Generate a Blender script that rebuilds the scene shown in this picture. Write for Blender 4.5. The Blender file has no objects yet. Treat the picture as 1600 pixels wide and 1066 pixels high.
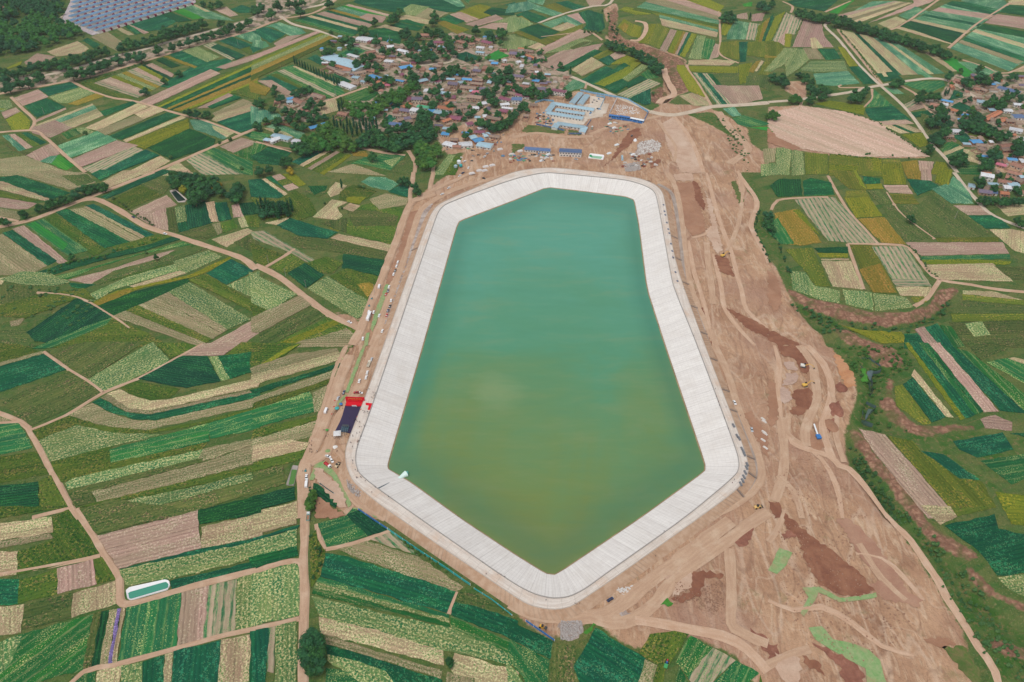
import bpy, bmesh, math, random
import numpy as np
from mathutils import Vector, Matrix
from mathutils.geometry import tessellate_polygon
random.seed(7); rng = np.random.default_rng(7)
R = math.radians
scene = bpy.context.scene
COL = scene.collection
# ------------------------------------------------------------------ camera
CAM_H, PITCH, FPX = 480.0, R(40), 1244.0
cam = bpy.data.cameras.new('camera'); camo = bpy.data.objects.new('camera', cam); COL.objects.link(camo)
camo.location = (0, 0, CAM_H); camo.rotation_euler = (R(90) - PITCH, 0, 0)
cam.lens = 28.0; cam.sensor_width = 36; cam.clip_start = 1; cam.clip_end = 60000
scene.camera = camo
SP, CP = math.sin(PITCH), math.cos(PITCH)
def ground_at(px, py, z=0.0):
    """survey point (photo pixel) -> place on the plane at height z"""
    u = (px - 800) / FPX; v = (py - 533) / FPX
    d = (u, CP - v * SP, -SP - v * CP)
    t = (CAM_H - z) / -d[2]
    return Vector((d[0] * t, d[1] * t, z))
# ------------------------------------------------------------------ light, sky, look
SUN_EL, SUN_AZ = 68.0, 215.0     # high overcast light from behind-left of the viewer
w = bpy.data.worlds.new('World'); scene.world = w; w.use_nodes = True
nt = w.node_tree; bg = nt.nodes['Background']
sky = nt.nodes.new('ShaderNodeTexSky'); sky.sky_type = 'NISHITA'; sky.sun_disc = False
sky.sun_elevation = R(SUN_EL); sky.sun_rotation = R(SUN_AZ); sky.dust_density = 4.0; sky.air_density = 1.0; sky.altitude = 1900
hs = nt.nodes.new('ShaderNodeHueSaturation'); hs.inputs['Saturation'].default_value = 0.12   # overcast: the cloud deck greys the blue
nt.links.new(sky.outputs[0], hs.inputs['Color']); nt.links.new(hs.outputs[0], bg.inputs['Color']); bg.inputs['Strength'].default_value = 0.15
sl = bpy.data.lights.new('sun', 'SUN'); sl.energy = 1.1; sl.angle = R(25); sl.color = (1, .95, .88)
so = bpy.data.objects.new('sun', sl); COL.objects.link(so); so.location = (-300, -300, 900)
az = R(SUN_AZ)
tosun = Vector((math.sin(az) * math.cos(R(SUN_EL)), math.cos(az) * math.cos(R(SUN_EL)), math.sin(R(SUN_EL))))
so.rotation_euler = tosun.to_track_quat('Z', 'Y').to_euler()
vs = scene.view_settings; scene.display_settings.display_device = 'sRGB'
vs.view_transform = 'Standard'; vs.look = 'None'; vs.exposure = 0.34; vs.gamma = 1.0
scene.cycles.max_bounces = 5; scene.cycles.diffuse_bounces = 3; scene.cycles.volume_bounces = 1
# ------------------------------------------------------------------ materials
EXPO = 1.0
def lin(h, k=None):
    h = h.lstrip('#'); o = []
    for i in (0, 2, 4):
        c = int(h[i:i + 2], 16) / 255.0
        c = c / 12.92 if c <= .04045 else ((c + .055) / 1.055) ** 2.4
        o.append(min(.85, c / (k or EXPO)))
    return (*o, 1)
class NT:
    def __init__(s, name, rough=.9, spec=.2):
        s.m = bpy.data.materials.new(name); s.m.use_nodes = True; s.t = s.m.node_tree
        s.b = s.t.nodes['Principled BSDF']; s.b.inputs['Roughness'].default_value = rough
        s.b.inputs['Specular IOR Level'].default_value = spec
    def n(s, ty, **kw):
        x = s.t.nodes.new(ty)
        for k, v in kw.items(): setattr(x, k, v)
        return x
    def l(s, a, b): s.t.links.new(a, b)
    def put(s, sock, v):
        if hasattr(v, 'is_linked') or hasattr(v, 'links'): s.l(v, sock)
        else: sock.default_value = v
    def math(s, op, a, b=0.0, clamp=False):
        x = s.n('ShaderNodeMath', operation=op, use_clamp=clamp); s.put(x.inputs[0], a); s.put(x.inputs[1], b); return x.outputs[0]
    def mix(s, f, a, b):
        x = s.n('ShaderNodeMix', data_type='RGBA'); s.put(x.inputs[0], f); s.put(x.inputs[6], a); s.put(x.inputs[7], b); return x.outputs[2]
    def ramp(s, v, lo, hi):
        x = s.n('ShaderNodeMapRange', clamp=True); s.put(x.inputs[0], v); s.put(x.inputs[1], lo); s.put(x.inputs[2], hi); return x.outputs[0]
    def noise(s, co, size, detail=2.0, rough=.5, dist=0.0):
        x = s.n('ShaderNodeTexNoise'); s.l(co, x.inputs['Vector']); x.inputs['Scale'].default_value = 1.0 / size
        x.inputs['Detail'].default_value = detail; x.inputs['Roughness'].default_value = rough; x.inputs['Distortion'].default_value = dist
        return x.outputs['Fac']
    def vec(s, co, sc=(1, 1, 1), off=None):
        x = s.n('ShaderNodeMapping'); s.l(co, x.inputs[0]); x.inputs['Scale'].default_value = sc
        if off is not None: s.put(x.inputs['Location'], off)
        return x.outputs[0]
    def bump(s, h, dist, st=.6):
        x = s.n('ShaderNodeBump'); x.inputs['Strength'].default_value = st; x.inputs['Distance'].default_value = dist
        s.l(h, x.inputs['Height']); s.l(x.outputs[0], s.b.inputs['Normal'])
    def hsv(s, c, h=.5, sa=1.0, v=1.0):
        x = s.n('ShaderNodeHueSaturation'); s.put(x.inputs['Hue'], h); s.put(x.inputs['Saturation'], sa); s.put(x.inputs['Value'], v); s.l(c, x.inputs['Color']); return x.outputs[0]
    def out(s, c): s.put(s.b.inputs['Base Color'], c); return s.m
def mk_field(name, a, b, row=None, speck=None, blotch=.5, var=(.03, .16), bump=.25, aniso=3.0, furrow=.09, strips=.26):
    """crop: two tones a/b in blotches, optional rows (colour, spacing, width 0..1, strength), specks [(colour, size, amount)]"""
    s = NT(name, .95, .1)
    uv = s.n('ShaderNodeUVMap', uv_map='rows').outputs[0]
    oi = s.n('ShaderNodeObjectInfo').outputs['Random']
    off = s.n('ShaderNodeCombineXYZ'); s.l(s.math('MULTIPLY', oi, 917.0), off.inputs[0]); s.l(s.math('MULTIPLY', oi, 613.0), off.inputs[1])
    co = s.vec(uv, (1, 1, 1), off.outputs[0])
    st = s.vec(co, (1 / aniso, 1, 1))
    big = s.noise(st, 16, 4, .65); mid = s.noise(st, 3.2, 2, .6); fine = s.noise(co, 1.1, 2, .6); gr = s.noise(s.vec(co, (.45, 1, 1)), 2.3, 3, .75)
    f = s.math('ADD', s.math('MULTIPLY', big, .9), s.math('MULTIPLY', mid, .6))
    c = s.mix(s.ramp(f, .75 - .28 * blotch / .5, .75 + .28 * blotch / .5), lin(a), lin(b))
    h = fine
    if row:
        rc, sp, wd, stg = row
        sx = s.n('ShaderNodeSeparateXYZ'); s.l(co, sx.inputs[0])
        wob = s.math('MULTIPLY', s.math('SUBTRACT', mid, .5), sp * .5)
        sv = s.math('SINE', s.math('MULTIPLY', s.math('ADD', sx.outputs[1], wob), 2 * math.pi / sp))
        k = math.cos(math.pi * wd)
        r_ = s.ramp(sv, k - .25, k + .35)
        brk = s.ramp(s.noise(s.vec(co, (.25, 1, 1)), 2.4, 2, .7), .3, .6)
        c = s.mix(s.math('MULTIPLY', s.math('MULTIPLY', r_, brk), stg), c, lin(rc))
        h = s.math('SUBTRACT', fine, s.math('MULTIPLY', r_, .7))
    for (sc, size, amt) in (speck or []):
        n1 = s.noise(co, size, 2, .7)
        pr = s.noise(st, 11, 2, .6)
        th = s.math('ADD', .5 + (.5 - amt) * .36, s.math('MULTIPLY', s.math('SUBTRACT', pr, .5), -.45))
        x = s.math('SUBTRACT', n1, th)
        c = s.mix(s.ramp(x, -.03, .06), c, lin(sc))
    hue = s.math('ADD', .5, s.math('MULTIPLY', s.math('SUBTRACT', oi, .5), var[0]))
    val = s.math('ADD', 1.0, s.math('MULTIPLY', s.math('SUBTRACT', s.math('FRACT', s.math('MULTIPLY', oi, 37.0)), .5), var[1] * 2))
    val = s.math('MULTIPLY', val, s.math('ADD', .52, s.math('ADD', s.math('MULTIPLY', gr, .6), s.math('MULTIPLY', big, .36))))
    hue = s.math('ADD', hue, s.math('MULTIPLY', s.math('SUBTRACT', big, .5), -.05))
    sx2 = s.n('ShaderNodeSeparateXYZ'); s.l(co, sx2.inputs[0]); fr = s.math('SINE', s.math('MULTIPLY', s.math('ADD', sx2.outputs[1], s.math('MULTIPLY', mid, 1.6)), 2 * math.pi / 2.9))
    val = s.math('MULTIPLY', val, s.math('ADD', 1.0, s.math('MULTIPLY', fr, furrow)))
    wn1 = s.n('ShaderNodeTexWhiteNoise', noise_dimensions='1D'); s.l(s.math('FLOOR', s.math('MULTIPLY', s.math('ADD', sx2.outputs[1], s.math('MULTIPLY', mid, .8)), 1 / 6.5)), wn1.inputs['W'])
    sv_ = s.math('SUBTRACT', wn1.outputs['Value'], .5)
    val = s.math('MULTIPLY', val, s.math('ADD', 1.0, s.math('MULTIPLY', sv_, strips))); hue = s.math('ADD', hue, s.math('MULTIPLY', sv_, -.018))
    c = s.hsv(c, hue, 1.0, val)
    s.bump(h, bump)
    return s.out(c)
def mk_earth(name, a, b, c3, size=9.0, rough=.95, tracks=0.0, bump=.3):
    s = NT(name, rough, .12)
    g = s.n('ShaderNodeNewGeometry').outputs['Position']
    n1 = s.noise(g, size, 5, .62, .6); n2 = s.noise(g, size * 4, 3, .5, 1.0); n3 = s.noise(g, 1.5, 3, .7)
    c = s.mix(s.ramp(n1, .35, .65), lin(a), lin(b)); c = s.mix(s.math('MULTIPLY', s.ramp(n2, .45, .7), .8), c, lin(c3))
    c = s.hsv(c, .5, 1.0, s.math('ADD', .8, s.math('MULTIPLY', n3, .4)))
    s.bump(n3, bump); return s.out(c)
def mk_road(name, a, b, rut):
    s = NT(name, .95, .1); uv = s.n('ShaderNodeUVMap', uv_map='rows').outputs[0]
    g = s.n('ShaderNodeNewGeometry').outputs['Position']
    n = s.noise(s.vec(uv, (.12, 1, 1)), 2.2, 3, .6); n2 = s.noise(g, 12, 3, .6); n3 = s.noise(g, 1.2, 2, .7)
    c = s.mix(s.ramp(n, .35, .65), lin(a), lin(b)); c = s.mix(s.math('MULTIPLY', s.ramp(n2, .5, .75), .6), c, lin(rut))
    c = s.hsv(c, .5, 1.0, s.math('ADD', .85, s.math('MULTIPLY', n3, .3))); s.bump(n3, .15); return s.out(c)
def mk_plain(name, h, rough=.7, spec=.3, metal=0.0, var=.12, size=1.5):
    s = NT(name, rough, spec); s.b.inputs['Metallic'].default_value = metal
    g = s.n('ShaderNodeNewGeometry').outputs['Position']; oi = s.n('ShaderNodeObjectInfo').outputs['Random']
    n = s.noise(g, size, 3, .6)
    v = s.math('ADD', 1 - var, s.math('ADD', s.math('MULTIPLY', n, var * 1.3), s.math('MULTIPLY', oi, var * .7)))
    c = s.n('ShaderNodeRGB'); c.outputs[0].default_value = lin(h)
    return s.out(s.hsv(c.outputs[0], .5, 1.0, v))
def mk_leaf(name, a, b, c3):
    s = NT(name, .8, .15)
    oi = s.n('ShaderNodeObjectInfo').outputs['Random']; g = s.n('ShaderNodeNewGeometry').outputs['Position']
    ri = s.n('ShaderNodeNewGeometry').outputs['Random Per Island']
    f = s.math('ADD', s.math('MULTIPLY', s.noise(g, 3.5, 2), .7), s.math('MULTIPLY', ri, .5))
    c = s.mix(s.ramp(f, .3, .85), lin(a), lin(b)); c = s.mix(s.math('MULTIPLY', s.ramp(oi, .55, 1.0), .8), c, lin(c3))
    c = s.hsv(c, s.math('ADD', .48, s.math('MULTIPLY', oi, .03)), 1.0, s.math('ADD', .8, s.math('MULTIPLY', s.math('FRACT', s.math('MULTIPLY', oi, 17.0)), .4)))
    return s.out(c)
M = {}
FM = {
 'D': ('cabbage_field', .28, mk_field('deep green cabbages', '#0f4c34', '#195a38', row=('#0a3e30', 3.2, .4, .55), speck=[('#6f9a6a', 1.0, .12), ('#2c7a52', 2.4, .25)], blotch=.5, var=(.035, .17))),
 'G': ('vegetable_field', .25, mk_field('mid green vegetables', '#1b5c30', '#27693a', row=('#8f9a63', 6.0, .16, .7), speck=[('#a9b070', 1.0, .17)], var=(.03, .18))),
 'L': ('lettuce_field', .2, mk_field('bright lettuces', '#2a7d2c', '#3f8c36', row=('#1c6b35', 3.0, .3, .4), var=(.02, .1))),
 'C': ('harvested_field', .18, mk_field('half cut cabbages', '#46733f', '#74834f', row=('#8f8a62', 3.4, .25, .6), speck=[('#b9b480', 1.5, .44), ('#2f6a3c', 1.6, .36)], var=(.03, .14))),
 'P': ('stubble_field', .12, mk_field('pale cabbage leavings', '#ac9678', '#9a8468', row=('#82705a', 4.4, .26, .8), speck=[('#cbbf94', 1.3, .42), ('#5f8548', 1.2, .22)], var=(.02, .14))),
 'B': ('ploughed_field', .08, mk_field('bare ploughed earth', '#a98d7c', '#9a7f72', row=('#80675a', 3.6, .3, .7), speck=[('#bda894', 1.5, .3), ('#7d8055', 1.2, .10)], var=(.02, .13))),
 'Y': ('barley_field', .34, mk_field('yellow green barley', '#7f7f26', '#5c7224', speck=[('#9a8c30', 1.8, .3), ('#48611f', 2.6, .28)], blotch=.6, var=(.025, .14), bump=.4)),
 'O': ('ripe_barley_field', .34, mk_field('ripe orange barley', '#8f7430', '#73702a', speck=[('#aa8844', 1.8, .34), ('#5f6a28', 2.6, .25)], blotch=.6, var=(.02, .12), bump=.4)),
 'K': ('pea_field', .3, mk_field('olive green peas', '#375f21', '#5c682a', speck=[('#26491d', 2.0, .38), ('#86803f', 1.8, .22), ('#6f683c', 2.8, .15)], blotch=.8, var=(.03, .17), bump=.4)),
 'Z': ('bean_field', .3, mk_field('olive yellow beans', '#656a24', '#55692a', speck=[('#3a5c24', 2.0, .3), ('#8f8638', 1.8, .28), ('#74683a', 2.8, .15)], blotch=.8, var=(.03, .15), bump=.4)),
 'W': ('weedy_field', .3, mk_field('weedy fallow', '#3d612b', '#69683e', row=('#2f5026', 4.6, .3, .5), speck=[('#2b5024', 2.0, .38), ('#93865a', 1.6, .2), ('#5d553c', 3.0, .15)], blotch=.9, var=(.03, .16), aniso=2.0)),
 'R': ('fallow_field', .15, mk_field('scrubby cut field', '#857d5c', '#98866a', row=('#5d6b3c', 3.2, .3, .6), speck=[('#4f6c38', 1.3, .36), ('#b5a585', 1.2, .28)], blotch=.8, var=(.02, .14))),
 'T': ('young_cabbage_field', .22, mk_field('blue green young cabbages', '#2c7050', '#487f5e', row=('#8a9070', 3.4, .22, .5), speck=[('#a6c49c', 1.1, .28)], var=(.03, .13))),
 'S': ('strip_field', .2, mk_field('strips of crop and bare soil', '#b3a289', '#a18d76', row=('#2c7145', 5.2, .44, .95), speck=[('#7d9a62', 1.1, .22)], var=(.02, .12))),
 'V': ('maize_field', .6, mk_field('dark maize rows', '#15452c', '#1d5733', row=('#0a2f22', 2.6, .4, .8), speck=[('#3a7542', 1.4, .22)], var=(.03, .16), bump=.9)),
 'X': ('flower_field', .3, mk_field('violet flowers', '#6b5c92', '#5a5276', row=('#4a5c3a', 3.0, .3, .8), speck=[('#8d7fb8', 1.1, .4)])),
}
RM = {'dirt': mk_road('dirt road', '#bd9f86', '#b09078', '#cab39c'), 'pave': mk_road('worn concrete road', '#c9bba9', '#bba995', '#a8957f'),
      'grey': mk_road('stone ditch', '#a89a90', '#8f8178', '#c0b4aa'), 'sand': mk_road('sandy track', '#c4a68e', '#b8967d', '#cfb7a2')}
PM = {'plough': mk_field('graded tilth', '#c4a995', '#b59883', row=('#a98b76', 5.0, .22, .28), speck=[('#d0b8a5', 2.5, .3)], blotch=.5, var=(.0, .02), aniso=6.0),
      'dark': mk_earth('damp red earth', '#7a5040', '#875b47', '#9a6f57', 4), 'pale': mk_earth('pale dry earth', '#bfa28d', '#b2937e', '#c9b29f', 9), 'paving': mk_earth('yard paving', '#d2c6b8', '#c6b8a8', '#bba896', 6),
      'brown': mk_earth('rolled brown earth', '#9c745c', '#a8826a', '#8f6a55', 12), 'gravel': mk_earth('loose grey stone', '#a99a92', '#8e7d74', '#c6bcb6', 3, bump=.8),
      'gravelpale': mk_earth('heaped gravel', '#b5998a', '#a58a7c', '#c0a898', 5), 'darkred': mk_earth('dug red earth', '#86594a', '#9c6d5b', '#784d40', 4, bump=.8),
      'orange': mk_earth('orange clay', '#b9865f', '#b07d5c', '#c39a78', 5), 'purple': mk_earth('mauve clay', '#a37c68', '#ab8872', '#946c5a', 10),
      'net': mk_earth('green dust net', '#749c60', '#94a376', '#9c916c', 3.2, bump=.15), 'weed': mk_earth('rough weeds', '#4f6a30', '#776a48', '#3f5a2a', 4),
      'weedgreen': mk_earth('fresh green weeds', '#3f7a2c', '#4f8a38', '#2f6a2a', 4)}
# ------------------------------------------------------------------ object helpers
def obj(name, verts, faces, mat=None, parent=None, smooth=False, uvs=None):
    me = bpy.data.meshes.new(name); me.from_pydata([tuple(v) for v in verts], [], faces); me.update()
    for mm in (mat if isinstance(mat, (list, tuple)) else [mat]):
        if mm: me.materials.append(mm)
    if smooth: me.polygons.foreach_set('use_smooth', [True] * len(me.polygons))
    if uvs is not None:
        ul = me.uv_layers.new(name='rows')
        li = np.empty(len(me.loops), dtype=np.int32); me.loops.foreach_get('vertex_index', li)
        ul.data.foreach_set('uv', np.asarray(uvs, dtype=np.float32)[li].ravel())
    o = bpy.data.objects.new(name, me); COL.objects.link(o)
    if parent: o.parent = parent
    return o
def tag(o, label=None, cat=None, group=None, kind=None):
    if label: o['label'] = label
    if cat: o['category'] = cat
    if group: o['group'] = group
    if kind: o['kind'] = kind
    return o
def empty(name, loc, rz=0.0):
    o = bpy.data.objects.new(name, None); COL.objects.link(o); o.location = loc; o.rotation_euler = (0, 0, rz); o.empty_display_size = .5; return o
def copy_tree(o, parent=None):
    c = o.copy(); COL.objects.link(c)
    if parent: c.parent = parent
    for ch in o.children: copy_tree(ch, c)
    return c
class MB:
    """collects boxes, bars, prisms into one mesh"""
    def __init__(s): s.v = []; s.f = []; s.mi = []; s.cur = 0
    def add(s, vs, fs):
        k = len(s.v); s.v += [tuple(v) for v in vs]; s.f += [tuple(i + k for i in f) for f in fs]; s.mi += [s.cur] * len(fs)
    def box(s, x0, x1, y0, y1, z0, z1, tx=0.0, ty=0.0):
        s.add([(x0, y0, z0), (x1, y0, z0), (x1, y1, z0), (x0, y1, z0), (x0 + tx, y0 + ty, z1), (x1 - tx, y0 + ty, z1), (x1 - tx, y1 - ty, z1), (x0 + tx, y1 - ty, z1)],
              [(3, 2, 1, 0), (4, 5, 6, 7), (0, 1, 5, 4), (1, 2, 6, 5), (2, 3, 7, 6), (3, 0, 4, 7)])
    def bar(s, a, b, r0, r1=None, n=6):
        a = Vector(a); b = Vector(b); r1 = r0 if r1 is None else r1; d = (b - a).normalized(); q = d.to_track_quat('Z', 'Y')
        vs = []
        for p, r in ((a, r0), (b, r1)):
            for i in range(n):
                t = 2 * math.pi * i / n; vs.append(p + q @ Vector((r * math.cos(t), r * math.sin(t), 0)))
        s.add(vs, [(i, (i + 1) % n, n + (i + 1) % n, n + i) for i in range(n)] + [tuple(range(n))[::-1], tuple(range(n, 2 * n))])
    def prism(s, poly, z0, z1):
        n = len(poly); s.add([(x, y, z0) for x, y in poly] + [(x, y, z1) for x, y in poly],
                             [tuple(range(n))[::-1], tuple(range(n, 2 * n))] + [(i, (i + 1) % n, n + (i + 1) % n, n + i) for i in range(n)])
    def build(s, name, mat, parent=None, smooth=False):
        o = obj(name, s.v, s.f, mat, parent, smooth)
        if isinstance(mat, (list, tuple)): o.data.polygons.foreach_set('material_index', s.mi)
        return o
def tiles(txt):
    """yield (line words, pixel transform)"""
    ox = oy = 0; sc = 3.9475
    for ln in txt.strip().splitlines():
        t = ln.split('#')[0].split()
        if not t: continue
        if t[0] == '@':
            ox, oy = float(t[1]), float(t[2]); sc = float(t[3]) if len(t) > 3 else 3.9475; continue
        yield t, (lambda s, ox=ox, oy=oy, sc=sc: (ox + float(s.split(',')[0]) / sc, oy + float(s.split(',')[1]) / sc))
def spread(p, c=None):
    x, y = p
    if c is not None:
        k = 3 + ((x * 7.13 + y * 3.71) % 1.0) * 9
        for e in (400, 800, 1200):
            if abs(x - e) < .8: x += k if x > c[0] else -k
        for e in (270, 540, 796):
            if abs(y - e) < .8: y += k * .5 if y > c[1] else -k * .5
    if x <= 1.5: x -= 45
    if x >= 1598: x += 45
    if y <= 1.5: y -= 18
    if y >= 1064: y += 45
    return x, y
def inpoly(px, py, poly):
    r = np.zeros(np.shape(px), bool); n = len(poly); j = n - 1
    for i in range(n):
        xi, yi = poly[i][0], poly[i][1]; xj, yj = poly[j][0], poly[j][1]
        if yi != yj:
            r ^= ((yi > py) != (yj > py)) & (px < (xj - xi) * (py - yi) / (yj - yi) + xi)
        j = i
    return r
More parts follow.
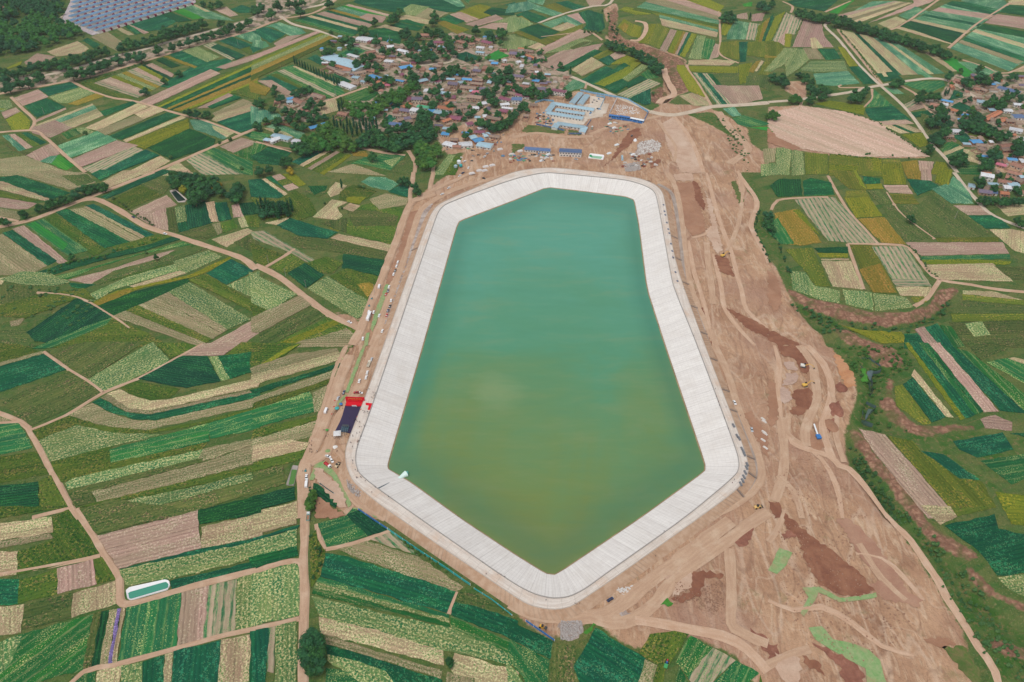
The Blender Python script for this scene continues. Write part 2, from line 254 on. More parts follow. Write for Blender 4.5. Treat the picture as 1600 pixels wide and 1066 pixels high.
# ---------------------------------------------------------------- field mosaic
# blocks "@ x0 y0": survey tile; each row: crop codes, then the parcel outline. Several codes = parcel split in strips.
FIELDS = """
@ 0 0
Y 20,430 140,375 130,400 20,440
B 150,385 230,330 345,350 290,380 160,400
P 290,320 480,255 550,300 510,330 350,350
D 510,250 540,235 620,278 580,300
R 560,230 650,190 765,265 720,315
P 715,178 745,170 830,215 790,220
D 755,155 800,150 885,200 840,215
B 780,145 800,143 920,203 890,212
D 795,150 990,82 1090,135 1000,185 900,195
V 975,82 1020,65 1185,128 1100,140
L 1050,62 1110,45 1270,115 1190,120
T 1110,45 1200,28 1450,130 1270,118
P 1180,28 1210,30 1300,75 1270,75
B 1320,60 1400,42 1470,95 1420,105
D 1420,60 1490,32 1560,52 1579,80 1480,82
B 85,605 235,553 302,598 140,655
D 240,550 440,508 490,540 300,592
C 300,600 490,540 590,575 420,640 370,638
O 420,642 600,575 655,592 480,652
D 150,655 290,606 405,662 230,728
B 220,742 405,665 412,675 222,757
K 490,510 690,460 640,485 580,512 700,570 835,600 800,615 740,610 560,545
S1B2Y1C1O1S1B1Y1V1 580,515 910,395 1080,490 850,605
V 965,375 1005,357 1112,407 1060,422
B 900,405 940,392 1075,460 1060,480
D 1050,340 1140,310 1280,385 1420,360 1430,392 1350,440 1040,545 990,535 1090,470 1180,420
C 1125,317 1215,288 1355,355 1280,388
O 1010,350 1040,348 1220,415 1200,425
S 1255,285 1320,262 1480,345 1430,375
V 1300,295 1345,275 1515,345 1460,370
D 1350,255 1430,228 1560,280 1480,305
T 1450,225 1579,180 1579,285
K 1480,305 1560,285 1579,300 1579,330 1540,340
BB 850,635 930,655 1360,455 1300,430
B 1330,420 1579,328 1579,365 1390,428
K1Y1D2O1V1O2Y1 950,658 1130,692 1579,515 1579,360
K 1420,572 1579,505 1579,625 1490,592
B 1218,672 1410,578 1440,592 1280,668
D 1278,662 1445,590 1490,605 1310,672
R 1310,700 1500,612 1579,645 1330,722
P 1305,745 1330,720 1579,625 1579,665 1340,755
D 1340,755 1579,667 1579,790 1470,818
T 1170,742 1220,735 1450,817 1380,862 1200,800
P 1310,775 1450,818 1400,850 1320,800
V 910,912 1170,795 1330,862 1320,900 1060,988
Y 785,882 1160,735 1172,795 895,922
D 670,842 1030,695 1112,712 750,865
P 760,867 1120,715 1150,725 780,880
P 520,792 850,638 925,660 600,807
P 830,705 950,655 1012,685 885,738
D 608,692 820,625 845,640 650,718
P1T2R2P2 215,775 460,788 640,715 570,640
B 190,790 340,742 450,790 310,852 200,822
C 440,800 510,785 700,860 640,880
G 380,825 470,795 500,825 420,860
T 355,900 610,807 725,865 435,977
R 600,807 830,715 892,740 650,838
W 318,865 370,838 412,868 350,907
B 440,987 720,870 855,900 505,1032
S 510,1040 830,905 885,930 590,1064
D 590,1066 900,925 985,962 700,1066
P 745,1066 990,963 1052,993 900,1066
TBKD 15,837 170,817 290,882 120,935
B 155,957 320,880 372,950 250,1000
W 0,932 130,960 60,1012 0,965
W 20,870 110,935 200,940 160,960 60,920
L 310,1012 365,955 460,1022 410,1052
T 240,1000 310,965 360,960 320,1010 
R 0,1005 150,962 490,1066 0,1066
Y 38,740 130,688 190,752 180,802 80,807
C 0,620 60,618 82,660 10,692
Y 0,650 45,675 0,697
B 10,695 100,665 130,690 30,735
P 960,1066 1100,1000 1200,1066
S 1150,990 1250,940 1500,1066 1250,1066
G 1240,940 1320,912 1560,1000 1560,1066 1480,1066
B 1355,905 1490,850 1579,880 1440,945
D 1500,835 1579,800 1579,875
G 1440,945 1579,885 1579,1000 1530,985
@ 400 0
D 0,190 60,168 188,210 90,267
T 60,165 140,140 280,178 310,205 220,228 110,172
T 0,245 60,258 85,288 0,327
D 0,285 42,300 0,330
B 110,270 190,225 290,215 130,290
B2K1Y1C2O2K2 0,345 0,505 520,240 370,195
G1D2P1D1B2D1O1T2L1B1 235,128 575,28 835,95 590,228
D 600,15 680,5 1180,5 1292,45 1230,77 830,75 700,45
T 1000,3 1200,3 1290,40 1250,45
G 1200,3 1345,3 1310,27
C 908,55 960,27 1070,45 985,100 930,93
R 975,107 1062,50 1130,70 1190,80 1100,125
B 635,107 690,85 805,105 780,142 690,130
P 895,102 930,93 1072,125 1060,152 890,122
D 878,132 930,120 1042,155 1025,167
D 835,157 885,138 1030,172 1000,192 860,172
P 735,170 800,153 905,180 880,197
D 685,192 790,172 905,207 890,275 720,240
Y 1252,72 1380,27 1450,45 1400,82 1450,97 1370,120
V 1405,77 1460,48 1579,65 1579,97 1450,97
D 1530,32 1579,12 1579,47
B 1195,92 1260,75 1375,120 1300,142
D 1128,122 1190,93 1292,132 1220,157
O 1115,142 1160,130 1315,185 1240,212
Y 1185,170 1220,158 1312,187 1280,197
B 1290,152 1480,93 1530,120 1350,167
B 1345,182 1500,128 1579,130 1579,205 1400,172
C 1455,142 1579,92 1579,142
C 1450,257 1579,212 1579,312 1530,300
D 1238,335 1300,322 1400,362 1300,385 1240,362
L 1408,357 1490,308 1562,345 1450,382
B 1430,342 1480,288 1495,308 1410,352
G 490,345 600,282 685,315 620,350 530,372
D 530,330 610,300 660,318 600,345
D 315,362 370,338 440,375 400,402
G 150,422 230,402 500,512 552,580 500,590
P 225,412 240,408 510,520 490,532
D 230,400 520,500 560,520 500,515
S 130,440 170,430 500,590 470,605
G 58,470 130,440 480,603 430,612
K 90,465 130,455 290,540 260,550
D 28,492 90,468 265,545 200,572
O 0,500 92,550 60,592 0,572
B 10,502 95,497 235,580 190,592
D 480,452 590,500 562,512 480,472
G 545,602 680,543 765,575 700,622 560,625
P 368,652 490,608 515,680 410,712
T 0,655 150,710 160,727 0,772
P 50,792 110,785 250,840 200,860
T 60,785 120,760 305,822 260,862 180,815
G 0,810 100,832 40,872 0,850
G 0,880 62,897 10,952 0,952
D 0,970 80,905 222,940 150,1022 30,1012
D 830,655 870,630 912,648 850,692
D 765,772 820,708 875,725 800,778
D2P1K1B1K2Y1 220,1000 420,1066 592,960 400,908
G 585,1012 720,950 925,960 830,1052 640,1012
C 780,995 900,967 840,1032
O 585,942 680,933 692,970 600,962
R 440,1062 600,1013 800,1066
CK 1085,1066 1230,1066 1270,975 1190,950
W 820,1060 940,980 970,1000 970,1066
@ 800 0
T 0,30 100,10 185,45 80,72 0,85
T 0,5 130,0 240,0 190,35 100,10
D 18,95 90,68 217,112 165,148
Z 188,42 268,18 375,77 330,92
D 268,18 340,7 460,48 395,68
T 128,62 190,43 315,87 250,102
B 420,5 520,0 640,0 540,40 480,45
O 28,112 60,100 112,135 80,137
C 0,112 60,108 132,150 30,197 0,205
T 172,152 300,108 335,127 240,177
T 288,112 340,93 445,155 360,172
B 338,97 410,80 518,127 440,147
D 408,82 470,62 560,90 575,170 540,202 440,180 460,150
P 238,177 340,138 402,162 310,197
Z 8,205 160,148 180,150 350,222 210,280
V 40,187 160,150 295,202 180,247
Z 290,200 440,150 430,185 360,215
C 0,215 160,262 0,325
P 95,292 160,263 212,287 150,307
B 145,317 420,183 490,215 190,340
C 190,335 420,238 500,258 480,275 380,310
B 150,395 300,320 560,270 530,310 275,440
W 350,300 440,260 500,260 380,310
D 268,435 510,308 562,322 320,445
Z 498,352 590,308 645,320 545,372
P 368,432 490,355 572,405 430,472
D 535,372 600,343 655,388 590,407
B 603,345 650,318 705,347 630,372
Y 598,402 705,345 812,380 720,452 650,472 690,395
D 430,492 580,408 640,440 500,522
D 485,522 690,390 732,412 565,537
Y 505,522 720,410 762,452 570,537
C 675,492 800,400 845,412 720,505
D 565,540 680,488 725,522 640,577
D 690,525 790,470 835,490 720,545
G 795,462 860,418 905,480 840,495
S 650,587 845,490 915,520 735,612
D 720,612 852,548 855,642 820,650
T 318,542 380,490 455,517 440,542 350,565
D 105,382 205,350 217,357 140,397
Y 650,170 690,118 747,150 725,222
O 660,170 695,140 720,160 700,205
Y 718,217 750,150 802,170 790,237 740,227
Y 780,267 840,150 892,150 840,273
Z 838,272 897,145 972,182 910,303
B 908,312 978,180 1018,190 950,322
Y2O1B1D1Y2 960,322 1065,355 1142,215 1018,188
C 1088,362 1140,220 1195,222 1170,367
G 1165,357 1190,237 1252,247 1240,332 1215,372
B 1215,372 1252,270 1282,282 1272,352
Y 658,62 700,43 865,77 850,92 760,92
K1T2R2B2Y1 740,65 950,3 1292,70 1272,165
Z 860,80 920,85 1270,172 1260,190 900,100
P1P1T1 925,160 905,92 1272,187 1262,232
Y 950,5 1060,3 1310,40 1280,70
T 1325,192 1380,128 1462,142 1440,245 1325,245
S 1440,245 1465,140 1532,152 1510,252
Y 1288,212 1300,140 1362,147 1320,222
B 1480,90 1565,78 1540,132 1475,132
B 1388,92 1450,78 1455,122 1385,112
L 1420,27 1480,13 1482,40 1430,42
Y1O1D1 1500,240 1579,275 1579,90 1545,145
Z 1278,262 1400,253 1402,372 1310,350 1275,320
D 1398,262 1462,260 1440,382 1405,385
Z 1455,262 1579,253 1579,362 1445,342
P 1090,372 1270,368 1385,380 1340,407 1085,402
Y 1088,410 1395,413 1392,457 1100,442
W 1110,455 1400,452 1400,530 1280,525 1150,480
SDSD 1112,450 1235,458 1395,650 1270,655
B 1228,525 1325,530 1432,652 1370,652
B 1330,532 1522,530 1547,612 1400,647
Y 1398,402 1482,388 1440,513 1402,522
O 1458,442 1502,380 1535,375 1490,452
P 1495,442 1535,375 1555,380 1510,442
Z 1515,462 1560,380 1579,378 1579,465
W 1445,472 1579,468 1579,565 1520,530 1440,528
Y 1018,402 1060,403 1192,572 1195,602 1088,562 1015,430
P 1028,592 1110,573 1205,607 1222,652 1120,655
T 1300,672 1370,660 1415,715 1360,722
G 1358,732 1430,713 1579,770 1450,785 1390,767
L 1465,787 1560,785 1579,790 1579,817
@ 1200 0
D 118,10 510,3 350,72 170,42
L 375,77 510,8 622,3 430,87
T 500,82 640,10 775,8 640,62
BPRP 430,95 560,142 890,20 780,8
B 615,145 1000,18 1140,3 860,3 900,20
T 805,97 910,42 995,75 860,122
P 675,147 790,103 855,130 760,182
P1V3P1T2D1T2B2T2D2 785,175 1133,10 1480,40 1130,275
V 810,157 870,135 1185,235 1140,272
D 1100,32 1133,10 1430,75 1390,97
T2R1D1T2P1T2 1125,300 1320,150 1579,275 1485,440
V 1280,177 1330,150 1579,230 1579,268
B 1335,142 1410,88 1579,130 1579,205
D 1425,77 1490,33 1579,60 1579,122
P 1480,8 1579,5 1579,42 1490,30
T 1190,8 1320,3 1460,8 1475,35 1430,65
T 1510,400 1579,340 1579,370
P 1500,445 1579,365 1579,440
Y1O1D1Y2 -60,160 105,72 20,252 -80,262
S 28,252 112,78 130,90 170,100 100,287
B 55,270 130,150 150,110 100,287
S 110,212 150,103 212,118 165,215
Y 100,290 105,210 147,212 135,292
B 150,292 220,118 332,150 345,222 405,292
P 258,237 292,233 342,297 270,302
Z 0,262 60,260 105,290 70,350 40,400 0,430
O 0,345 75,352 70,362 0,360
C 0,442 100,298 162,302 100,400 20,445
C 105,402 160,300 232,308 255,370 190,425 110,480
R 215,300 300,303 345,367 250,367
D 308,302 410,303 450,365 358,372
W 430,290 480,300 560,405 490,400
Y 428,290 465,293 555,410 500,412
C 195,435 262,378 470,378 492,442 290,447
T 280,457 492,440 565,515 400,532 300,522
D 498,415 560,410 665,517 590,522
P3D1P3T2P1T2 445,185 790,262 1090,455 690,470
B 430,190 450,190 690,500 680,505
P 965,327 1000,318 1175,440 1135,442
L 1072,367 1150,358 1285,470 1210,477
T 1165,382 1240,385 1440,448 1330,472 1270,452
D 665,455 770,443 835,490 715,507
T 915,440 950,435 1030,485 980,487
P 695,447 720,443 740,475 715,475
G 820,515 930,503 1080,500 1095,530 1000,575 890,545
G 605,662 655,553 775,657
D 588,670 770,655 885,745 640,748
P1P1D1P2 670,760 775,740 965,815 815,825
B 680,752 850,740 900,765 720,775
Y 825,832 955,820 1015,888 935,912
SB 825,655 870,692 985,662 905,610
D 880,697 990,680 1025,710 910,727
T 700,540 790,545 840,580 780,582
W 780,590 920,590 850,642
Y 290,642 380,622 605,657 590,712 480,687
C 50,912 150,908 130,1066 50,1066
C 138,920 217,940 225,1066 145,1066
R 0,920 48,915 40,1000 0,1010
C 0,1015 40,1005 70,1066 0,1066
Z 225,942 370,952 370,1066 230,1066
ZZYZ 378,950 372,1066 552,1066 555,965
Z 558,972 640,967 660,1066 555,1066
Y 638,970 702,982 702,1066 655,1066
Z 705,985 810,985 825,1015 708,1010
Y 705,1010 822,1015 830,1066 702,1066
O 818,1002 920,988 945,1066 845,1066
B 925,993 1022,1000 1000,1066 940,1066
YY 1005,1066 1135,1066 1090,1005 1035,998
D 1110,622 1150,558 1205,575 1200,600
B 1160,625 1250,590 1265,620 1240,655
D 1125,660 1180,630 1290,680 1330,720 1210,690
Z 1240,810 1440,870 1400,885 1230,830
D 1138,842 1220,822 1260,868 1230,902
GGPG 1060,910 1100,980 1240,930 1125,868
P 1205,920 1305,930 1280,992 1200,950
P 1220,960 1310,990 1295,1010 1220,990
G 1148,1022 1310,1020 1322,1066 1155,1066
W 1060,760 1010,720 940,700 960,790 1000,840
@ 0 270
R 120,15 320,0 540,5 595,62 430,108
W 380,20 540,10 590,55 480,85
D 560,10 620,0 740,0 620,50
P 630,57 760,0 950,0 660,98
D 5,47 60,23 110,15 440,125 400,140 330,162
K 0,78 250,170 190,182 0,110
B 0,125 230,190 170,225 90,225 0,190
P 0,60 20,55 310,165 290,178
R 0,190 110,240 125,285 0,232
R 0,235 130,285 90,310 0,280
D 620,152 900,20 1000,0 1070,0 920,52 660,162
K 670,175 870,78 1002,137 780,235
W 868,72 1020,25 1075,60 1010,132
B 800,242 1030,138 1092,200 850,267
B 840,272 1022,218 1052,357 960,342 870,290
W 1028,225 1080,213 1105,372 1040,358
C 1078,217 1145,198 1152,300 1095,312
D 1095,312 1150,302 1170,355 1105,370
V 1143,202 1270,178 1312,310 1160,352
P 1268,187 1322,178 1355,302 1302,307
D 1322,187 1400,183 1432,287 1350,302
B 1428,202 1475,190 1505,272 1440,277
P 1468,282 1505,270 1535,332 1490,342
V 1478,192 1579,178 1579,252 1500,262
K 1505,272 1579,255 1579,340 1535,332
W 1110,377 1310,318 1335,387 1270,412 1160,392
R 1308,318 1360,308 1372,370 1340,387
K 1360,312 1440,288 1475,340 1375,372
P 1305,412 1530,343 1565,362 1400,460
W 1440,430 1579,375 1579,520 
D 525,205 580,193 955,385 900,402
P 518,213 535,208 895,395 880,407
R 425,228 518,215 872,410 800,430
D 345,243 415,223 815,432 640,467
K 268,287 345,253 645,467 680,465 580,515
G 155,322 270,285 545,480 420,513
L 170,320 220,302 420,440 390,480
B 75,347 150,325 425,552 365,562
D 15,372 80,353 355,545 288,577
R 0,385 20,380 295,575 180,628 0,642
V 200,625 420,555 690,500 700,465 1000,390 1140,405 900,480 580,555 330,630
K 690,460 960,385 1100,385 900,450 720,490
G 320,645 600,575 1130,425 1185,445 880,500 580,592 420,657
B 420,662 700,590 960,505 1085,475 980,530 700,605 560,690
W 550,692 1000,525 1292,462 1200,500 1080,550 800,640 600,695
C 505,772 800,638 1085,562 1112,602 700,725 580,798
C 1070,548 1290,480 1375,520 1150,622 1100,602
P 800,700 1110,605 1150,622 850,715
K 590,692 1000,572 1080,560 800,640
Y 570,802 720,730 1160,635 1420,518 1432,537 1250,625 1160,652 900,705 820,732 620,832
O 580,810 640,770 780,720 820,730 700,790 620,825
P 0,665 40,645 10,690 0,705
C 8,660 130,612 300,618 435,677 320,702 120,690
D 425,680 595,690 500,722 440,705
W 0,700 100,688 235,740 160,812 0,867
R 60,920 160,890 120,940 70,950
V 150,1000 480,770 700,890 560,940 320,1050 200,1040
K 0,868 250,752 520,715 600,790 480,775 160,900
V 600,825 830,735 1165,652 1170,675 1000,785 700,890
D 1275,622 1425,533 1570,605 1400,692
C 1400,697 1579,605 1579,790
K 1160,662 1270,622 1579,822 1579,893
C 1040,738 1170,678 1550,905 1405,972
R2K2R3R2 700,887 1040,740 1405,970 1230,1066
B 1250,1066 1579,888 1579,985 1460,1066
K 310,1066 700,890 900,985 1050,1066
W 0,1000 140,960 250,1066 0,1066
G 200,1066 560,940 700,895 660,940 320,1066
@ 400 270
D 0,45 48,38 195,130 170,158 0,152
P 35,42 60,35 205,138 185,148
D 58,30 92,22 222,105 200,113
BKB 98,22 200,115 265,95 150,8
Y 160,10 240,8 312,75 262,88
K 0,150 130,170 240,110 330,160 380,260 250,300 60,290
W 310,77 452,78 440,112 390,152 300,120
V 320,85 440,82 430,110 360,140
P 438,122 490,58 562,80 520,130 460,152
K 520,120 600,75 745,115 690,160 600,190 510,165
Y 560,150 680,150 640,195 560,180
T 648,57 700,25 800,30 885,70 822,112 720,92
D 815,118 890,73 942,88 935,152
K 640,205 740,185 910,222 872,362 830,445 560,375 540,345
R 700,165 800,128 942,160 930,200 760,230
W 560,230 740,235 880,270 860,330 600,330
P 350,275 470,168 565,185 500,217 535,270 495,295
P 535,222 580,188 645,205 600,242
Y 450,342 530,320 575,320 510,362
W 400,310 560,280 560,370 480,350
D 128,325 200,278 350,325 505,370 440,408 270,392
P 58,312 200,278 205,285 130,325
P 460,405 510,378 845,447 835,492
W 200,390 450,410 830,495 790,560 560,500 250,460
S 0,367 50,358 385,552 350,567 180,480 0,408
K 0,432 180,507 60,582 0,542
K 90,580 220,500 310,560 180,620
V 195,622 300,558 422,632 310,712
V 540,502 800,542 780,642 530,590
K 310,560 430,520 540,560 480,620 400,620
K 455,642 560,592 765,645 722,772 695,792
O 620,690 700,680 740,700 690,770
C 318,715 440,640 695,792 660,885 620,903
C 0,612 255,752 80,852 0,802
K 0,812 80,855 0,892
R 0,900 270,760 355,812 20,990 0,985
W 20,1000 340,830 445,872 80,1066 20,1066
K 80,1066 470,880 615,975 600,1066
R 120,1066 400,1010 560,960 600,990 590,1066
Y 150,1050 500,900 540,920 240,1055
@ 1200 270
V 10,82 70,40 200,43 212,142 60,152
D 213,55 260,33 385,60 412,137 222,143
Z 375,0 540,0 605,108 500,100
Y 520,0 545,0 610,108 570,80
Z 480,112 600,110 625,150 470,152
Y 470,155 622,150 705,268 540,280
O 555,287 715,275 850,442 700,432
D 580,20 690,38 692,67 600,72
Y 598,72 700,68 712,100 612,103
Z 590,0 700,0 700,25 580,20
Y 702,0 830,0 852,73 712,72
O 838,0 942,0 942,47 860,37
B 940,0 1005,0 1010,52 945,47
D 855,40 1000,50 1055,87 920,143
Y 1030,62 1040,0 1135,0 1112,88
B 712,77 860,78 895,132 740,123
Z 748,130 890,135 935,195 775,192
W 608,112 738,110 780,190 690,197
W 700,205 930,200 1010,112 1375,372 1250,410 1030,400 850,432
T 1008,102 1100,72 1272,192 1130,192
T 1110,87 1140,22 1230,95 1260,180
B 1142,202 1310,203 1385,262 1230,262
D 1235,267 1410,263 1495,342 1340,345
P 1365,352 1500,348 1579,395 1579,545 1520,482
P 1400,200 1560,195 1579,240 1480,270
Z 1028,402 1420,400 1425,427 1050,432
B 848,432 1445,430 1485,500 940,512
G 925,517 1490,503 1492,532 950,542
Y 945,540 1200,535 1500,545 1492,567 960,567
P 970,570 1385,560 1510,672 1060,660 1000,622
W 1390,575 1579,590 1579,670 1500,660
S 165,167 330,150 505,432 370,420
S 340,162 410,150 665,432 505,440
O 38,252 175,225 330,430 200,450 80,435
Y 150,235 190,225 330,400 260,340
G 0,330 60,280 160,440 80,440
Z 105,472 275,465 385,702 290,702 240,620
V 285,467 490,458 492,497 310,492
Y 300,497 492,500 492,525 320,522
P 325,532 500,530 500,540 330,540
P 328,547 512,545 585,722 400,702
Z 500,442 640,448 800,745 640,742
O 560,600 690,560 790,740 650,740
S 640,457 850,453 1010,702 780,690
S 760,655 970,665 1005,702 790,702
P 788,708 930,703 950,762 815,757
P 925,705 1005,705 980,775 950,760
C 138,605 230,618 290,700 442,730 442,808 330,785 150,722
C 460,722 640,740 652,852 480,812
C 645,742 850,770 895,830 660,855
Z 880,770 960,765 980,800 900,800
Y 450,942 560,970 822,983 865,1045 700,1055
P 1200,725 1400,735 1570,785 1200,747
Z 1198,752 1579,805 1579,835 1200,785
W 1200,790 1579,835 1579,870 1130,865
Z 1128,872 1579,870 1579,903 1135,922
W 1115,925 1579,905 1579,1066 1220,1066
C 1213,932 1320,918 1372,1002 1270,1013
D 838,995 925,990 1000,1066 840,1066
B 903,967 960,950 1065,1066 990,1066
D 965,955 1040,930 1160,1066 1060,1066
G 1060,942 1130,952 1215,1066 1150,1066
@ 0 540
K 0,0 110,0 262,42 0,162
D 5,175 282,40 422,147 5,347
R 0,160 260,38 282,48 0,180
W 10,350 430,152 642,292 180,502 130,462
W 290,30 520,0 900,0 540,212 430,142
C 538,213 920,0 948,0 1042,80 1042,107 640,292
K 960,0 1150,0 1230,10 1050,82
B 1135,65 1240,0 1490,0 1380,62
K 1390,62 1490,0 1579,0 1579,40
V 848,207 1130,65 1280,67 1362,222 1150,263
C 1285,70 1345,65 1422,205 1365,220
D 1345,67 1579,35 1579,152 1420,207
K 745,260 840,220 1110,270 1050,322 930,337 820,310
P 660,300 740,270 830,312 930,342 1050,332 1579,197 1579,255 930,402 800,390
R 625,325 665,300 800,392 930,405 1579,257 1579,282 930,425 780,410
D 568,352 622,325 780,412 930,427 1579,282 1579,315 960,462 830,457 680,410
R 418,432 570,355 680,415 830,460 960,465 1579,317 1579,372 900,522 680,502
K 192,525 420,435 650,500 900,525 1240,470 1579,375 1579,392 1290,480 900,545 700,540 480,490 220,590
C 220,592 480,490 700,540 1008,550 690,622 300,722
K 305,722 690,622 680,722 340,800
G 675,642 1010,555 1285,480 1295,590 900,682 685,725
G 1285,482 1579,388 1579,515 1298,575
K 310,735 680,725 1280,600 1250,640 450,820 360,850
C 405,850 450,820 1252,640 1252,692 600,850 420,892
R 1255,640 1579,560 1579,600 1200,735
W 430,910 800,800 1255,695 1250,720 580,900 450,960
R 565,905 1250,725 1579,600 1579,720 900,900 600,967
W 440,930 560,900 590,970 450,990
K 470,1000 700,945 1579,722 1579,785 680,975
C 650,985 1200,870 1550,783 1572,822 840,1010 705,1050
W 480,1005 650,985 705,1050 840,1012 1579,825 1579,890 1080,1066 520,1066
V 1228,1015 1579,925 1579,1066 1225,1066
B 1040,1066 1222,1015 1225,1066
R 0,390 70,440 60,470 0,480
G 0,490 120,475 205,630 0,705
K 0,710 225,655 300,790 0,882
V 0,890 240,840 245,1010 0,1066
K 240,840 320,800 430,1000 245,1010
K 320,1066 440,1010 480,1066
@ 400 540
K 0,0 280,0 180,62 0,145
Y 30,120 180,20 280,0 100,100
P 0,182 300,95 505,32 540,85 320,150 0,245
R 0,145 200,62 500,20 510,35 300,95 0,185
D 0,277 530,107 520,137 0,305
R 0,322 510,142 490,192 350,245 0,352
K 0,355 350,245 470,200 440,245 0,400
G 0,400 330,285 380,402 0,515
R 350,292 430,250 445,272 400,402 360,415
K 0,520 380,430 375,460 0,580
R 0,585 370,465 345,560 0,660
P 0,620 200,580 330,600 300,650 0,715
K 0,720 310,640 290,700 0,780
W 0,785 165,740 180,850 0,925
V 0,940 240,872 245,950 0,1025
P 0,1035 255,960 262,1066 0,1066
V 355,850 380,855 515,965 490,1002 360,930
G 555,1050 600,1000 700,1060
@ 0 796
K 0,0 440,0 0,90
P 5,105 320,47 332,142 0,222
R 0,222 310,150 330,180 0,275
K 325,47 450,8 610,200 625,270 430,330 100,402 108,262 330,190
P 0,272 112,258 102,402 0,432
K 108,445 352,362 355,522 112,582
D 0,440 120,430 110,582 0,612
B^ 352,365 575,308 602,460 356,524
K 575,310 640,293 722,432 600,462
P^ 445,522 712,440 722,580 440,672
W 145,592 452,510 442,672 135,745
P^ 0,622 152,585 132,760 0,792
B 600,165 1222,13 1242,242 735,367
V 1222,15 1579,-90 1579,25 1230,92
W 470,10 700,-60 1220,10 600,155 
P 1243,112 1579,22 1579,172 1245,242
D 738,372 1240,245 1579,172 1579,200 900,380
C 738,375 1579,197 1579,295 1050,432 780,472
D 1050,442 1579,312 1579,362 1060,492
G^ 55,795 577,645 512,992 280,1052 0,1066 0,960
C^ 0,900 55,795 135,780 80,930 0,1060
W2V2R2X1P1 578,640 775,608 722,945 512,990
G^ 782,605 1122,513 1095,857 725,937
B^ 1120,512 1292,470 1262,770 1250,822 1090,847
S^ 1290,475 1462,430 1452,757 1252,812
C^ 1460,427 1579,390 1579,737 1450,752
P 600,1000 752,963 730,1066 588,1066
C 750,962 885,938 862,1066 735,1066
D 880,940 1022,897 1000,1066 865,1066
P 1018,897 1072,880 1050,1066 998,1066
D 1070,877 1367,805 1342,1066 1048,1066
P 1365,802 1557,768 1530,1066 1342,1066
D 1552,768 1579,762 1579,1066 1530,1066
G 440,1042 592,1000 588,1066 440,1066
K 280,1066 440,1040 440,1066
@ 400 796
P 0,50 250,-40 252,92 0,162
D 0,182 272,98 255,122 0,205
C 0,207 252,123 252,232 0,292
D 0,302 252,230 262,287 0,365
C^ 0,397 240,333 272,362 270,652 0,722
D 0,740 82,730 52,1066 0,1066
S 78,732 128,720 110,1010 70,1000
C 122,722 252,682 252,1066 112,1066
SG 375,90 560,38 690,165 440,247
G 375,90 590,32 680,165 440,245
V 560,35 640,5 820,130 690,165 
S 690,182 830,130 1000,285 800,220
R 490,240 600,215 670,190 1000,290 1280,480 1240,510 1000,430 600,290
D 400,300 425,270 565,290 1250,510 1182,642 390,412
GCG 385,415 345,520 1195,725 1190,650
C 340,530 780,642 1210,732 1579,902 1579,962 1160,872 395,662 370,610
P 388,662 700,735 1155,870 1160,962 400,765
R 420,770 700,860 1150,990 1140,1050 800,935 430,832
D 430,832 800,940 1150,1052 1140,1066 900,1066 440,900
C 440,895 640,940 800,1000 960,1066 880,1066 440,930
G 430,980 560,1000 850,1066 430,1066
P 1225,885 1579,1002 1579,1066 1400,1062 1200,985
R 1180,1000 1350,1040 1380,1066 1165,1066
D 1212,568 1400,600 1579,688 1579,812 1205,652
G 1200,655 1579,817 1579,900 1200,725
W 1240,508 1350,515 1560,640 1500,640 1218,568
K 330,180 375,120 430,250 400,410 340,490
@ 800 796
D 0,672 262,822 235,927 0,795
G 0,800 232,928 210,1062 0,910
C 0,922 200,1066 0,1066
W 252,822 400,850 385,975 480,1066 222,1066
D 378,972 515,730 825,922 745,1066 490,1066
R 818,925 895,962 830,1066 738,1066
K 780,885 850,770 1000,750 1090,770 1040,860 940,1000 900,1066 830,1066 900,960
GSG 1010,942 1240,1066 1525,1012 1100,778
GS 940,1066 1000,1066 1200,1066 1030,970
K 1490,1066 1530,1020 1579,1066
@ 1200 540
Y1D2G1D1 840,0 985,0 1335,405 1185,462
B 990,0 1062,0 1422,407 1330,412
D2G2 1058,0 1240,40 1579,432 1430,402
W 1220,0 1480,20 1310,90
G 1345,102 1480,78 1579,172 1579,335
P 1480,82 1512,73 1579,140 1579,172
Z 780,255 830,240 1005,482 960,490 790,372
D 828,240 890,198 1092,442 1010,475
P 883,185 902,145 1145,445 1098,440
B 1308,455 1400,428 1505,472 1503,527 1340,512
D 1140,592 1445,535 1512,642 1290,692 1180,642
G 1310,712 1579,645 1579,740 1500,857 1340,735
D 1490,545 1579,528 1579,592
B 558,512 720,548 1165,1050 1040,1066 985,1066 680,692
Z 738,557 890,588 945,660 1320,842 1405,1000 1165,1052
D 945,652 1080,672 1310,832 1180,822
Y 1400,902 1579,945 1579,1066 1480,1066
@ 1200 796
P 940,0 1122,0 1165,45 1062,97
K 1130,0 1400,0 1170,45
D 1088,102 1395,28 1420,120 1579,195 1579,380 1412,408 1300,260
Y 1470,0 1579,0 1579,130 1500,90
C 1412,422 1579,382 1579,612 1500,502
"""
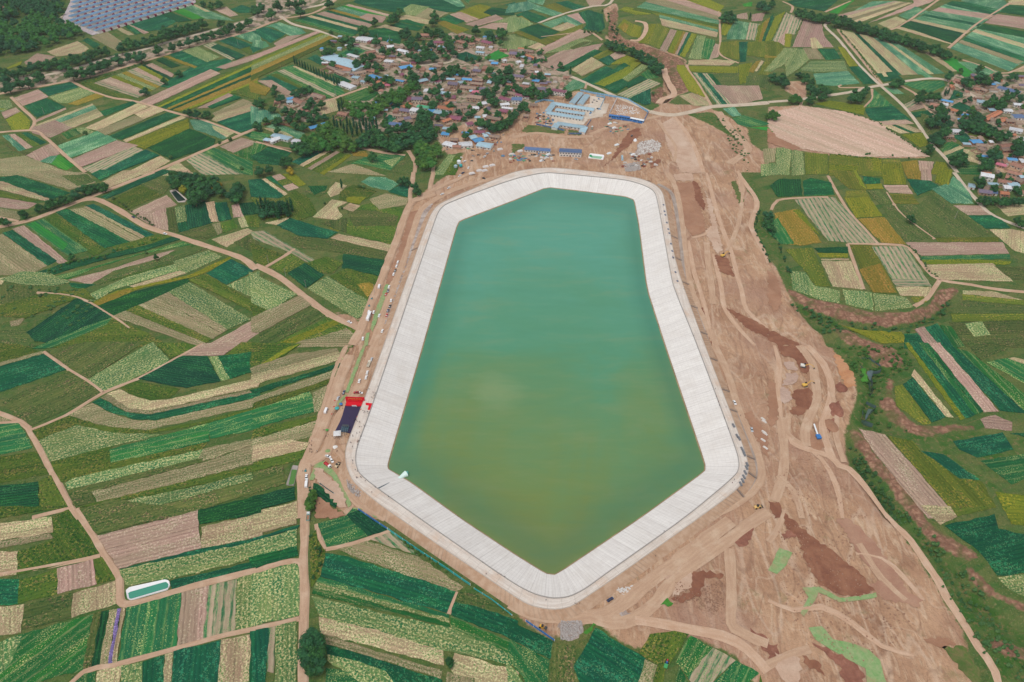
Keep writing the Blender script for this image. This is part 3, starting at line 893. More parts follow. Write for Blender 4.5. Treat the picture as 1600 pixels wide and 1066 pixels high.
# roads and tracks: width m, material, points
ROADS = """
@ 0 0
8 pave 0,520 270,465 470,420 680,355 930,295 1030,262 1360,175 1579,115
5 dirt 0,612 480,490 660,445 1000,345 1200,280 1579,185
3 dirt 70,600 140,670 215,745 185,805
3 dirt 440,500 560,560 700,605 830,625 1110,705 1250,740 1490,830
3 dirt 0,835 190,805 280,850 330,890 400,955 530,1066
5 dirt 940,1066 1320,905 1490,830 1579,795
3 pave 435,0 440,40 400,90 340,130
@ 400 0
8 pave -20,110 60,80 140,70 420,25 590,-10
5 dirt 0,178 150,120 380,70 600,-10
5 pave 150,100 230,150 380,190 510,240
5 pave 600,270 700,300 830,345 970,400 1100,395 1200,380 1240,320 1270,312
3 dirt 970,400 1050,440 1170,445
4 dirt 370,645 490,605 680,540 730,550
2 dirt 0,875 110,905 220,940 
6 dirt 1280,790 1440,645
3 dirt 1090,1066 1110,960 1170,900 1100,830
4 dirt 940,930 980,1000 975,1066
4 dirt 620,905 780,940 920,960
@ 800 0
4 pave 160,145 250,110 370,72 500,40 600,25 650,0
5 pave 370,475 460,515 650,600 760,645 850,690
9 pave 850,690 920,705 1000,710 1110,690 1230,660 1400,650 1579,635
3 dirt 1080,400 1085,430 1150,520 1210,620 1230,655
9 sand 935,420 945,460 960,500 1000,570 985,595 930,610 905,640
7 sand 760,130 815,140 830,170 815,215 780,250 730,248
2 dirt 460,515 450,550
2 dirt 1275,70 1285,240 1275,320 1320,360 1400,390
5 sand 1000,720 1060,800 1120,900 1180,1066
4 dirt 900,740 960,830 1010,910 1000,1000
5 dirt 480,830 640,770 800,740 930,712
6 dirt 0,850 150,820 330,845 500,840
10 dirt 1340,1010 1440,940 1450,900 1350,800 1270,690
3 dirt 180,230 350,210 470,195 560,250
@ 1200 0
6 pave 0,630 140,620 240,608 500,570 620,540 740,520 850,500 1080,490 1280,600
4 pave 420,130 350,155 440,250 560,400 690,525
4 pave 690,525 830,650 920,760 1000,880 1080,960 1170,1066
4 dirt 430,180 480,250 580,370 700,520
3 dirt 750,185 850,140 1140,5
4 dirt 1110,300 1200,220 1300,140 1430,60 1490,20
3 dirt 1200,370 1330,410 1480,450 1579,320
3 dirt 350,75 510,8
3 dirt 90,10 150,40 140,80 
2 dirt 590,665 640,610 640,550
2 dirt 600,540 440,540 450,525 
3 dirt 820,530 910,580 920,610 1010,700
2 dirt 210,620 190,680
@ 0 270
5 dirt 0,368 160,300 330,240 500,172 610,130 800,55 950,0
6 dirt 500,172 590,162 700,210 790,265 900,330 1000,365 1100,395 1300,460 1500,530 1579,600
2 dirt 0,240 120,300
2 dirt 230,740 480,770 700,890 800,960
@ 400 270
6 dirt 0,570 140,640 270,740 430,860 560,930 640,960
8 dirt 1100,130 990,165 955,190 910,290 870,410 810,560 760,690 710,800 670,900 640,980 590,1066
7 dirt 1579,10 1290,80 1130,150 1020,230 980,330 930,480 870,640 820,780 760,960 720,1066
4 dirt 955,190 950,130 965,60 970,0
4 dirt 1070,130 1080,60 1095,0
3 dirt 60,580 180,510 240,470
5 dirt 1000,150 1200,60 1330,0
@ 800 270
3 sand 1200,0 1250,190 1300,350 1350,480 1385,620 1415,720 1450,850 1579,960
4 sand 1390,-10 1450,80 1500,150 1510,210 1475,310 1490,370 1560,500 1579,560
6 dirt 960,0 1010,90 1040,240 1060,430 1090,660 1130,790 1180,900 1260,1066
3 grey 900,70 970,110 1000,170 1025,300 1050,500 1075,690 1150,880 1210,1066
5 dirt 1200,430 1210,560 1230,700 1240,810 
3 sand 1090,420 1120,600 1170,760 1230,1000
3 sand 1240,500 1290,700 1310,830 1400,960 1500,1066
3 dirt 1330,480 1400,300 1420,100 1400,0
3 sand 1110,400 1190,380 1230,330
@ 1200 270
3 dirt 490,440 680,440 790,445 860,460 920,520 980,600 1060,660 1250,690 1420,720 1579,750
3 dirt 1060,660 1020,720 980,775 900,825 
2 dirt 370,20 430,130 500,240 580,330 680,440
2 dirt 730,120 780,200 840,270 1030,410
4 pave 1150,0 1210,80 1280,160 1400,270 1579,400
2 dirt 20,230 60,170 200,155 370,150
2 dirt 490,440 590,720
@ 0 540
3.2 dirt 5,360 130,470 190,540 250,640 300,740 370,870 440,1000 490,1070
2 dirt 190,522 400,435 640,290 850,205 1040,105 1250,-10
2 dirt 270,40 430,150 540,215 640,290
2 dirt 440,1000 200,1060
2 dirt 0,490 130,470
@ 400 540
3 dirt 560,0 500,120 460,230 400,420 340,600
9 dirt 580,60 530,170 480,320 420,480 370,600 320,690 290,800 300,900 290,1066
9 dirt 740,0 690,120 640,260 520,430 470,560 430,660 330,720
4 dirt 500,640 560,720 530,800 590,930 680,1010 800,1066
@ 0 796
4 dirt 470,0 580,170 640,270 700,360 740,430 740,540 760,580 830,578 1000,530 1200,470 1579,375
2.4 dirt 0,430 320,345 620,285
2.2 dirt 280,1062 520,1000 700,960 1090,855 1400,770 1579,735
@ 400 796
5 dirt 300,-60 300,200 290,330 300,500 295,700 290,1066
3 dirt 0,380 150,330 260,318 300,350
2 dirt 0,732 150,700 270,672
2 dirt 375,90 390,180 430,245
2 dirt 430,245 600,210 830,130
2 dirt 1240,510 1185,645
11 dirt 800,-10 940,80 1100,180 1300,310 1450,430 1579,540
@ 800 796
10 dirt 0,570 120,640 300,660 480,660 600,640 800,480 1000,330 1200,180 1350,70
8 dirt 480,660 620,700 760,670 900,560 1000,430 1200,280 1350,180 1450,100 1579,10
6 dirt 1340,240 1350,400 1355,560 1350,700 1420,760 1579,830
3 grey 400,590 600,480 800,340 980,220 1140,90 1290,0
6 sand 760,680 900,700 1100,740 1300,780 1450,860 1579,1000
@ 800 540
5 dirt 1250,0 1330,170 1400,400 1480,580 1530,730 1530,840 1420,950 1200,1066
3 grey 1210,30 1300,260 1390,440 1440,560 1490,680 1500,780 1450,890 1330,980 1190,1066
@ 1200 540
7 dirt 190,0 270,110 290,220 300,330 250,450 230,540 240,620
5 sand 240,0 340,110 390,250 380,370 340,480 350,580 400,700
6 dirt 80,440 100,640 90,800 40,960
4 sand 40,0 70,120 60,260 80,440
3 sand 200,600 330,700 420,860 460,1066
3 dirt 60,800 160,900 210,1066
3 dirt 380,260 420,420 420,560 470,720
4 sand 130,540 150,600 250,640 380,680 440,740 500,760 600,870 740,1066
3 dirt 130,420 120,540 200,600
@ 1200 796
4 sand 690,-10 790,100 880,190 980,340 1050,440 1100,540 1180,660 1300,850 1400,1000 1460,1090
5 dirt 560,210 700,420 850,560
3 sand 0,560 160,620 330,600 520,700 700,840 900,900
3 dirt 100,0 60,120 0,200
3 sand 540,270 700,300 840,420 960,560
4 dirt 0,960 120,900 260,860
"""
# bare-earth patches, nets, stones, ponds on the building ground: material + outline
PATCHES = """
@ 800 0
dark 600,1000 720,810 780,790 800,830 740,880 650,960 560,1030
pale 1000,720 1070,790 1150,980 1190,1066 1040,1066 960,900 930,760
gravel 780,880 870,860 920,890 900,930 760,960
gravel 680,1020 760,1000 800,1040 720,1060
paving 560,640 600,640 580,700 530,720
paving 480,590 570,610 560,720 440,740 430,650 480,640
paving 240,720 330,710 470,740 440,770 250,760
weed 60,810 100,770 330,795 320,825 100,820
weed 0,890 80,890 60,920 0,950
weed 355,800 430,815 420,835 340,830
pale 480,955 570,965 560,990 470,980
dark 850,1000 920,980 900,1020 860,1040
@ 1200 0
plough 0,700 200,652 480,692 680,755 850,872 1000,968 900,968 560,968 380,948 200,918 60,860 0,780
brown 0,790 60,850 200,915 150,930 0,880
@ 1200 270
dark 0,970 60,990 210,1066 60,1066 0,1030
brown 0,600 60,660 90,800 40,860 0,800
@ 400 270
gravel 1000,230 1090,190 1060,330 1010,460 960,560 930,560 960,400
brown 950,240 1000,230 960,380 870,620 820,690 800,680 880,480
gravel 930,560 980,480 960,560 880,780 830,950 790,930 870,720
net 800,690 820,690 790,790 750,900 720,980 705,960 745,830
net 680,990 702,985 690,1066 665,1066
@ 800 270
brown 1000,65 1120,55 1185,280 1195,360 1110,390 1060,310
dark 1115,50 1150,70 1190,200 1180,230 1130,170
pale 1190,360 1230,330 1300,480 1260,500
dark 1252,508 1335,530 1372,640 1280,610
pale 1190,110 1230,180 1300,470 1240,380
pale 1000,10 1110,0 1115,50 1010,50
dark 1310,830 1450,890 1579,960 1579,1020 1450,960
dark 1150,830 1180,830 1250,1030 1230,1060 1190,950
weed 1350,60 1380,50 1430,180 1400,190
@ 400 540
net 660,0 680,0 620,160 570,290 550,290 600,150
net 500,350 555,300 560,310 500,380
net 430,500 455,430 462,440 435,500
net 325,830 370,720 430,715 500,800 590,980 570,1000 470,810 390,750 355,830
net 600,1000 690,1005 750,1062 730,1060 680,1015 600,1010
pale 355,760 400,760 500,850 560,950 560,1000 500,990 380,830
brown 360,930 400,940 550,1050 500,1066 370,1066
brown 620,960 760,980 900,1066 820,1066 700,1010
gravel 560,830 660,920 630,940 570,890
@ 800 540
brown 1430,420 1470,400 1579,560 1579,700 1500,560
@ 1200 540
dark 60,0 180,0 255,120 245,180 200,160 160,80 90,60
dark 145,300 180,270 250,260 280,295 260,380 230,410 185,440 130,400 180,370
gravelpale 110,170 170,165 185,200 150,240 90,250
gravelpale 55,290 80,255 130,265 150,330 100,360 50,320
gravelpale 100,100 160,100 185,150 120,150
brown 0,200 60,240 60,460 20,500 0,480
orange 400,30 440,60 530,180 545,250 490,260 440,180
darkred 415,240 450,225 480,260 450,290 420,265
darkred 390,370 440,340 450,400 420,440 385,420
darkred 360,460 420,450 430,500 380,540 360,510
brown 260,520 330,560 350,630 290,650 240,600
water 550,100 620,92 685,140 690,170 640,180 630,220 640,300 620,320 615,240 580,180
water 600,365 660,395 610,450 580,490 640,505 570,480 585,400
dark 0,960 60,960 90,1066 40,1066
weedgreen 570,150 600,140 620,220 580,225
@ 800 796
dark 1120,380 1180,375 1305,400 1280,430 1190,420 1170,520 1060,575 980,550 1100,510
weedgreen 895,575 960,545 995,580 960,600
brown 620,620 700,580 720,600 650,630
gravel 290,700 350,680 440,690 440,760 370,810 300,790
gravel 640,640 700,620 740,640 680,670
darkred 1370,200 1470,95 1490,110 1460,210 1400,230
darkred 1470,730 1579,800 1579,880 1530,840
pale 930,420 1100,330 1110,480 990,540 1000,440
weedgreen 440,760 500,700 520,710 460,770
@ 1200 796
dark 75,0 150,60 260,160 420,270 560,380 660,500 560,540 430,520 320,470 240,330 180,170 110,100
darkred 80,150 140,130 180,160 100,190
net 70,237 150,268 115,340 55,398 0,375
net 210,482 320,478 440,545 560,535 665,512 672,540 560,560 440,572 310,510 290,560 220,660 200,640 250,540
net 250,730 330,720 400,800 500,820 620,865 690,930 710,1010 790,1066 630,1066 600,980 500,930 380,860 290,800
darkred 0,830 60,830 70,890 0,920
darkred 270,820 380,860 500,930 590,1010 600,1066 520,1060 440,960
dark 210,900 330,960 350,1030 240,960
pale 40,880 200,920 200,1060 60,1000
purple 420,60 500,60 660,200 880,520 960,560 880,560 600,330
purple 620,470 700,440 930,560 940,600 720,560
brown 960,800 1100,790 1160,830 1060,850
weed 1070,850 1200,840 1270,930 1400,1066 1200,1000
"""
# terrain zones painted on the ground sheet: kind + outline (d dirt, v village earth, c cliff clay, g green gully, h hollow with depth)
ZONES = """
@ 800 0
d 560,60 640,15 660,50 640,90 650,140 640,190 700,240 800,265 890,300 1000,330 1070,370 1080,420 1020,400 1010,420 1100,560 1020,590 950,640 880,640 840,600 860,560 930,540 940,440 880,360 830,320 740,280 640,260 570,240 600,170
c 600,70 640,40 660,90 640,180 700,240 890,300 1070,370 1075,420 1010,420 1095,555 1010,590 960,520 940,440 880,360 740,280 640,255 590,220
h5 620,120 640,200 700,255 800,280 880,320 960,430 1000,560 960,620 890,630 870,600 930,540 930,440 870,370 740,290 640,262 590,215
g 590,80 640,90 655,160 612,225 580,212
c 840,600 860,560 930,520 960,560 990,590 950,640 880,640
d 0,690 180,610 420,560 650,590 850,690 930,640 1150,650 1280,690 1450,790 1470,880 1579,960 1579,1066 0,1066
d 0,800 60,700 200,620 400,560 840,690 700,760 560,1066 0,1066
v 0,300 150,320 350,440 400,500 340,560 180,620 0,800
g 1060,700 1240,690 1450,860 1470,940 1360,1000 1440,900 1330,830 1200,760
@ 1200 0
d 0,660 200,650 480,690 680,750 850,870 1000,970 900,975 560,975 380,960 200,930 0,920
d 120,500 240,500 230,620 100,560
v 950,640 1050,600 1150,460 1250,450 1579,480 1579,1066 1320,1066 1200,800 1000,760
d 1450,920 1579,940 1579,1066 1400,1066
@ 400 0
v 560,220 760,240 1000,290 1230,190 1440,250 1579,330 1579,820 1200,960 1100,840 640,800 520,680 660,530 440,440 560,330 640,300
v 130,580 220,560 440,580 480,680 300,760 140,680
d 1579,740 1300,930 1180,1066 1579,1066
d 1130,830 1300,760 1579,640 1579,850 1180,960
v 0,0 600,0 140,130 0,180
@ 0 0
v 340,130 440,40 460,0 1250,-20 600,195 500,200
v 0,520 480,410 1000,280 1579,100 1579,190 1000,345 480,490 0,615
g 0,0 430,0 400,100 340,130 500,220 150,330 0,380
@ 400 270
d 1200,0 1579,0 1579,60 1100,300 800,1066 590,1066 640,980 730,740 860,440 930,220 960,170
d 620,890 480,850 440,840 560,930 640,980
@ 800 270
d 0,0 1390,0 1510,200 1470,310 1579,560 1579,1066 1190,1066 1000,500 900,90 0,30
g 1390,0 1500,50 1579,300 1579,560 1520,430 1490,310 1520,200
@ 1200 270
d 0,500 120,740 250,880 380,1066 0,1066
g 0,340 60,420 100,560 250,830 450,900 700,940 850,930 1040,830 1130,870 900,980 560,970 300,960 200,830 60,600
c 110,700 250,770 480,815 650,860 860,855 1000,800 1040,720 1180,700 1180,740 1060,830 980,880 850,925 700,930 450,890 250,830 130,760
h7 120,760 250,830 450,890 700,930 850,920 980,870 1060,800 1130,760 1110,860 1020,910 850,950 600,970 440,940 300,960 200,870
c 380,920 460,930 560,1010 700,1060 860,1066 500,1066 420,980
h4 300,970 380,930 500,1066 330,1066
@ 400 540
d 580,0 820,0 545,660 560,830 850,1066 560,1066 500,1000 350,840 340,1066 270,1066 280,750 330,620 420,400
@ 800 540
d 1190,0 1579,0 1579,1066 1150,1066 1470,800 1460,680
@ 1200 540
d 0,0 380,0 540,200 550,320 500,480 470,520 500,740 760,1066 0,1066
c 380,0 440,60 540,190 550,330 480,480 490,420 520,220 400,30
g 420,0 840,0 900,140 760,190 660,340 720,420 880,530 1000,560 1300,530 1579,600 1579,660 1480,700 1300,700 1140,580 1080,640 1330,800 1460,900 1470,1066 1420,1000 1320,840 940,650 860,580 720,540 560,500 490,470 550,320 545,200
c 640,0 760,0 840,90 830,150 680,120 600,30
c 730,180 780,200 770,300 800,380 900,480 1010,500 1130,480 1300,495 1310,530 1180,530 1040,540 1000,580 860,540 760,460 700,380 660,340 720,320
c 500,510 560,505 690,700 880,900 985,1066 870,1066 740,850 620,740 520,570
h5 480,520 510,540 530,600 620,760 740,880 850,1066 740,1066 600,850 490,680
h5 590,100 700,160 650,340 700,400 860,550 720,530 570,490 600,350 620,240
h4 560,20 700,130 820,160 720,180 600,90
g 470,520 520,560 620,760 740,890 850,1066 720,1066 600,850 500,690
@ 800 796
d 0,520 60,600 0,640 250,810 440,700 520,700 760,870 1090,770 1400,910 1579,1066 1579,0 1200,0
@ 1200 796
d 0,0 700,0 850,180 1050,500 1200,760 1350,1066 0,1066
g 740,0 860,0 980,190 1200,340 1300,500 1430,620 1579,900 1579,1066 1400,1000 1200,700 1050,440 880,190
c 880,0 980,60 1100,160 1280,255 1340,310 1250,305 1170,295 950,150
c 1190,340 1260,345 1400,500 1579,640 1579,730 1300,495
h5 800,50 900,130 960,180 1190,330 1300,500 1430,620 1579,820 1579,930 1400,720 1200,560 1080,350 960,230
c 1300,820 1450,800 1579,900 1579,1000 1450,900
"""
# ------------------------------------------------------------------ reservoir outlines (photo survey)
WATER = [(800,315.6),(855,293.3),(905,299),(977,308),(990,313),(997.6,353.6),(1010,452),(1038,540),(1100,725),(1100,736),(997.6,810),(868,897),(853,895),(800,862),(721.7,810),(643,753),(607.7,732.5),(607.7,725),(661,545),(714,356),(719,346)]
INNER = [(800,281),(850,270),(881,272.5),(977,281.4),(1006,290),(1019,297),(1025.5,306),(1048,432),(1053,452),(1089,540),(1151,706),(1154.6,727.5),(1149.6,742.7),(1068.5,810),(952,892),(914,920),(888.7,932.8),(863,935),(833,927.7),(800,910),(655.9,810),(562,742.7),(555.8,722.4),(557,702),(577,649),(614,540),(681,341),(688,327),(699,318)]
OUTER = [(800,269),(830,264),(860,262),(890,264),(950,271),(998,278),(1023,287.7),(1035.6,300),(1041,325),(1056,414),(1101.5,540),(1169,715),(1170,740),(1154.6,763),(1094,810),(1111.6,796),(901,945.5),(873.5,953),(850.7,951.8),(825,945.5),(800,930),(602.7,796),(564.7,765.5),(549.5,750),(540.6,727.5),(539,707),(542,692),(572,616),(599,540),(668.5,343.5),(678.7,325.7),(691,315.6)]
OUTER.pop(14)
ZC, ZW, ZB = 3.2, -7.5, -10.0
def ring(pts, z, n):
    P = [ground_at(x, y, z) for x, y in pts]
    c = sum(P, Vector()) / len(P)
    return P
def resample(P, n):
    L = [0.0]
    for i in range(len(P)): L.append(L[-1] + (P[(i + 1) % len(P)] - P[i]).length)
    out = []; k = 0
    for i in range(n):
        t = L[-1] * i / n
        while L[k + 1] < t: k += 1
        a, b = P[k], P[(k + 1) % len(P)]; f = (t - L[k]) / max(1e-6, L[k + 1] - L[k]); out.append(a.lerp(b, f))
    return out, L[-1]
def chaikin(P, it=2, k=.18):
    for _ in range(it):
        Q = []
        for i in range(len(P)):
            a, b = P[i], P[(i + 1) % len(P)]; Q += [a.lerp(b, k), a.lerp(b, 1 - k)]
        P = Q
    return P
NR = 480
wat_p = chaikin(ring(WATER, ZW, 0), 1, .1); inn_p = chaikin(ring(INNER, ZC, 0), 2, .2); out_p = chaikin(ring(OUTER, ZC, 0), 2, .2)
inn, LIN = resample(inn_p, NR)
def ray_hit(poly, p, d):
    best = None
    for i in range(len(poly)):
        a, b = poly[i], poly[(i + 1) % len(poly)]; e = b - a; den = d.x * e.y - d.y * e.x
        if abs(den) < 1e-9: continue
        t = ((a.x - p.x) * e.y - (a.y - p.y) * e.x) / den; s = ((a.x - p.x) * d.y - (a.y - p.y) * d.x) / den
        if t > 1e-6 and 0 <= s <= 1 and (best is None or t < best): best = t
    return best
def normals(P, win):
    n = len(P); o = []
    for i in range(n):
        t = P[(i + win) % n] - P[(i - win) % n]; o.append(Vector((t.y, -t.x, 0)).normalized())
    return o
ar = sum(inn[i].x * inn[(i + 1) % NR].y - inn[(i + 1) % NR].x * inn[i].y for i in range(NR))
sg = 1 if ar > 0 else -1
nrm = [n * sg for n in normals(inn, 5)]                   # outward
wat, outr = [], []
# match the water line to the crest by nearest relative arc position (fan at the corners)
def arc_match(P, ref):
    Q, L = resample(P, 3000); Q = Q; idx = []; out = []
    k0 = min(range(3000), key=lambda j: (Q[j] - ref[0]).length_squared); k = k0
    tot = 0
    for i, p in enumerate(ref):
        rngk = range(-10, 60) if i else range(0, 1)
        best = min(rngk, key=lambda d: (Vector((Q[(k + d) % 3000].x - p.x, Q[(k + d) % 3000].y - p.y, 0))).length_squared)
        k = k + best; idx.append(k)
    # smooth the index so corners fan out evenly
    a = np.array(idx, float); n = len(a); span = 3000.0
    base = np.arange(n) * span / n; dlt = a - base
    ker = np.ones(25) / 25; pad = np.concatenate([dlt[-12:], dlt, dlt[:12]]); dlt = np.convolve(pad, ker, 'valid')
    for v in base + dlt: out.append(Q[int(round(v)) % 3000].copy())
    return out
def same_way(P):
    a = sum(P[i].x * P[(i + 1) % len(P)].y - P[(i + 1) % len(P)].x * P[i].y for i in range(len(P)))
    return P if (a > 0) == (ar > 0) else P[::-1]
wat = arc_match(same_way(wat_p), inn); outr = arc_match(same_way(out_p), inn)
sg_a, sg_b = ground_at(560, 600), ground_at(535, 705)
def toe_w(p):
    d = 0 if sg_b.y - 5 < p.y < sg_a.y + 5 else min(abs(p.y - sg_a.y - 5), abs(p.y - sg_b.y + 5)); return 1.2 + 5.8 * min(1, d / 22) if p.x < -60 else 7
toe = [Vector((p.x + n.x * toe_w(p), p.y + n.y * toe_w(p), -.3)) for p, n in zip(outr, nrm)]
bot = []
for p, q in zip(inn, wat):
    d = Vector((q.x - p.x, q.y - p.y, 0)); f = (ZC - ZB) / (ZC - ZW); bot.append(Vector((p.x + d.x * f, p.y + d.y * f, ZB)))
# ------------------------------------------------------------------ terrain sheet
def axis(lo, hi, st, far):
    a = list(np.arange(lo, hi + .1, st)); s = st; x = hi
    while x < far: s *= 1.5; x += s; a.append(x)
    s = st; x = lo; pre = []
    while x > -far * (0.0 if False else 1): s *= 1.5; x -= s; pre.append(x)
    return np.array(pre[::-1] + a)
GX = axis(-1080, 1080, 3.2, 14000); GY = axis(215, 1720, 3.2, 14000)
XX, YY = np.meshgrid(GX, GY)
zn = {k: np.zeros(XX.shape, np.float32) for k in 'dvcgh'}
for t, px in tiles(ZONES):
    poly = [ground_at(*spread(px(s))) for s in t[1:]]; k = t[0][0]
    x0, x1 = min(p.x for p in poly), max(p.x for p in poly); y0, y1 = min(p.y for p in poly), max(p.y for p in poly)
    ix = np.searchsorted(GX, [x0, x1]); iy = np.searchsorted(GY, [y0, y1]); sl_ = (slice(iy[0], iy[1] + 1), slice(ix[0], ix[1] + 1))
    m = inpoly(XX[sl_], YY[sl_], poly)
    zn[k][sl_] = np.where(m, float(t[0][1:]) if k == 'h' else 1.0, zn[k][sl_])
def blur(a, n):
    for _ in range(n):
        b = a.copy(); b[1:-1] = (a[:-2] + 2 * a[1:-1] + a[2:]) / 4; a = b.copy(); a[:, 1:-1] = (b[:, :-2] + 2 * b[:, 1:-1] + b[:, 2:]) / 4
    return a
for k, n in (('d', 3), ('v', 3), ('c', 2), ('g', 3), ('h', 2)): zn[k] = blur(zn[k], n)
def vnoise(x, y, sz, seed):
    r = np.random.default_rng(seed).random((256, 256)); u = x / sz; v = y / sz; i = np.floor(u).astype(int); j = np.floor(v).astype(int); fu = u - i; fv = v - j
    fu = fu * fu * (3 - 2 * fu); fv = fv * fv * (3 - 2 * fv); g = lambda a, b: r[a % 256, b % 256]
    return (g(i, j) * (1 - fu) + g(i + 1, j) * fu) * (1 - fv) + (g(i, j + 1) * (1 - fu) + g(i + 1, j + 1) * fu) * fv
nz = vnoise(XX, YY, 14, 1) * .6 + vnoise(XX, YY, 6, 2) * .4
ZZ = -zn['h'] * (.85 + .3 * nz) - np.clip(zn['d'], 0, 1) * .5 * nz - np.clip(zn['c'], 0, 1) * 2.2 * nz * (zn['h'] > .05) - .05
inn_sh = [p + (q - p) * .5 for p, q in zip(outr, inn)]
pit = inpoly(XX, YY, inn_sh); ZZ = np.where(pit, -16.0, ZZ)
ny, nx = XX.shape
me = bpy.data.meshes.new('ground'); V = np.stack([XX, YY, ZZ], -1).reshape(-1, 3)
me.vertices.add(nx * ny); me.vertices.foreach_set('co', V.astype(np.float32).ravel())
i0 = (np.arange(ny - 1)[:, None] * nx + np.arange(nx - 1)[None]).ravel(); q = np.stack([i0, i0 + 1, i0 + nx + 1, i0 + nx], -1).astype(np.int32)
me.loops.add(q.size); me.loops.foreach_set('vertex_index', q.ravel()); me.polygons.add(len(q))
me.polygons.foreach_set('loop_start', np.arange(0, q.size, 4, dtype=np.int32)); me.update(calc_edges=True)
at = me.color_attributes.new('zone', 'FLOAT_COLOR', 'POINT')
at.data.foreach_set('color', np.stack([zn['d'], zn['c'], zn['g'], zn['v']], -1).astype(np.float32).ravel())
me.polygons.foreach_set('use_smooth', [True] * len(me.polygons))
s = NT('open ground', .95, .1)
za = s.n('ShaderNodeVertexColor', layer_name='zone'); sp_ = s.n('ShaderNodeSeparateColor'); s.l(za.outputs[0], sp_.inputs[0])
g = s.n('ShaderNodeNewGeometry').outputs['Position']
n40, n12, n4, n1 = s.noise(g, 42, 4, .6), s.noise(g, 13, 4, .6, .5), s.noise(g, 4, 3, .65), s.noise(g, 1.4, 3, .7)
edge = s.math('MULTIPLY', s.math('SUBTRACT', n4, .5), .7)
# parcels beyond the surveyed fields
br = s.n('ShaderNodeTexBrick'); s.l(s.n('ShaderNodeMapping').outputs[0], br.inputs[0]); mp = br.inputs[0].links[0].from_node; s.l(g, mp.inputs[0])
mp.inputs['Rotation'].default_value = (0, 0, R(28)); br.inputs['Scale'].default_value = 1; br.inputs['Brick Width'].default_value = 70; br.inputs['Row Height'].default_value = 24
br.inputs['Mortar Size'].default_value = 1.0; br.inputs['Color1'].default_value = lin('#2c6b40'); br.inputs['Color2'].default_value = lin('#97825f'); br.inputs['Mortar'].default_value = lin('#8d7a58')
weed = s.mix(s.ramp(n12, .36, .64), lin('#43662e'), lin('#666a3c')); weed = s.mix(s.math('MULTIPLY', s.ramp(n4, .5, .66), .8), weed, lin('#35562a')); weed = s.mix(s.math('MULTIPLY', s.ramp(n1, .56, .7), .6), weed, lin('#a08b68'))
sxyz = s.n('ShaderNodeSeparateXYZ'); s.l(g, sxyz.inputs[0])
outside = s.math('MAXIMUM', s.math('MAXIMUM', s.ramp(sxyz.outputs[1], 1640, 1660), s.ramp(s.math('SUBTRACT', s.math('ABSOLUTE', sxyz.outputs[0]), s.math('MULTIPLY', sxyz.outputs[1], .48)), 300, 320)), s.ramp(s.math('MULTIPLY', sxyz.outputs[1], -1.0), -225, -215))
br2 = s.n('ShaderNodeTexBrick'); mp2 = s.n('ShaderNodeMapping'); s.l(g, mp2.inputs[0]); mp2.inputs['Rotation'].default_value = (0, 0, R(-24)); s.l(mp2.outputs[0], br2.inputs[0])
br2.inputs['Scale'].default_value = 1; br2.inputs['Brick Width'].default_value = 46; br2.inputs['Row Height'].default_value = 9; br2.inputs['Mortar Size'].default_value = .35; br2.inputs['Bias'].default_value = -.1
br2.inputs['Color1'].default_value = lin('#2f5f2c'); br2.inputs['Color2'].default_value = lin('#7c7a4c'); br2.inputs['Mortar'].default_value = lin('#6a6440')
weed = s.mix(s.math('MULTIPLY', s.ramp(n40, .35, .6), .55), weed, br2.outputs[0])
weed = s.mix(s.math('MULTIPLY', outside, .85), weed, br.outputs[0])
# bare earth of the building ground: wheel-drawn streaks, pale dust, damp areas
strk = s.noise(s.vec(g, (1, .22, 1)), 5, 4, .65, 1.2)
dirt = s.mix(s.ramp(n40, .38, .62), lin('#bb977a'), lin('#a58066')); dirt = s.mix(s.math('MULTIPLY', s.ramp(strk, .5, .68), .75), dirt, lin('#ccb196'))
dirt = s.mix(s.math('MULTIPLY', s.ramp(n12, .58, .72), .6), dirt, lin('#8d6a52')); dirt = s.mix(s.math('MULTIPLY', s.ramp(n1, .6, .75), .45), dirt, lin('#755646'))
vo = s.n('ShaderNodeTexVoronoi', feature='DISTANCE_TO_EDGE'); s.l(s.vec(g, (1, 1, 1)), vo.inputs['Vector']); vo.inputs['Scale'].default_value = .16
for sc_, of_, st_, w_, col_, k_ in ((40, (0, 0, 0), .22, .011, '#cdb39c', .5), (26, (300, 90, 0), .3, .012, '#7d5d4b', .34), (34, (90, 400, 0), .7, .009, '#cbb29c', .3)):
    tn = s.noise(s.vec(g, (1, st_, 1), of_), sc_, 2.2, .45, .3)
    dirt = s.mix(s.math('MULTIPLY', s.ramp(s.math('ABSOLUTE', s.math('SUBTRACT', tn, .5)), w_ * 1.5, w_ * .4), k_), dirt, lin(col_))
dirt = s.mix(s.math('MULTIPLY', s.ramp(s.noise(g, 24, 5, .7), .6, .7), .5), dirt, lin('#6f7048'))
fg = s.noise(s.vec(g, (1, .4, 1)), 2.6, 4, .75); dirt = s.hsv(dirt, .5, 1.0, s.math('ADD', .72, s.math('MULTIPLY', fg, .56)))
dirt = s.mix(s.math('MULTIPLY', s.ramp(s.noise(g, 90, 3, .5), .48, .66), .55), dirt, lin('#a07c6c'))
clay = s.mix(s.ramp(n4, .36, .62), lin('#b08a72'), lin('#8a6452')); clay = s.mix(s.math('MULTIPLY', s.ramp(vo.outputs['Distance'], .22, .02), .6), clay, lin('#684a3c')); clay = s.mix(s.math('MULTIPLY', s.ramp(n12, .5, .62), .75), clay, lin('#5c6038'))
gul = s.mix(s.ramp(n12, .4, .6), lin('#3c6228'), lin('#566a38')); gul = s.mix(s.math('MULTIPLY', s.ramp(n4, .52, .66), .7), gul, lin('#84724f')); 
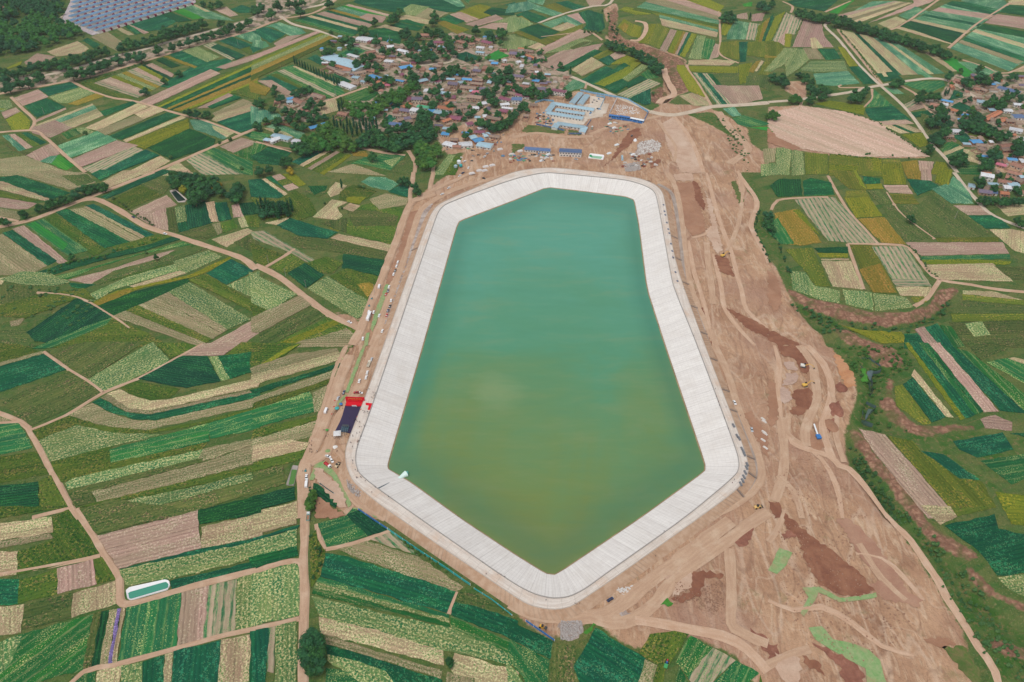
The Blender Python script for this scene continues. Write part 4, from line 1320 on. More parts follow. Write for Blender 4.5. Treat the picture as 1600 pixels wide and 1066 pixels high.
vil = s.mix(s.ramp(n4, .38, .62), lin('#a08a78'), lin('#b9a592')); vil = s.mix(s.math('MULTIPLY', s.ramp(n12, .46, .58), .8), vil, lin('#4a5f35'))
c = weed
for f, cc, t_ in ((za.outputs[1], vil, .5), (sp_.outputs[0], dirt, .5), (sp_.outputs[2], gul, .55), (sp_.outputs[1], clay, .6)):
    c = s.mix(s.ramp(s.math('ADD', f, edge), t_ - .1, t_ + .1), c, cc)
c = s.hsv(c, .5, 1.0, s.math('ADD', .8, s.math('MULTIPLY', n1, .4)))
s.bump(s.math('ADD', s.math('MULTIPLY', n4, 2.6), s.math('ADD', n1, s.math('MULTIPLY', strk, 2.0))), .9, .8)
me.materials.append(s.out(c))
go = bpy.data.objects.new('ground', me); COL.objects.link(go); tag(go, kind='structure')
def gz(x, y):
    return float(ZZ[min(ny - 1, np.searchsorted(GY, y)), min(nx - 1, np.searchsorted(GX, x))])
# ------------------------------------------------------------------ flat sheets: fields, patches, roads (stacked so none share a plane)
SHEETS = []       # (poly, top)
def wobble(P, step, amp):
    Q = []
    for i in range(len(P)):
        a, b = P[i], P[(i + 1) % len(P)]; L = (b - a).length; n = max(1, int(L / step)); nn = Vector((-(b - a).y, (b - a).x)).normalized() if L > 1e-6 else Vector((0, 0))
        for k in range(n):
            f = k / n; off = 0 if k == 0 else random.uniform(-amp, amp); Q.append(a.lerp(b, f) + nn * off)
    return Q
def segx(a, b, c, d):
    o = lambda p, q, r: (q[0] - p[0]) * (r[1] - p[1]) - (q[1] - p[1]) * (r[0] - p[0])
    return (o(a, b, c) > 0) != (o(a, b, d) > 0) and (o(c, d, a) > 0) != (o(c, d, b) > 0)
def overlaps(A, B):
    (P, a), (Q, b) = A, B
    if a[0] > b[2] or b[0] > a[2] or a[1] > b[3] or b[1] > a[3]: return False
    if inpoly(np.array([p[0] for p in P]), np.array([p[1] for p in P]), Q).any(): return True
    if inpoly(np.array([p[0] for p in Q]), np.array([p[1] for p in Q]), P).any(): return True
    for i in range(len(P)):
        for j in range(len(Q)):
            if segx(P[i], P[(i + 1) % len(P)], Q[j], Q[(j + 1) % len(Q)]): return True
    return False
def stack(P, h):
    """top height for a new sheet: above every sheet it overlaps"""
    bb = (min(p[0] for p in P), min(p[1] for p in P), max(p[0] for p in P), max(p[1] for p in P)); top = .03 + h
    for Q, qb, qt in SHEETS:
        if qt + .012 > top and overlaps((P, bb), (Q, qb)): top = qt + .012
    SHEETS.append((P, bb, top)); return top
def sheet(name, P, h, mat, axis_dir, step=5, amp=.7, base=None):
    core = [(p.x, p.y) for p in P]
    top = stack(core, h) if base is None else base
    W = wobble([Vector((p.x, p.y)) for p in P], step, amp)
    ar_ = sum(W[i].x * W[(i + 1) % len(W)].y - W[(i + 1) % len(W)].x * W[i].y for i in range(len(W)))
    if ar_ < 0: W = W[::-1]
    n = len(W); d = Vector(axis_dir[:2]).normalized() if Vector(axis_dir[:2]).length > 1e-6 else Vector((1, 0)); e = Vector((-d.y, d.x))
    vs_ = [(p.x, p.y, top) for p in W] + [(p.x, p.y, -.06) for p in W]
    fs = [tuple(t) for t in tessellate_polygon([[Vector((p.x, p.y, 0)) for p in W]])]
    fs = [f if ((vs_[f[1]][0] - vs_[f[0]][0]) * (vs_[f[2]][1] - vs_[f[0]][1]) - (vs_[f[1]][1] - vs_[f[0]][1]) * (vs_[f[2]][0] - vs_[f[0]][0])) > 0 else f[::-1] for f in fs]
    fs += [(n + i, n + (i + 1) % n, (i + 1) % n, i) for i in range(n)]
    uv = [(Vector(v[:2]).dot(d), Vector(v[:2]).dot(e)) for v in vs_]
    o = obj(name, vs_, fs, mat, uvs=uv); return o
def codes(t):
    r = []; i = 0; t = t.replace('^', '')
    while i < len(t):
        k = t[i]; i += 1; nn = ''
        while i < len(t) and t[i].isdigit(): nn += t[i]; i += 1
        r.append((k, float(nn or 1)))
    return r
nfield = 0
for t, px in tiles(FIELDS):
    raw = [px(s_) for s_ in t[1:]]; cen_ = (sum(p[0] for p in raw) / len(raw), sum(p[1] for p in raw) / len(raw)); pts = [ground_at(*spread(p, cen_)) for p in raw]; cs = codes(t[0])
    if len(cs) > 1 and len(pts) == 4:
        A, B, C_, D_ = pts; tot = sum(n for _, n in cs); a = 0.0
        for k, n in cs:
            b = a + n / tot; P = [A.lerp(B, a), A.lerp(B, b), D_.lerp(C_, b), D_.lerp(C_, a)]
            nm, h, mt = FM[k]; tag(sheet(nm, P, h, mt, (D_ - A)), kind='structure'); a = b; nfield += 1
    else:
        nm, h, mt = FM[cs[0][0]]; L = len(pts) - 2 if '^' in t[0] else max(range(len(pts)), key=lambda i: (pts[(i + 1) % len(pts)] - pts[i]).length)
        tag(sheet(nm, pts, h, mt, (pts[-1] - pts[0]) if '^' in t[0] else (pts[(L + 1) % len(pts)] - pts[L])), kind='structure'); nfield += 1
NAMES = {'plough': 'graded_earth_ground', 'paving': 'yard_pavement', 'dark': 'damp_earth_ground', 'pale': 'dry_earth_ground', 'brown': 'rolled_earth_ground', 'gravel': 'gravel', 'gravelpale': 'gravel', 'darkred': 'dug_earth_ground', 'orange': 'clay_ground',
         'purple': 'mauve_clay_ground', 'weed': 'weeds', 'weedgreen': 'weeds'}
s = NT('pool water', .12, .5); s.m.name = 'murky pool water'
gp = s.n('ShaderNodeNewGeometry').outputs['Position']; POOLM = s.out(s.mix(s.ramp(s.noise(gp, 8, 3), .35, .65), lin('#5d6f76'), lin('#4f6a58')))
netc = 0
NETS = []
for t, px in tiles(PATCHES):
    if t[0] == 'water':
        P = [ground_at(*spread(px(q_)), -4.2) for q_ in t[1:]]; tag(sheet('gully_water', P, 0, POOLM, (1, 0), 4, 1.2, base=-4.2), kind='structure'); continue
    P = [ground_at(*spread(px(q_))) for q_ in t[1:]]
    if t[0] == 'net':
        o = sheet('dust_net', P, .12, PM['net'], (1, 0), 3, .35); NETS.append((P, o)); continue
    o = sheet(NAMES[t[0]], P, .02, PM[t[0]], (ground_at(1450, 246) - ground_at(1250, 172)) if t[0] == 'plough' else (1, 0), 2.2, {'paving': .3}.get(t[0], 1.5))
    tag(o, kind='stuff' if NAMES[t[0]] in ('gravel', 'weeds') else 'structure')
def ribbon(name, P, width, mat, h=.03):
    P2 = [P[0]]
    for i in range(len(P) - 1):                                    # catmull-rom through the survey points
        p0, p1, p2, p3 = P[max(0, i - 1)], P[i], P[i + 1], P[min(len(P) - 1, i + 2)]; n = max(2, int((p2 - p1).length / 9))
        for k in range(1, n + 1):
            u = k / n; P2.append(.5 * ((2 * p1) + (p2 - p0) * u + (2 * p0 - 5 * p1 + 4 * p2 - p3) * u * u + (3 * p1 - p0 - 3 * p2 + p3) * u ** 3))
    P = P2; n = len(P); Lf, Rt = [], []
    for i in range(n):
        tg = (P[min(n - 1, i + 1)] - P[max(0, i - 1)]); nn = Vector((-tg.y, tg.x, 0)).normalized(); ww = width / 2 * random.uniform(.84, 1.16) * (min(1, .15 + i / 4, .15 + (n - 1 - i) / 4) if width < 4 and mat is RM['sand'] else 1)
        Lf.append(P[i] + nn * ww); Rt.append(P[i] - nn * ww)
    top = .03 + h
    for i in range(0, n - 1, 4):                                    # stack piecewise, keep one height for the whole ribbon
        j = min(n - 1, i + 4); q_ = [(p.x, p.y) for p in (Lf[i], Lf[j], Rt[j], Rt[i])]
        bb = (min(p[0] for p in q_), min(p[1] for p in q_), max(p[0] for p in q_), max(p[1] for p in q_))
        for Q, qb, qt in SHEETS:
            if qt + .012 > top and overlaps((q_, bb), (Q, qb)): top = qt + .012
    for i in range(0, n - 1, 4):
        j = min(n - 1, i + 4); q_ = [(p.x, p.y) for p in (Lf[i], Lf[j], Rt[j], Rt[i])]
        SHEETS.append((q_, (min(p[0] for p in q_), min(p[1] for p in q_), max(p[0] for p in q_), max(p[1] for p in q_)), top))
    vs_ = []; uv = []; d = 0
    for i in range(n):
        if i: d += (P[i] - P[i - 1]).length
        for p, vv in ((Lf[i], width / 2), (Rt[i], -width / 2)): vs_.append((p.x, p.y, top)); uv.append((d, vv))
        for p, vv in ((Lf[i] + (Lf[i] - Rt[i]).normalized() * 1.1, width / 2 + 1.1), (Rt[i] - (Lf[i] - Rt[i]).normalized() * 1.1, -width / 2 - 1.1)): vs_.append((p.x, p.y, -.08)); uv.append((d, vv))
    fs = []
    for i in range(n - 1):
        a, b = 4 * i, 4 * i + 4; fs += [(a, a + 1, b + 1, b), (a + 2, a, b, b + 2), (a + 1, a + 3, b + 3, b + 1)]
    return obj(name, vs_, fs, mat, uvs=uv)
RN = {'dirt': 'dirt_road', 'pave': 'concrete_road', 'grey': 'stone_ditch_path', 'sand': 'sandy_track_road'}
for t, px in tiles(ROADS):
    tag(ribbon(RN[t[1]], [ground_at(*spread(px(q_))) for q_ in t[2:]], float(t[0]) * .88, RM[t[1]]), kind='structure')
# ------------------------------------------------------------------ reservoir
def strip(A, B, ua, va, vb):
    n = len(A); vs_ = list(A) + list(B) + [A[0], B[0]]
    uv = [(ua[i], va) for i in range(n)] + [(ua[i], vb) for i in range(n)] + [(ua[n], va), (ua[n], vb)]
    fs = [(i, i + 1, n + i + 1, n + i) for i in range(n - 1)] + [(n - 1, 2 * n, 2 * n + 1, 2 * n - 1)]
    return vs_, fs, uv
UA = [LIN * i / NR for i in range(NR + 1)]
def mk_slope():
    s = NT('concrete lining panels', .9, .15); uv = s.n('ShaderNodeUVMap', uv_map='rows').outputs[0]; sx = s.n('ShaderNodeSeparateXYZ'); s.l(uv, sx.inputs[0]); U, Vv = sx.outputs[0], sx.outputs[1]
    wn = lambda x, k: (lambda q: (s.l(s.math('FLOOR', s.math('MULTIPLY', x, 1 / k)), q.inputs['W']), q.outputs['Value'])[1])(s.n('ShaderNodeTexWhiteNoise', noise_dimensions='1D'))
    a, b, c0 = wn(U, 2.6), wn(U, 11.0), wn(U, 47.0)
    cell = s.n('ShaderNodeTexWhiteNoise', noise_dimensions='2D'); cv = s.n('ShaderNodeCombineXYZ'); s.l(s.math('FLOOR', s.math('MULTIPLY', U, 1 / 2.6)), cv.inputs[0]); s.l(s.math('FLOOR', s.math('MULTIPLY', Vv, 1 / 4.0)), cv.inputs[1]); s.l(cv.outputs[0], cell.inputs['Vector'])
    t = s.math('ADD', s.math('ADD', s.math('MULTIPLY', a, .4), s.math('MULTIPLY', b, .28)), s.math('ADD', s.math('MULTIPLY', c0, .22), s.math('MULTIPLY', cell.outputs['Value'], .28)))
    g = s.n('ShaderNodeNewGeometry').outputs['Position']; n1 = s.noise(s.vec(uv, (1, .12, 1)), 1.6, 3, .6); n2 = s.noise(g, 22, 4, .6)
    c = s.mix(s.ramp(t, .1, 1.05), lin('#d6d1cd'), lin('#e5e1dd'))
    fr = s.math('FRACT', s.math('MULTIPLY', U, 1 / 2.6)); ln = s.math('LESS_THAN', fr, .13)
    fr2 = s.math('FRACT', s.math('MULTIPLY', U, 1 / 11.0)); ln2 = s.math('LESS_THAN', fr2, .05)
    fv = s.math('FRACT', s.math('MULTIPLY', Vv, 1 / 4.0)); lv = s.math('LESS_THAN', fv, .07)
    c = s.mix(s.math('MULTIPLY', ln, .3), c, lin('#b3adaa')); c = s.mix(s.math('MULTIPLY', ln2, .28), c, lin('#a29c99')); c = s.mix(s.math('MULTIPLY', lv, .25), c, lin('#a9a3a0'))
    c = s.mix(s.math('MULTIPLY', s.ramp(n1, .5, .7), .35), c, lin('#bdb5ae')); c = s.mix(s.math('MULTIPLY', s.ramp(n2, .5, .75), .35), c, lin('#c6bcb2'))
    wl = s.ramp(s.math('ADD', Vv, s.math('MULTIPLY', n1, 1.2)), 33.4, 34.2)
    return s, c, wl, Vv
def build_slope():
    s, c, _, Vv = mk_slope()
    wet = s.ramp(Vv, .93, .955)
    return s
mid = [p.lerp(q_, .955) for p, q_ in zip(inn, wat)]
v1, f1, u1 = strip(inn, mid, UA, 0, 33)
sm, cc_, _, _ = mk_slope(); sm.out(cc_)
tag(obj('reservoir_slope_ground', v1, f1, sm.m, uvs=u1), kind='structure')
v1, f1, u1 = strip(mid, bot, UA, 33, 45)
siltm = mk_earth('silty tide line', '#8f7a5e', '#a08a6a', '#77694c', 3)
tag(obj('tide_line_ground', v1, f1, siltm, uvs=u1), kind='structure')
crestm = NT('concrete crest road', .92, .12); g = crestm.n('ShaderNodeNewGeometry').outputs['Position']; uvx = crestm.n('ShaderNodeUVMap', uv_map='rows').outputs[0]
n1 = crestm.noise(crestm.vec(uvx, (.1, 1, 1)), 2, 3, .6); n2 = crestm.noise(g, 14, 4, .6); n3 = crestm.noise(g, 1.2, 2, .7)
sx = crestm.n('ShaderNodeSeparateXYZ'); crestm.l(uvx, sx.inputs[0]); jl = crestm.math('LESS_THAN', crestm.math('FRACT', crestm.math('MULTIPLY', sx.outputs[0], 1 / 9.0)), .045)
c = crestm.mix(crestm.ramp(n1, .4, .62), lin('#d6cdc4'), lin('#c6bab0')); c = crestm.mix(crestm.math('MULTIPLY', crestm.ramp(n2, .5, .7), .6), c, lin('#c9ae98')); c = crestm.mix(crestm.math('MULTIPLY', jl, .35), c, lin('#a09890'))
crestm.out(crestm.hsv(c, .5, 1, crestm.math('ADD', .88, crestm.math('MULTIPLY', n3, .24))))
v1, f1, u1 = strip(outr, inn, UA, 10, 0); tag(obj('dam_crest_road', v1, f1, crestm.m, uvs=u1), kind='structure')
emb = NT('stone rib embankment', .95, .1); uvx = emb.n('ShaderNodeUVMap', uv_map='rows').outputs[0]; g = emb.n('ShaderNodeNewGeometry').outputs['Position']; sx = emb.n('ShaderNodeSeparateXYZ'); emb.l(uvx, sx.inputs[0])
rib = emb.math('LESS_THAN', emb.math('FRACT', emb.math('MULTIPLY', emb.math('ADD', sx.outputs[0], emb.math('MULTIPLY', sx.outputs[1], .5)), 1 / 3.2)), .3)
n1 = emb.noise(g, 5, 4, .6); n2 = emb.noise(g, 40, 2, .5)
c = emb.mix(emb.ramp(n1, .38, .62), lin('#a98970'), lin('#b89c85')); c = emb.mix(emb.math('MULTIPLY', rib, emb.math('MULTIPLY', emb.ramp(n2, .42, .62), .6)), c, lin('#907a68')); emb.out(c)
v1, f1, u1 = strip(toe, outr, UA, 7, 0); tag(obj('embankment_ground', v1, f1, emb.m, uvs=u1), kind='structure')
def wall_loop(name, P, N, w_, h_, z, mat):
    vs_ = []; n = len(P)
    for p, q_ in zip(P, N):
        a = Vector((p.x, p.y, z)); b = a - q_ * w_
        vs_ += [a, a + Vector((0, 0, h_)), b + Vector((0, 0, h_)), b]
    fs = []
    for i in range(n):
        k, m = 4 * i, 4 * ((i + 1) % n); fs += [(k, m, m + 1, k + 1), (k + 1, m + 1, m + 2, k + 2), (k + 2, m + 2, m + 3, k + 3)]
    return obj(name, vs_, fs, mat)
pw = mk_plain('grey concrete', '#9a9591', .9)
tag(wall_loop('parapet_wall', [p + n * .5 for p, n in zip(inn, nrm)], nrm, .45, .9, ZC - .05, pw), 'low grey concrete parapet wall running round the top of the white lining', 'wall')
tag(wall_loop('kerb_wall', [p - n * .1 for p, n in zip(outr, nrm)], nrm, .4, .35, ZC - .05, mk_plain('pale kerb', '#b0a69c', .9)), 'low pale kerb along the outer edge of the dam crest', 'kerb')
wm = NT('reservoir water', .25, .35); g = wm.n('ShaderNodeNewGeometry').outputs['Position']; sx = wm.n('ShaderNodeSeparateXYZ'); wm.l(g, sx.inputs[0])
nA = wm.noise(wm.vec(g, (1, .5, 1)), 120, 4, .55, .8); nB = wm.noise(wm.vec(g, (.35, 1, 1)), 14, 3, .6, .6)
silt = wm.math('ADD', wm.math('ADD', wm.math('MULTIPLY', wm.math('SUBTRACT', 610.0, sx.outputs[1]), 1 / 270.0), wm.math('MULTIPLY', wm.math('SUBTRACT', nA, .5), 1.5)), wm.math('MULTIPLY', wm.math('SUBTRACT', nB, .5), .25))  # murk noise plus a view-angle shift, teal to olive, painted along y
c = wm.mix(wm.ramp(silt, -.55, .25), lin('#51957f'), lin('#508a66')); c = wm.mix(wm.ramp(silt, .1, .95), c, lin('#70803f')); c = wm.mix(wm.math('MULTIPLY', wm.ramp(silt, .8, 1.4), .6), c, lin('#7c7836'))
pp = ground_at(775, 612, ZW); px_ = wm.n('ShaderNodeVectorMath', operation='DISTANCE'); wm.l(wm.vec(g, (1, .8, 1)), px_.inputs[0]); px_.inputs[1].default_value = (pp.x, pp.y * .8, ZW)
c = wm.mix(wm.math('MULTIPLY', wm.ramp(wm.math('ADD', px_.outputs['Value'], wm.math('MULTIPLY', wm.math('SUBTRACT', nB, .5), 40.0)), 26, 8), .4), c, lin('#86986a'))
nC = wm.noise(wm.vec(g, (.12, .5, 1)), 9, 4, .7, .4); c = wm.mix(wm.math('MULTIPLY', wm.ramp(nC, .5, .72), .2), c, lin('#8a9064')); c = wm.mix(wm.math('MULTIPLY', wm.ramp(nC, .5, .3), .18), c, lin('#3c7a5c'))
depth = wm.n('ShaderNodeVertexColor', layer_name='shore_reflection')  # not water depth: mask for the slope's reflection painted into the water colour
ds = wm.n('ShaderNodeSeparateColor'); wm.l(depth.outputs[0], ds.inputs[0])
c = wm.mix(wm.math('MULTIPLY', ds.outputs[0], .42), c, lin('#2c6c58')); 
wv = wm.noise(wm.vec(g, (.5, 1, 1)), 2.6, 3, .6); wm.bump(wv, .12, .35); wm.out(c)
# water sheet: concentric rings carrying the lining's dark reflection, painted into the colour near the edge
cen = sum(wat, Vector()) / NR; rings = [1.01, .97, .93, .87, .78, .6, .3]; vs_ = []; sh = []
for k, r_ in enumerate(rings):
    for p in wat: vs_.append(Vector((cen.x + (p.x - cen.x) * r_, cen.y + (p.y - cen.y) * r_, ZW))); sh.append([.5, .95, 1, .55, .1, 0, 0][k])
vs_.append(Vector((cen.x, cen.y, ZW))); sh.append(0); fs = []
for k in range(len(rings) - 1):
    for i in range(NR): fs.append((k * NR + i, k * NR + (i + 1) % NR, (k + 1) * NR + (i + 1) % NR, (k + 1) * NR + i))
kk = (len(rings) - 1) * NR
for i in range(NR): fs.append((kk + i, kk + (i + 1) % NR, len(vs_) - 1))
wo = obj('reservoir_water', vs_, fs, wm.m); ca = wo.data.color_attributes.new('shore_reflection', 'FLOAT_COLOR', 'POINT')
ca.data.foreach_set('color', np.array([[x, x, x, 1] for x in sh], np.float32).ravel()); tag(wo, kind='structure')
bpy.context.view_layer.update()
# ---------------------------------------------------------------- trees: kind, height, cluster, crown places
TREES = """
@ 0 0
b 21 highway_near 50,530 110,510 165,505 235,465 25,480 80,455 440,445 500,440 545,440 570,415 620,400 655,385 720,360 790,345 830,345 865,345 970,300
b 20 highway_far 15,440 130,430 190,410 240,395 290,390 340,385 390,385 440,355 480,360 520,350 560,330 610,310 650,310 745,290 790,260 840,265 890,250 940,240 990,220 1010,180 1040,200 1080,180 1120,180 1160,165 1210,160 1240,140
b 17 highway_east 1060,285 1110,270 1160,255 1210,240 1260,225 1300,210 1350,200 1390,180 1360,140 1420,160 1480,160 1530,130 1560,55 1300,30 1250,20 1350,20
b 14 strips_west 1010,495 1100,450 890,560 1270,700 1160,690 1210,700
s 8 strips_west 1350,870 1420,850 1050,960 1490,1030 520,810
@ 400 0
b 21 highway_junction 90,80 30,40 130,30 200,20 270,70 450,15 280,10 5,60 240,25
b 19 north_fields 730,130 830,120 880,70 850,100 660,180 1100,90 1090,130 1355,180 1440,210 1500,190 1520,200
b 16 shed_corner 560,240 530,250 590,250 740,255 430,315 460,315 780,310 710,345 740,400 690,400 660,370 620,385
p 15 poplar_row 235,365 250,375 268,384 285,393 302,402 320,410 338,418 355,427 372,436 390,444 408,452 425,461 442,469 460,477 478,485 496,492 512,498
b 17 north_wood 920,220 960,240 1000,220 1050,180 1080,200 1120,190 1150,210 1180,230 940,270 990,280 1040,290 1080,270 1200,290 1170,340 1100,350 1040,350 990,350 960,340 1220,320 1030,325 1080,330 1140,300 900,200 930,190 1190,260
b 14 village_east 1300,240 1240,410 1220,440 1270,440 1200,420 1180,450 1230,425 1470,470 1440,430 1500,440 1550,440 1570,480 1560,420 1530,500 1485,500 1510,475 1550,540 1480,540 1530,570 1480,620 1400,570 1440,590 1420,560 1455,625
b 13 village_middle 1050,460 1100,480 1150,470 1130,530 690,480 720,500 740,530 770,520 800,480 830,490 470,390 950,490 960,450 980,470 1180,580 1090,640 1050,600 1130,600 1075,560 1110,560 1290,830 1190,800 1220,780 1420,680 1250,690 1200,650 1160,700 1310,700 1340,690 1110,480
w 16 village_slope 840,570 890,560 930,540 960,520 800,590 760,610 900,590 870,610 930,570 820,610 520,620 560,640 600,650 640,640 680,650 730,650 600,690 640,700 700,700 740,690 760,660 790,640
p 17 village_poplars 480,740 500,765 520,750 540,775 560,740 580,765 600,750 620,775 640,760 660,740 680,750 700,775 720,760 560,790 590,800 620,800 650,795 680,790 710,800 740,740 745,775 530,640 510,650
b 13 west_yards 110,540 110,570 30,620 230,570 250,580 270,560 290,555 310,555 330,545 150,600 180,680 220,690 260,720 310,660 330,710 360,690 60,740 130,740 100,670 240,770 290,780 340,740 130,800 400,640 340,620 200,730 270,690 300,700 380,720 420,720 0,630 20,645 15,780 0,770 330,640 370,670
w 16 south_wood 300,850 330,860 320,880 360,840 400,830 450,840 490,830 530,840 570,870 610,890 540,890 480,880 410,880 450,905 370,875 510,865 590,905 350,900 380,905 470,800 500,810 530,815 420,800 440,770 390,790
b 16 south_belt 290,920 330,920 310,900 270,900 660,850 710,870 760,880 800,890 840,880 880,880 920,880 760,820 820,800 870,790 920,770 960,790 1000,780 1040,770 1080,790 1020,680 1060,700 1040,730 1015,720 980,830 1010,860 1060,840 960,870 780,850 850,840 690,830 730,800 800,770 940,830 1030,810 1090,820 740,850 640,870 680,880 900,840 1000,750 1070,750 860,910
w 17 dam_corner_wood 1000,920 1050,910 1090,920 1030,960 1080,960 1040,1010 1000,990 1070,1000 1110,900 1120,930 1060,930 1010,890
b 15 field_trees_mid 715,960 20,1050 80,1040 180,990 235,900
y 14 field_trees_mid 210,1045
b 14 school_lane 1380,750 1400,755 1420,760 1440,770 1460,780 1480,775 1500,770 1515,765 1530,760 1545,750 1560,740 1575,725 1490,700 1590,710
@ 800 0
p 14 village_edge_poplars 140,370 360,430
b 13 village_edge 100,560 130,540 60,560 20,530 70,440 130,470 170,460 80,580 115,575 40,545
b 13 school_lane 0,715 20,690 45,670 60,655 80,640 200,580 230,560 350,580 180,590 160,575
b 15 gully_wood 590,260 620,270 650,290 680,290 740,310 770,330 800,340 840,350 870,370 890,400 860,390 900,430 810,360 780,350 605,280 635,280 665,300 755,325 825,365 850,375 880,415 910,410 795,325
y 12 gully_wood 700,305
s 8 gully_edge 560,60 470,185 520,190 870,560 450,190 495,188 545,190
b 17 plateau_clump 1320,90 1350,80 1370,110 1300,110 1340,115 1530,30 1570,50 1550,20
p 13 plateau_clump 1470,95
@ 1200 0
b 16 plateau_hedge 15,30 30,15 185,70 210,85 235,90 260,100 285,105 310,110 335,112 360,110 385,105 410,100 225,70 270,80 320,95
b 17 great_hedge 425,130 450,115 475,120 500,130 515,150 540,160 565,165 590,172 615,178 640,185 665,192 690,200 715,208 740,215 765,222 790,228 815,235 840,242 865,250 890,257 915,265 940,275 965,285 1010,295 1030,305 1060,315 1085,322 1105,330 490,145 555,150 605,165 660,178 720,195 780,215 850,230 920,255 1040,290
s 7 great_hedge 1130,345 1160,350 1185,360
b 15 crossroads_clump 30,470 90,470 110,510 60,490 100,490 190,460 215,465 240,470 270,500 270,550 300,560 350,550 260,525 230,490 330,535 370,560
w 14 crossroads_clump 170,600 150,610 195,610 30,700 10,705 50,710
b 14 crossroads_clump 270,600 340,590 255,620 540,560 590,570 560,610 520,600 575,595 545,590 610,545 790,500 820,505 775,515
s 5 graded_edge 630,940 770,950 870,970 610,945
b 16 east_village 1120,460 1310,470 1340,480 1420,465 1530,470 1505,465 950,570 940,600 1000,590 1050,590 1230,490 1250,510 1220,500 1360,500
p 12 east_village 1100,570 1115,560 1095,560
b 15 east_village_grove 1080,680 1060,710 1100,720 1010,750 1050,760 1090,780 1050,830 1030,850 1080,820 1060,870 1065,660 1040,740 1120,760 1000,735 1000,910 1100,805
b 15 east_village_belt 1200,740 1240,750 1280,760 1320,760 1360,790 1400,800 1440,820 1480,830 1270,700 1300,710 1220,760 1260,775 1300,785 1340,795 1380,815 1420,835 1285,735 1350,640 1400,620 1440,640 1560,600 1470,600 1500,590
b 16 east_village_south 1550,870 1570,900 1540,900 1560,930 1150,980 1180,970 1200,960 1170,1000 1210,985 1350,1000 1380,950 1420,960 1340,1020 1370,1010 1400,930
@ 0 270
b 13 roadside_west 40,300 15,295 140,250 235,210 300,190 320,180 340,180 380,165 410,160 455,130 510,100 535,95 560,95 590,88 610,85 640,80
b 17 tank_grove 1100,50 1150,30 1080,70 1200,30 1250,40 1300,60 1180,120 1230,120 1280,100 1330,80 1200,160 1160,60 1220,80 1110,25 1260,80 1190,140 1240,140 1060,40 1075,15 1130,20 1170,90 1250,100 1210,110 1275,75 1320,45 1360,110 1450,140 1470,80 1440,130 1460,110
y 12 tank_grove 1130,100 1300,100 1345,70
b 10 parcel_trees 440,515 960,515
s 5 parcel_trees 900,485 330,600 370,590 300,610 640,520 250,750 310,835
@ 400 270
p 20 west_poplars 10,195 30,175 45,205 60,185 80,200 95,210 120,210 145,215 170,205 195,195 215,190 185,220 130,230 70,230 25,225
b 13 west_poplars 100,240 45,245 20,230 75,215 130,235 160,225 190,235 110,195 60,205 150,190
p 14 lone_trees 525,60
b 12 track_fork 890,50 930,50 910,40 980,80 1000,110 985,105
s 6 track_fork 420,180 640,75 525,210 660,80
@ 1200 270
b 15 terrace_lone_tree 885,278
b 15 terrace_edge 5,260 20,330 0,295 1310,50 1400,90
b 12 terrace_hedge 1310,165 1335,160 1360,165 1385,168 1410,170 1435,172 1460,170 1485,172 1510,170 1535,172 1560,175 1350,180 1450,182
b 13 terrace_edge 1570,310 1540,290
@ 400 540
w 9 dam_fork_bushes 330,985 325,955 340,930 315,970 345,965 350,905
@ 400 796
b 17 south_pair 345,790 330,830 365,830 350,880
b 15 south_pair 325,930 370,940 345,965
b 10 south_lone_tree 1195,935
@ 800 270
"""
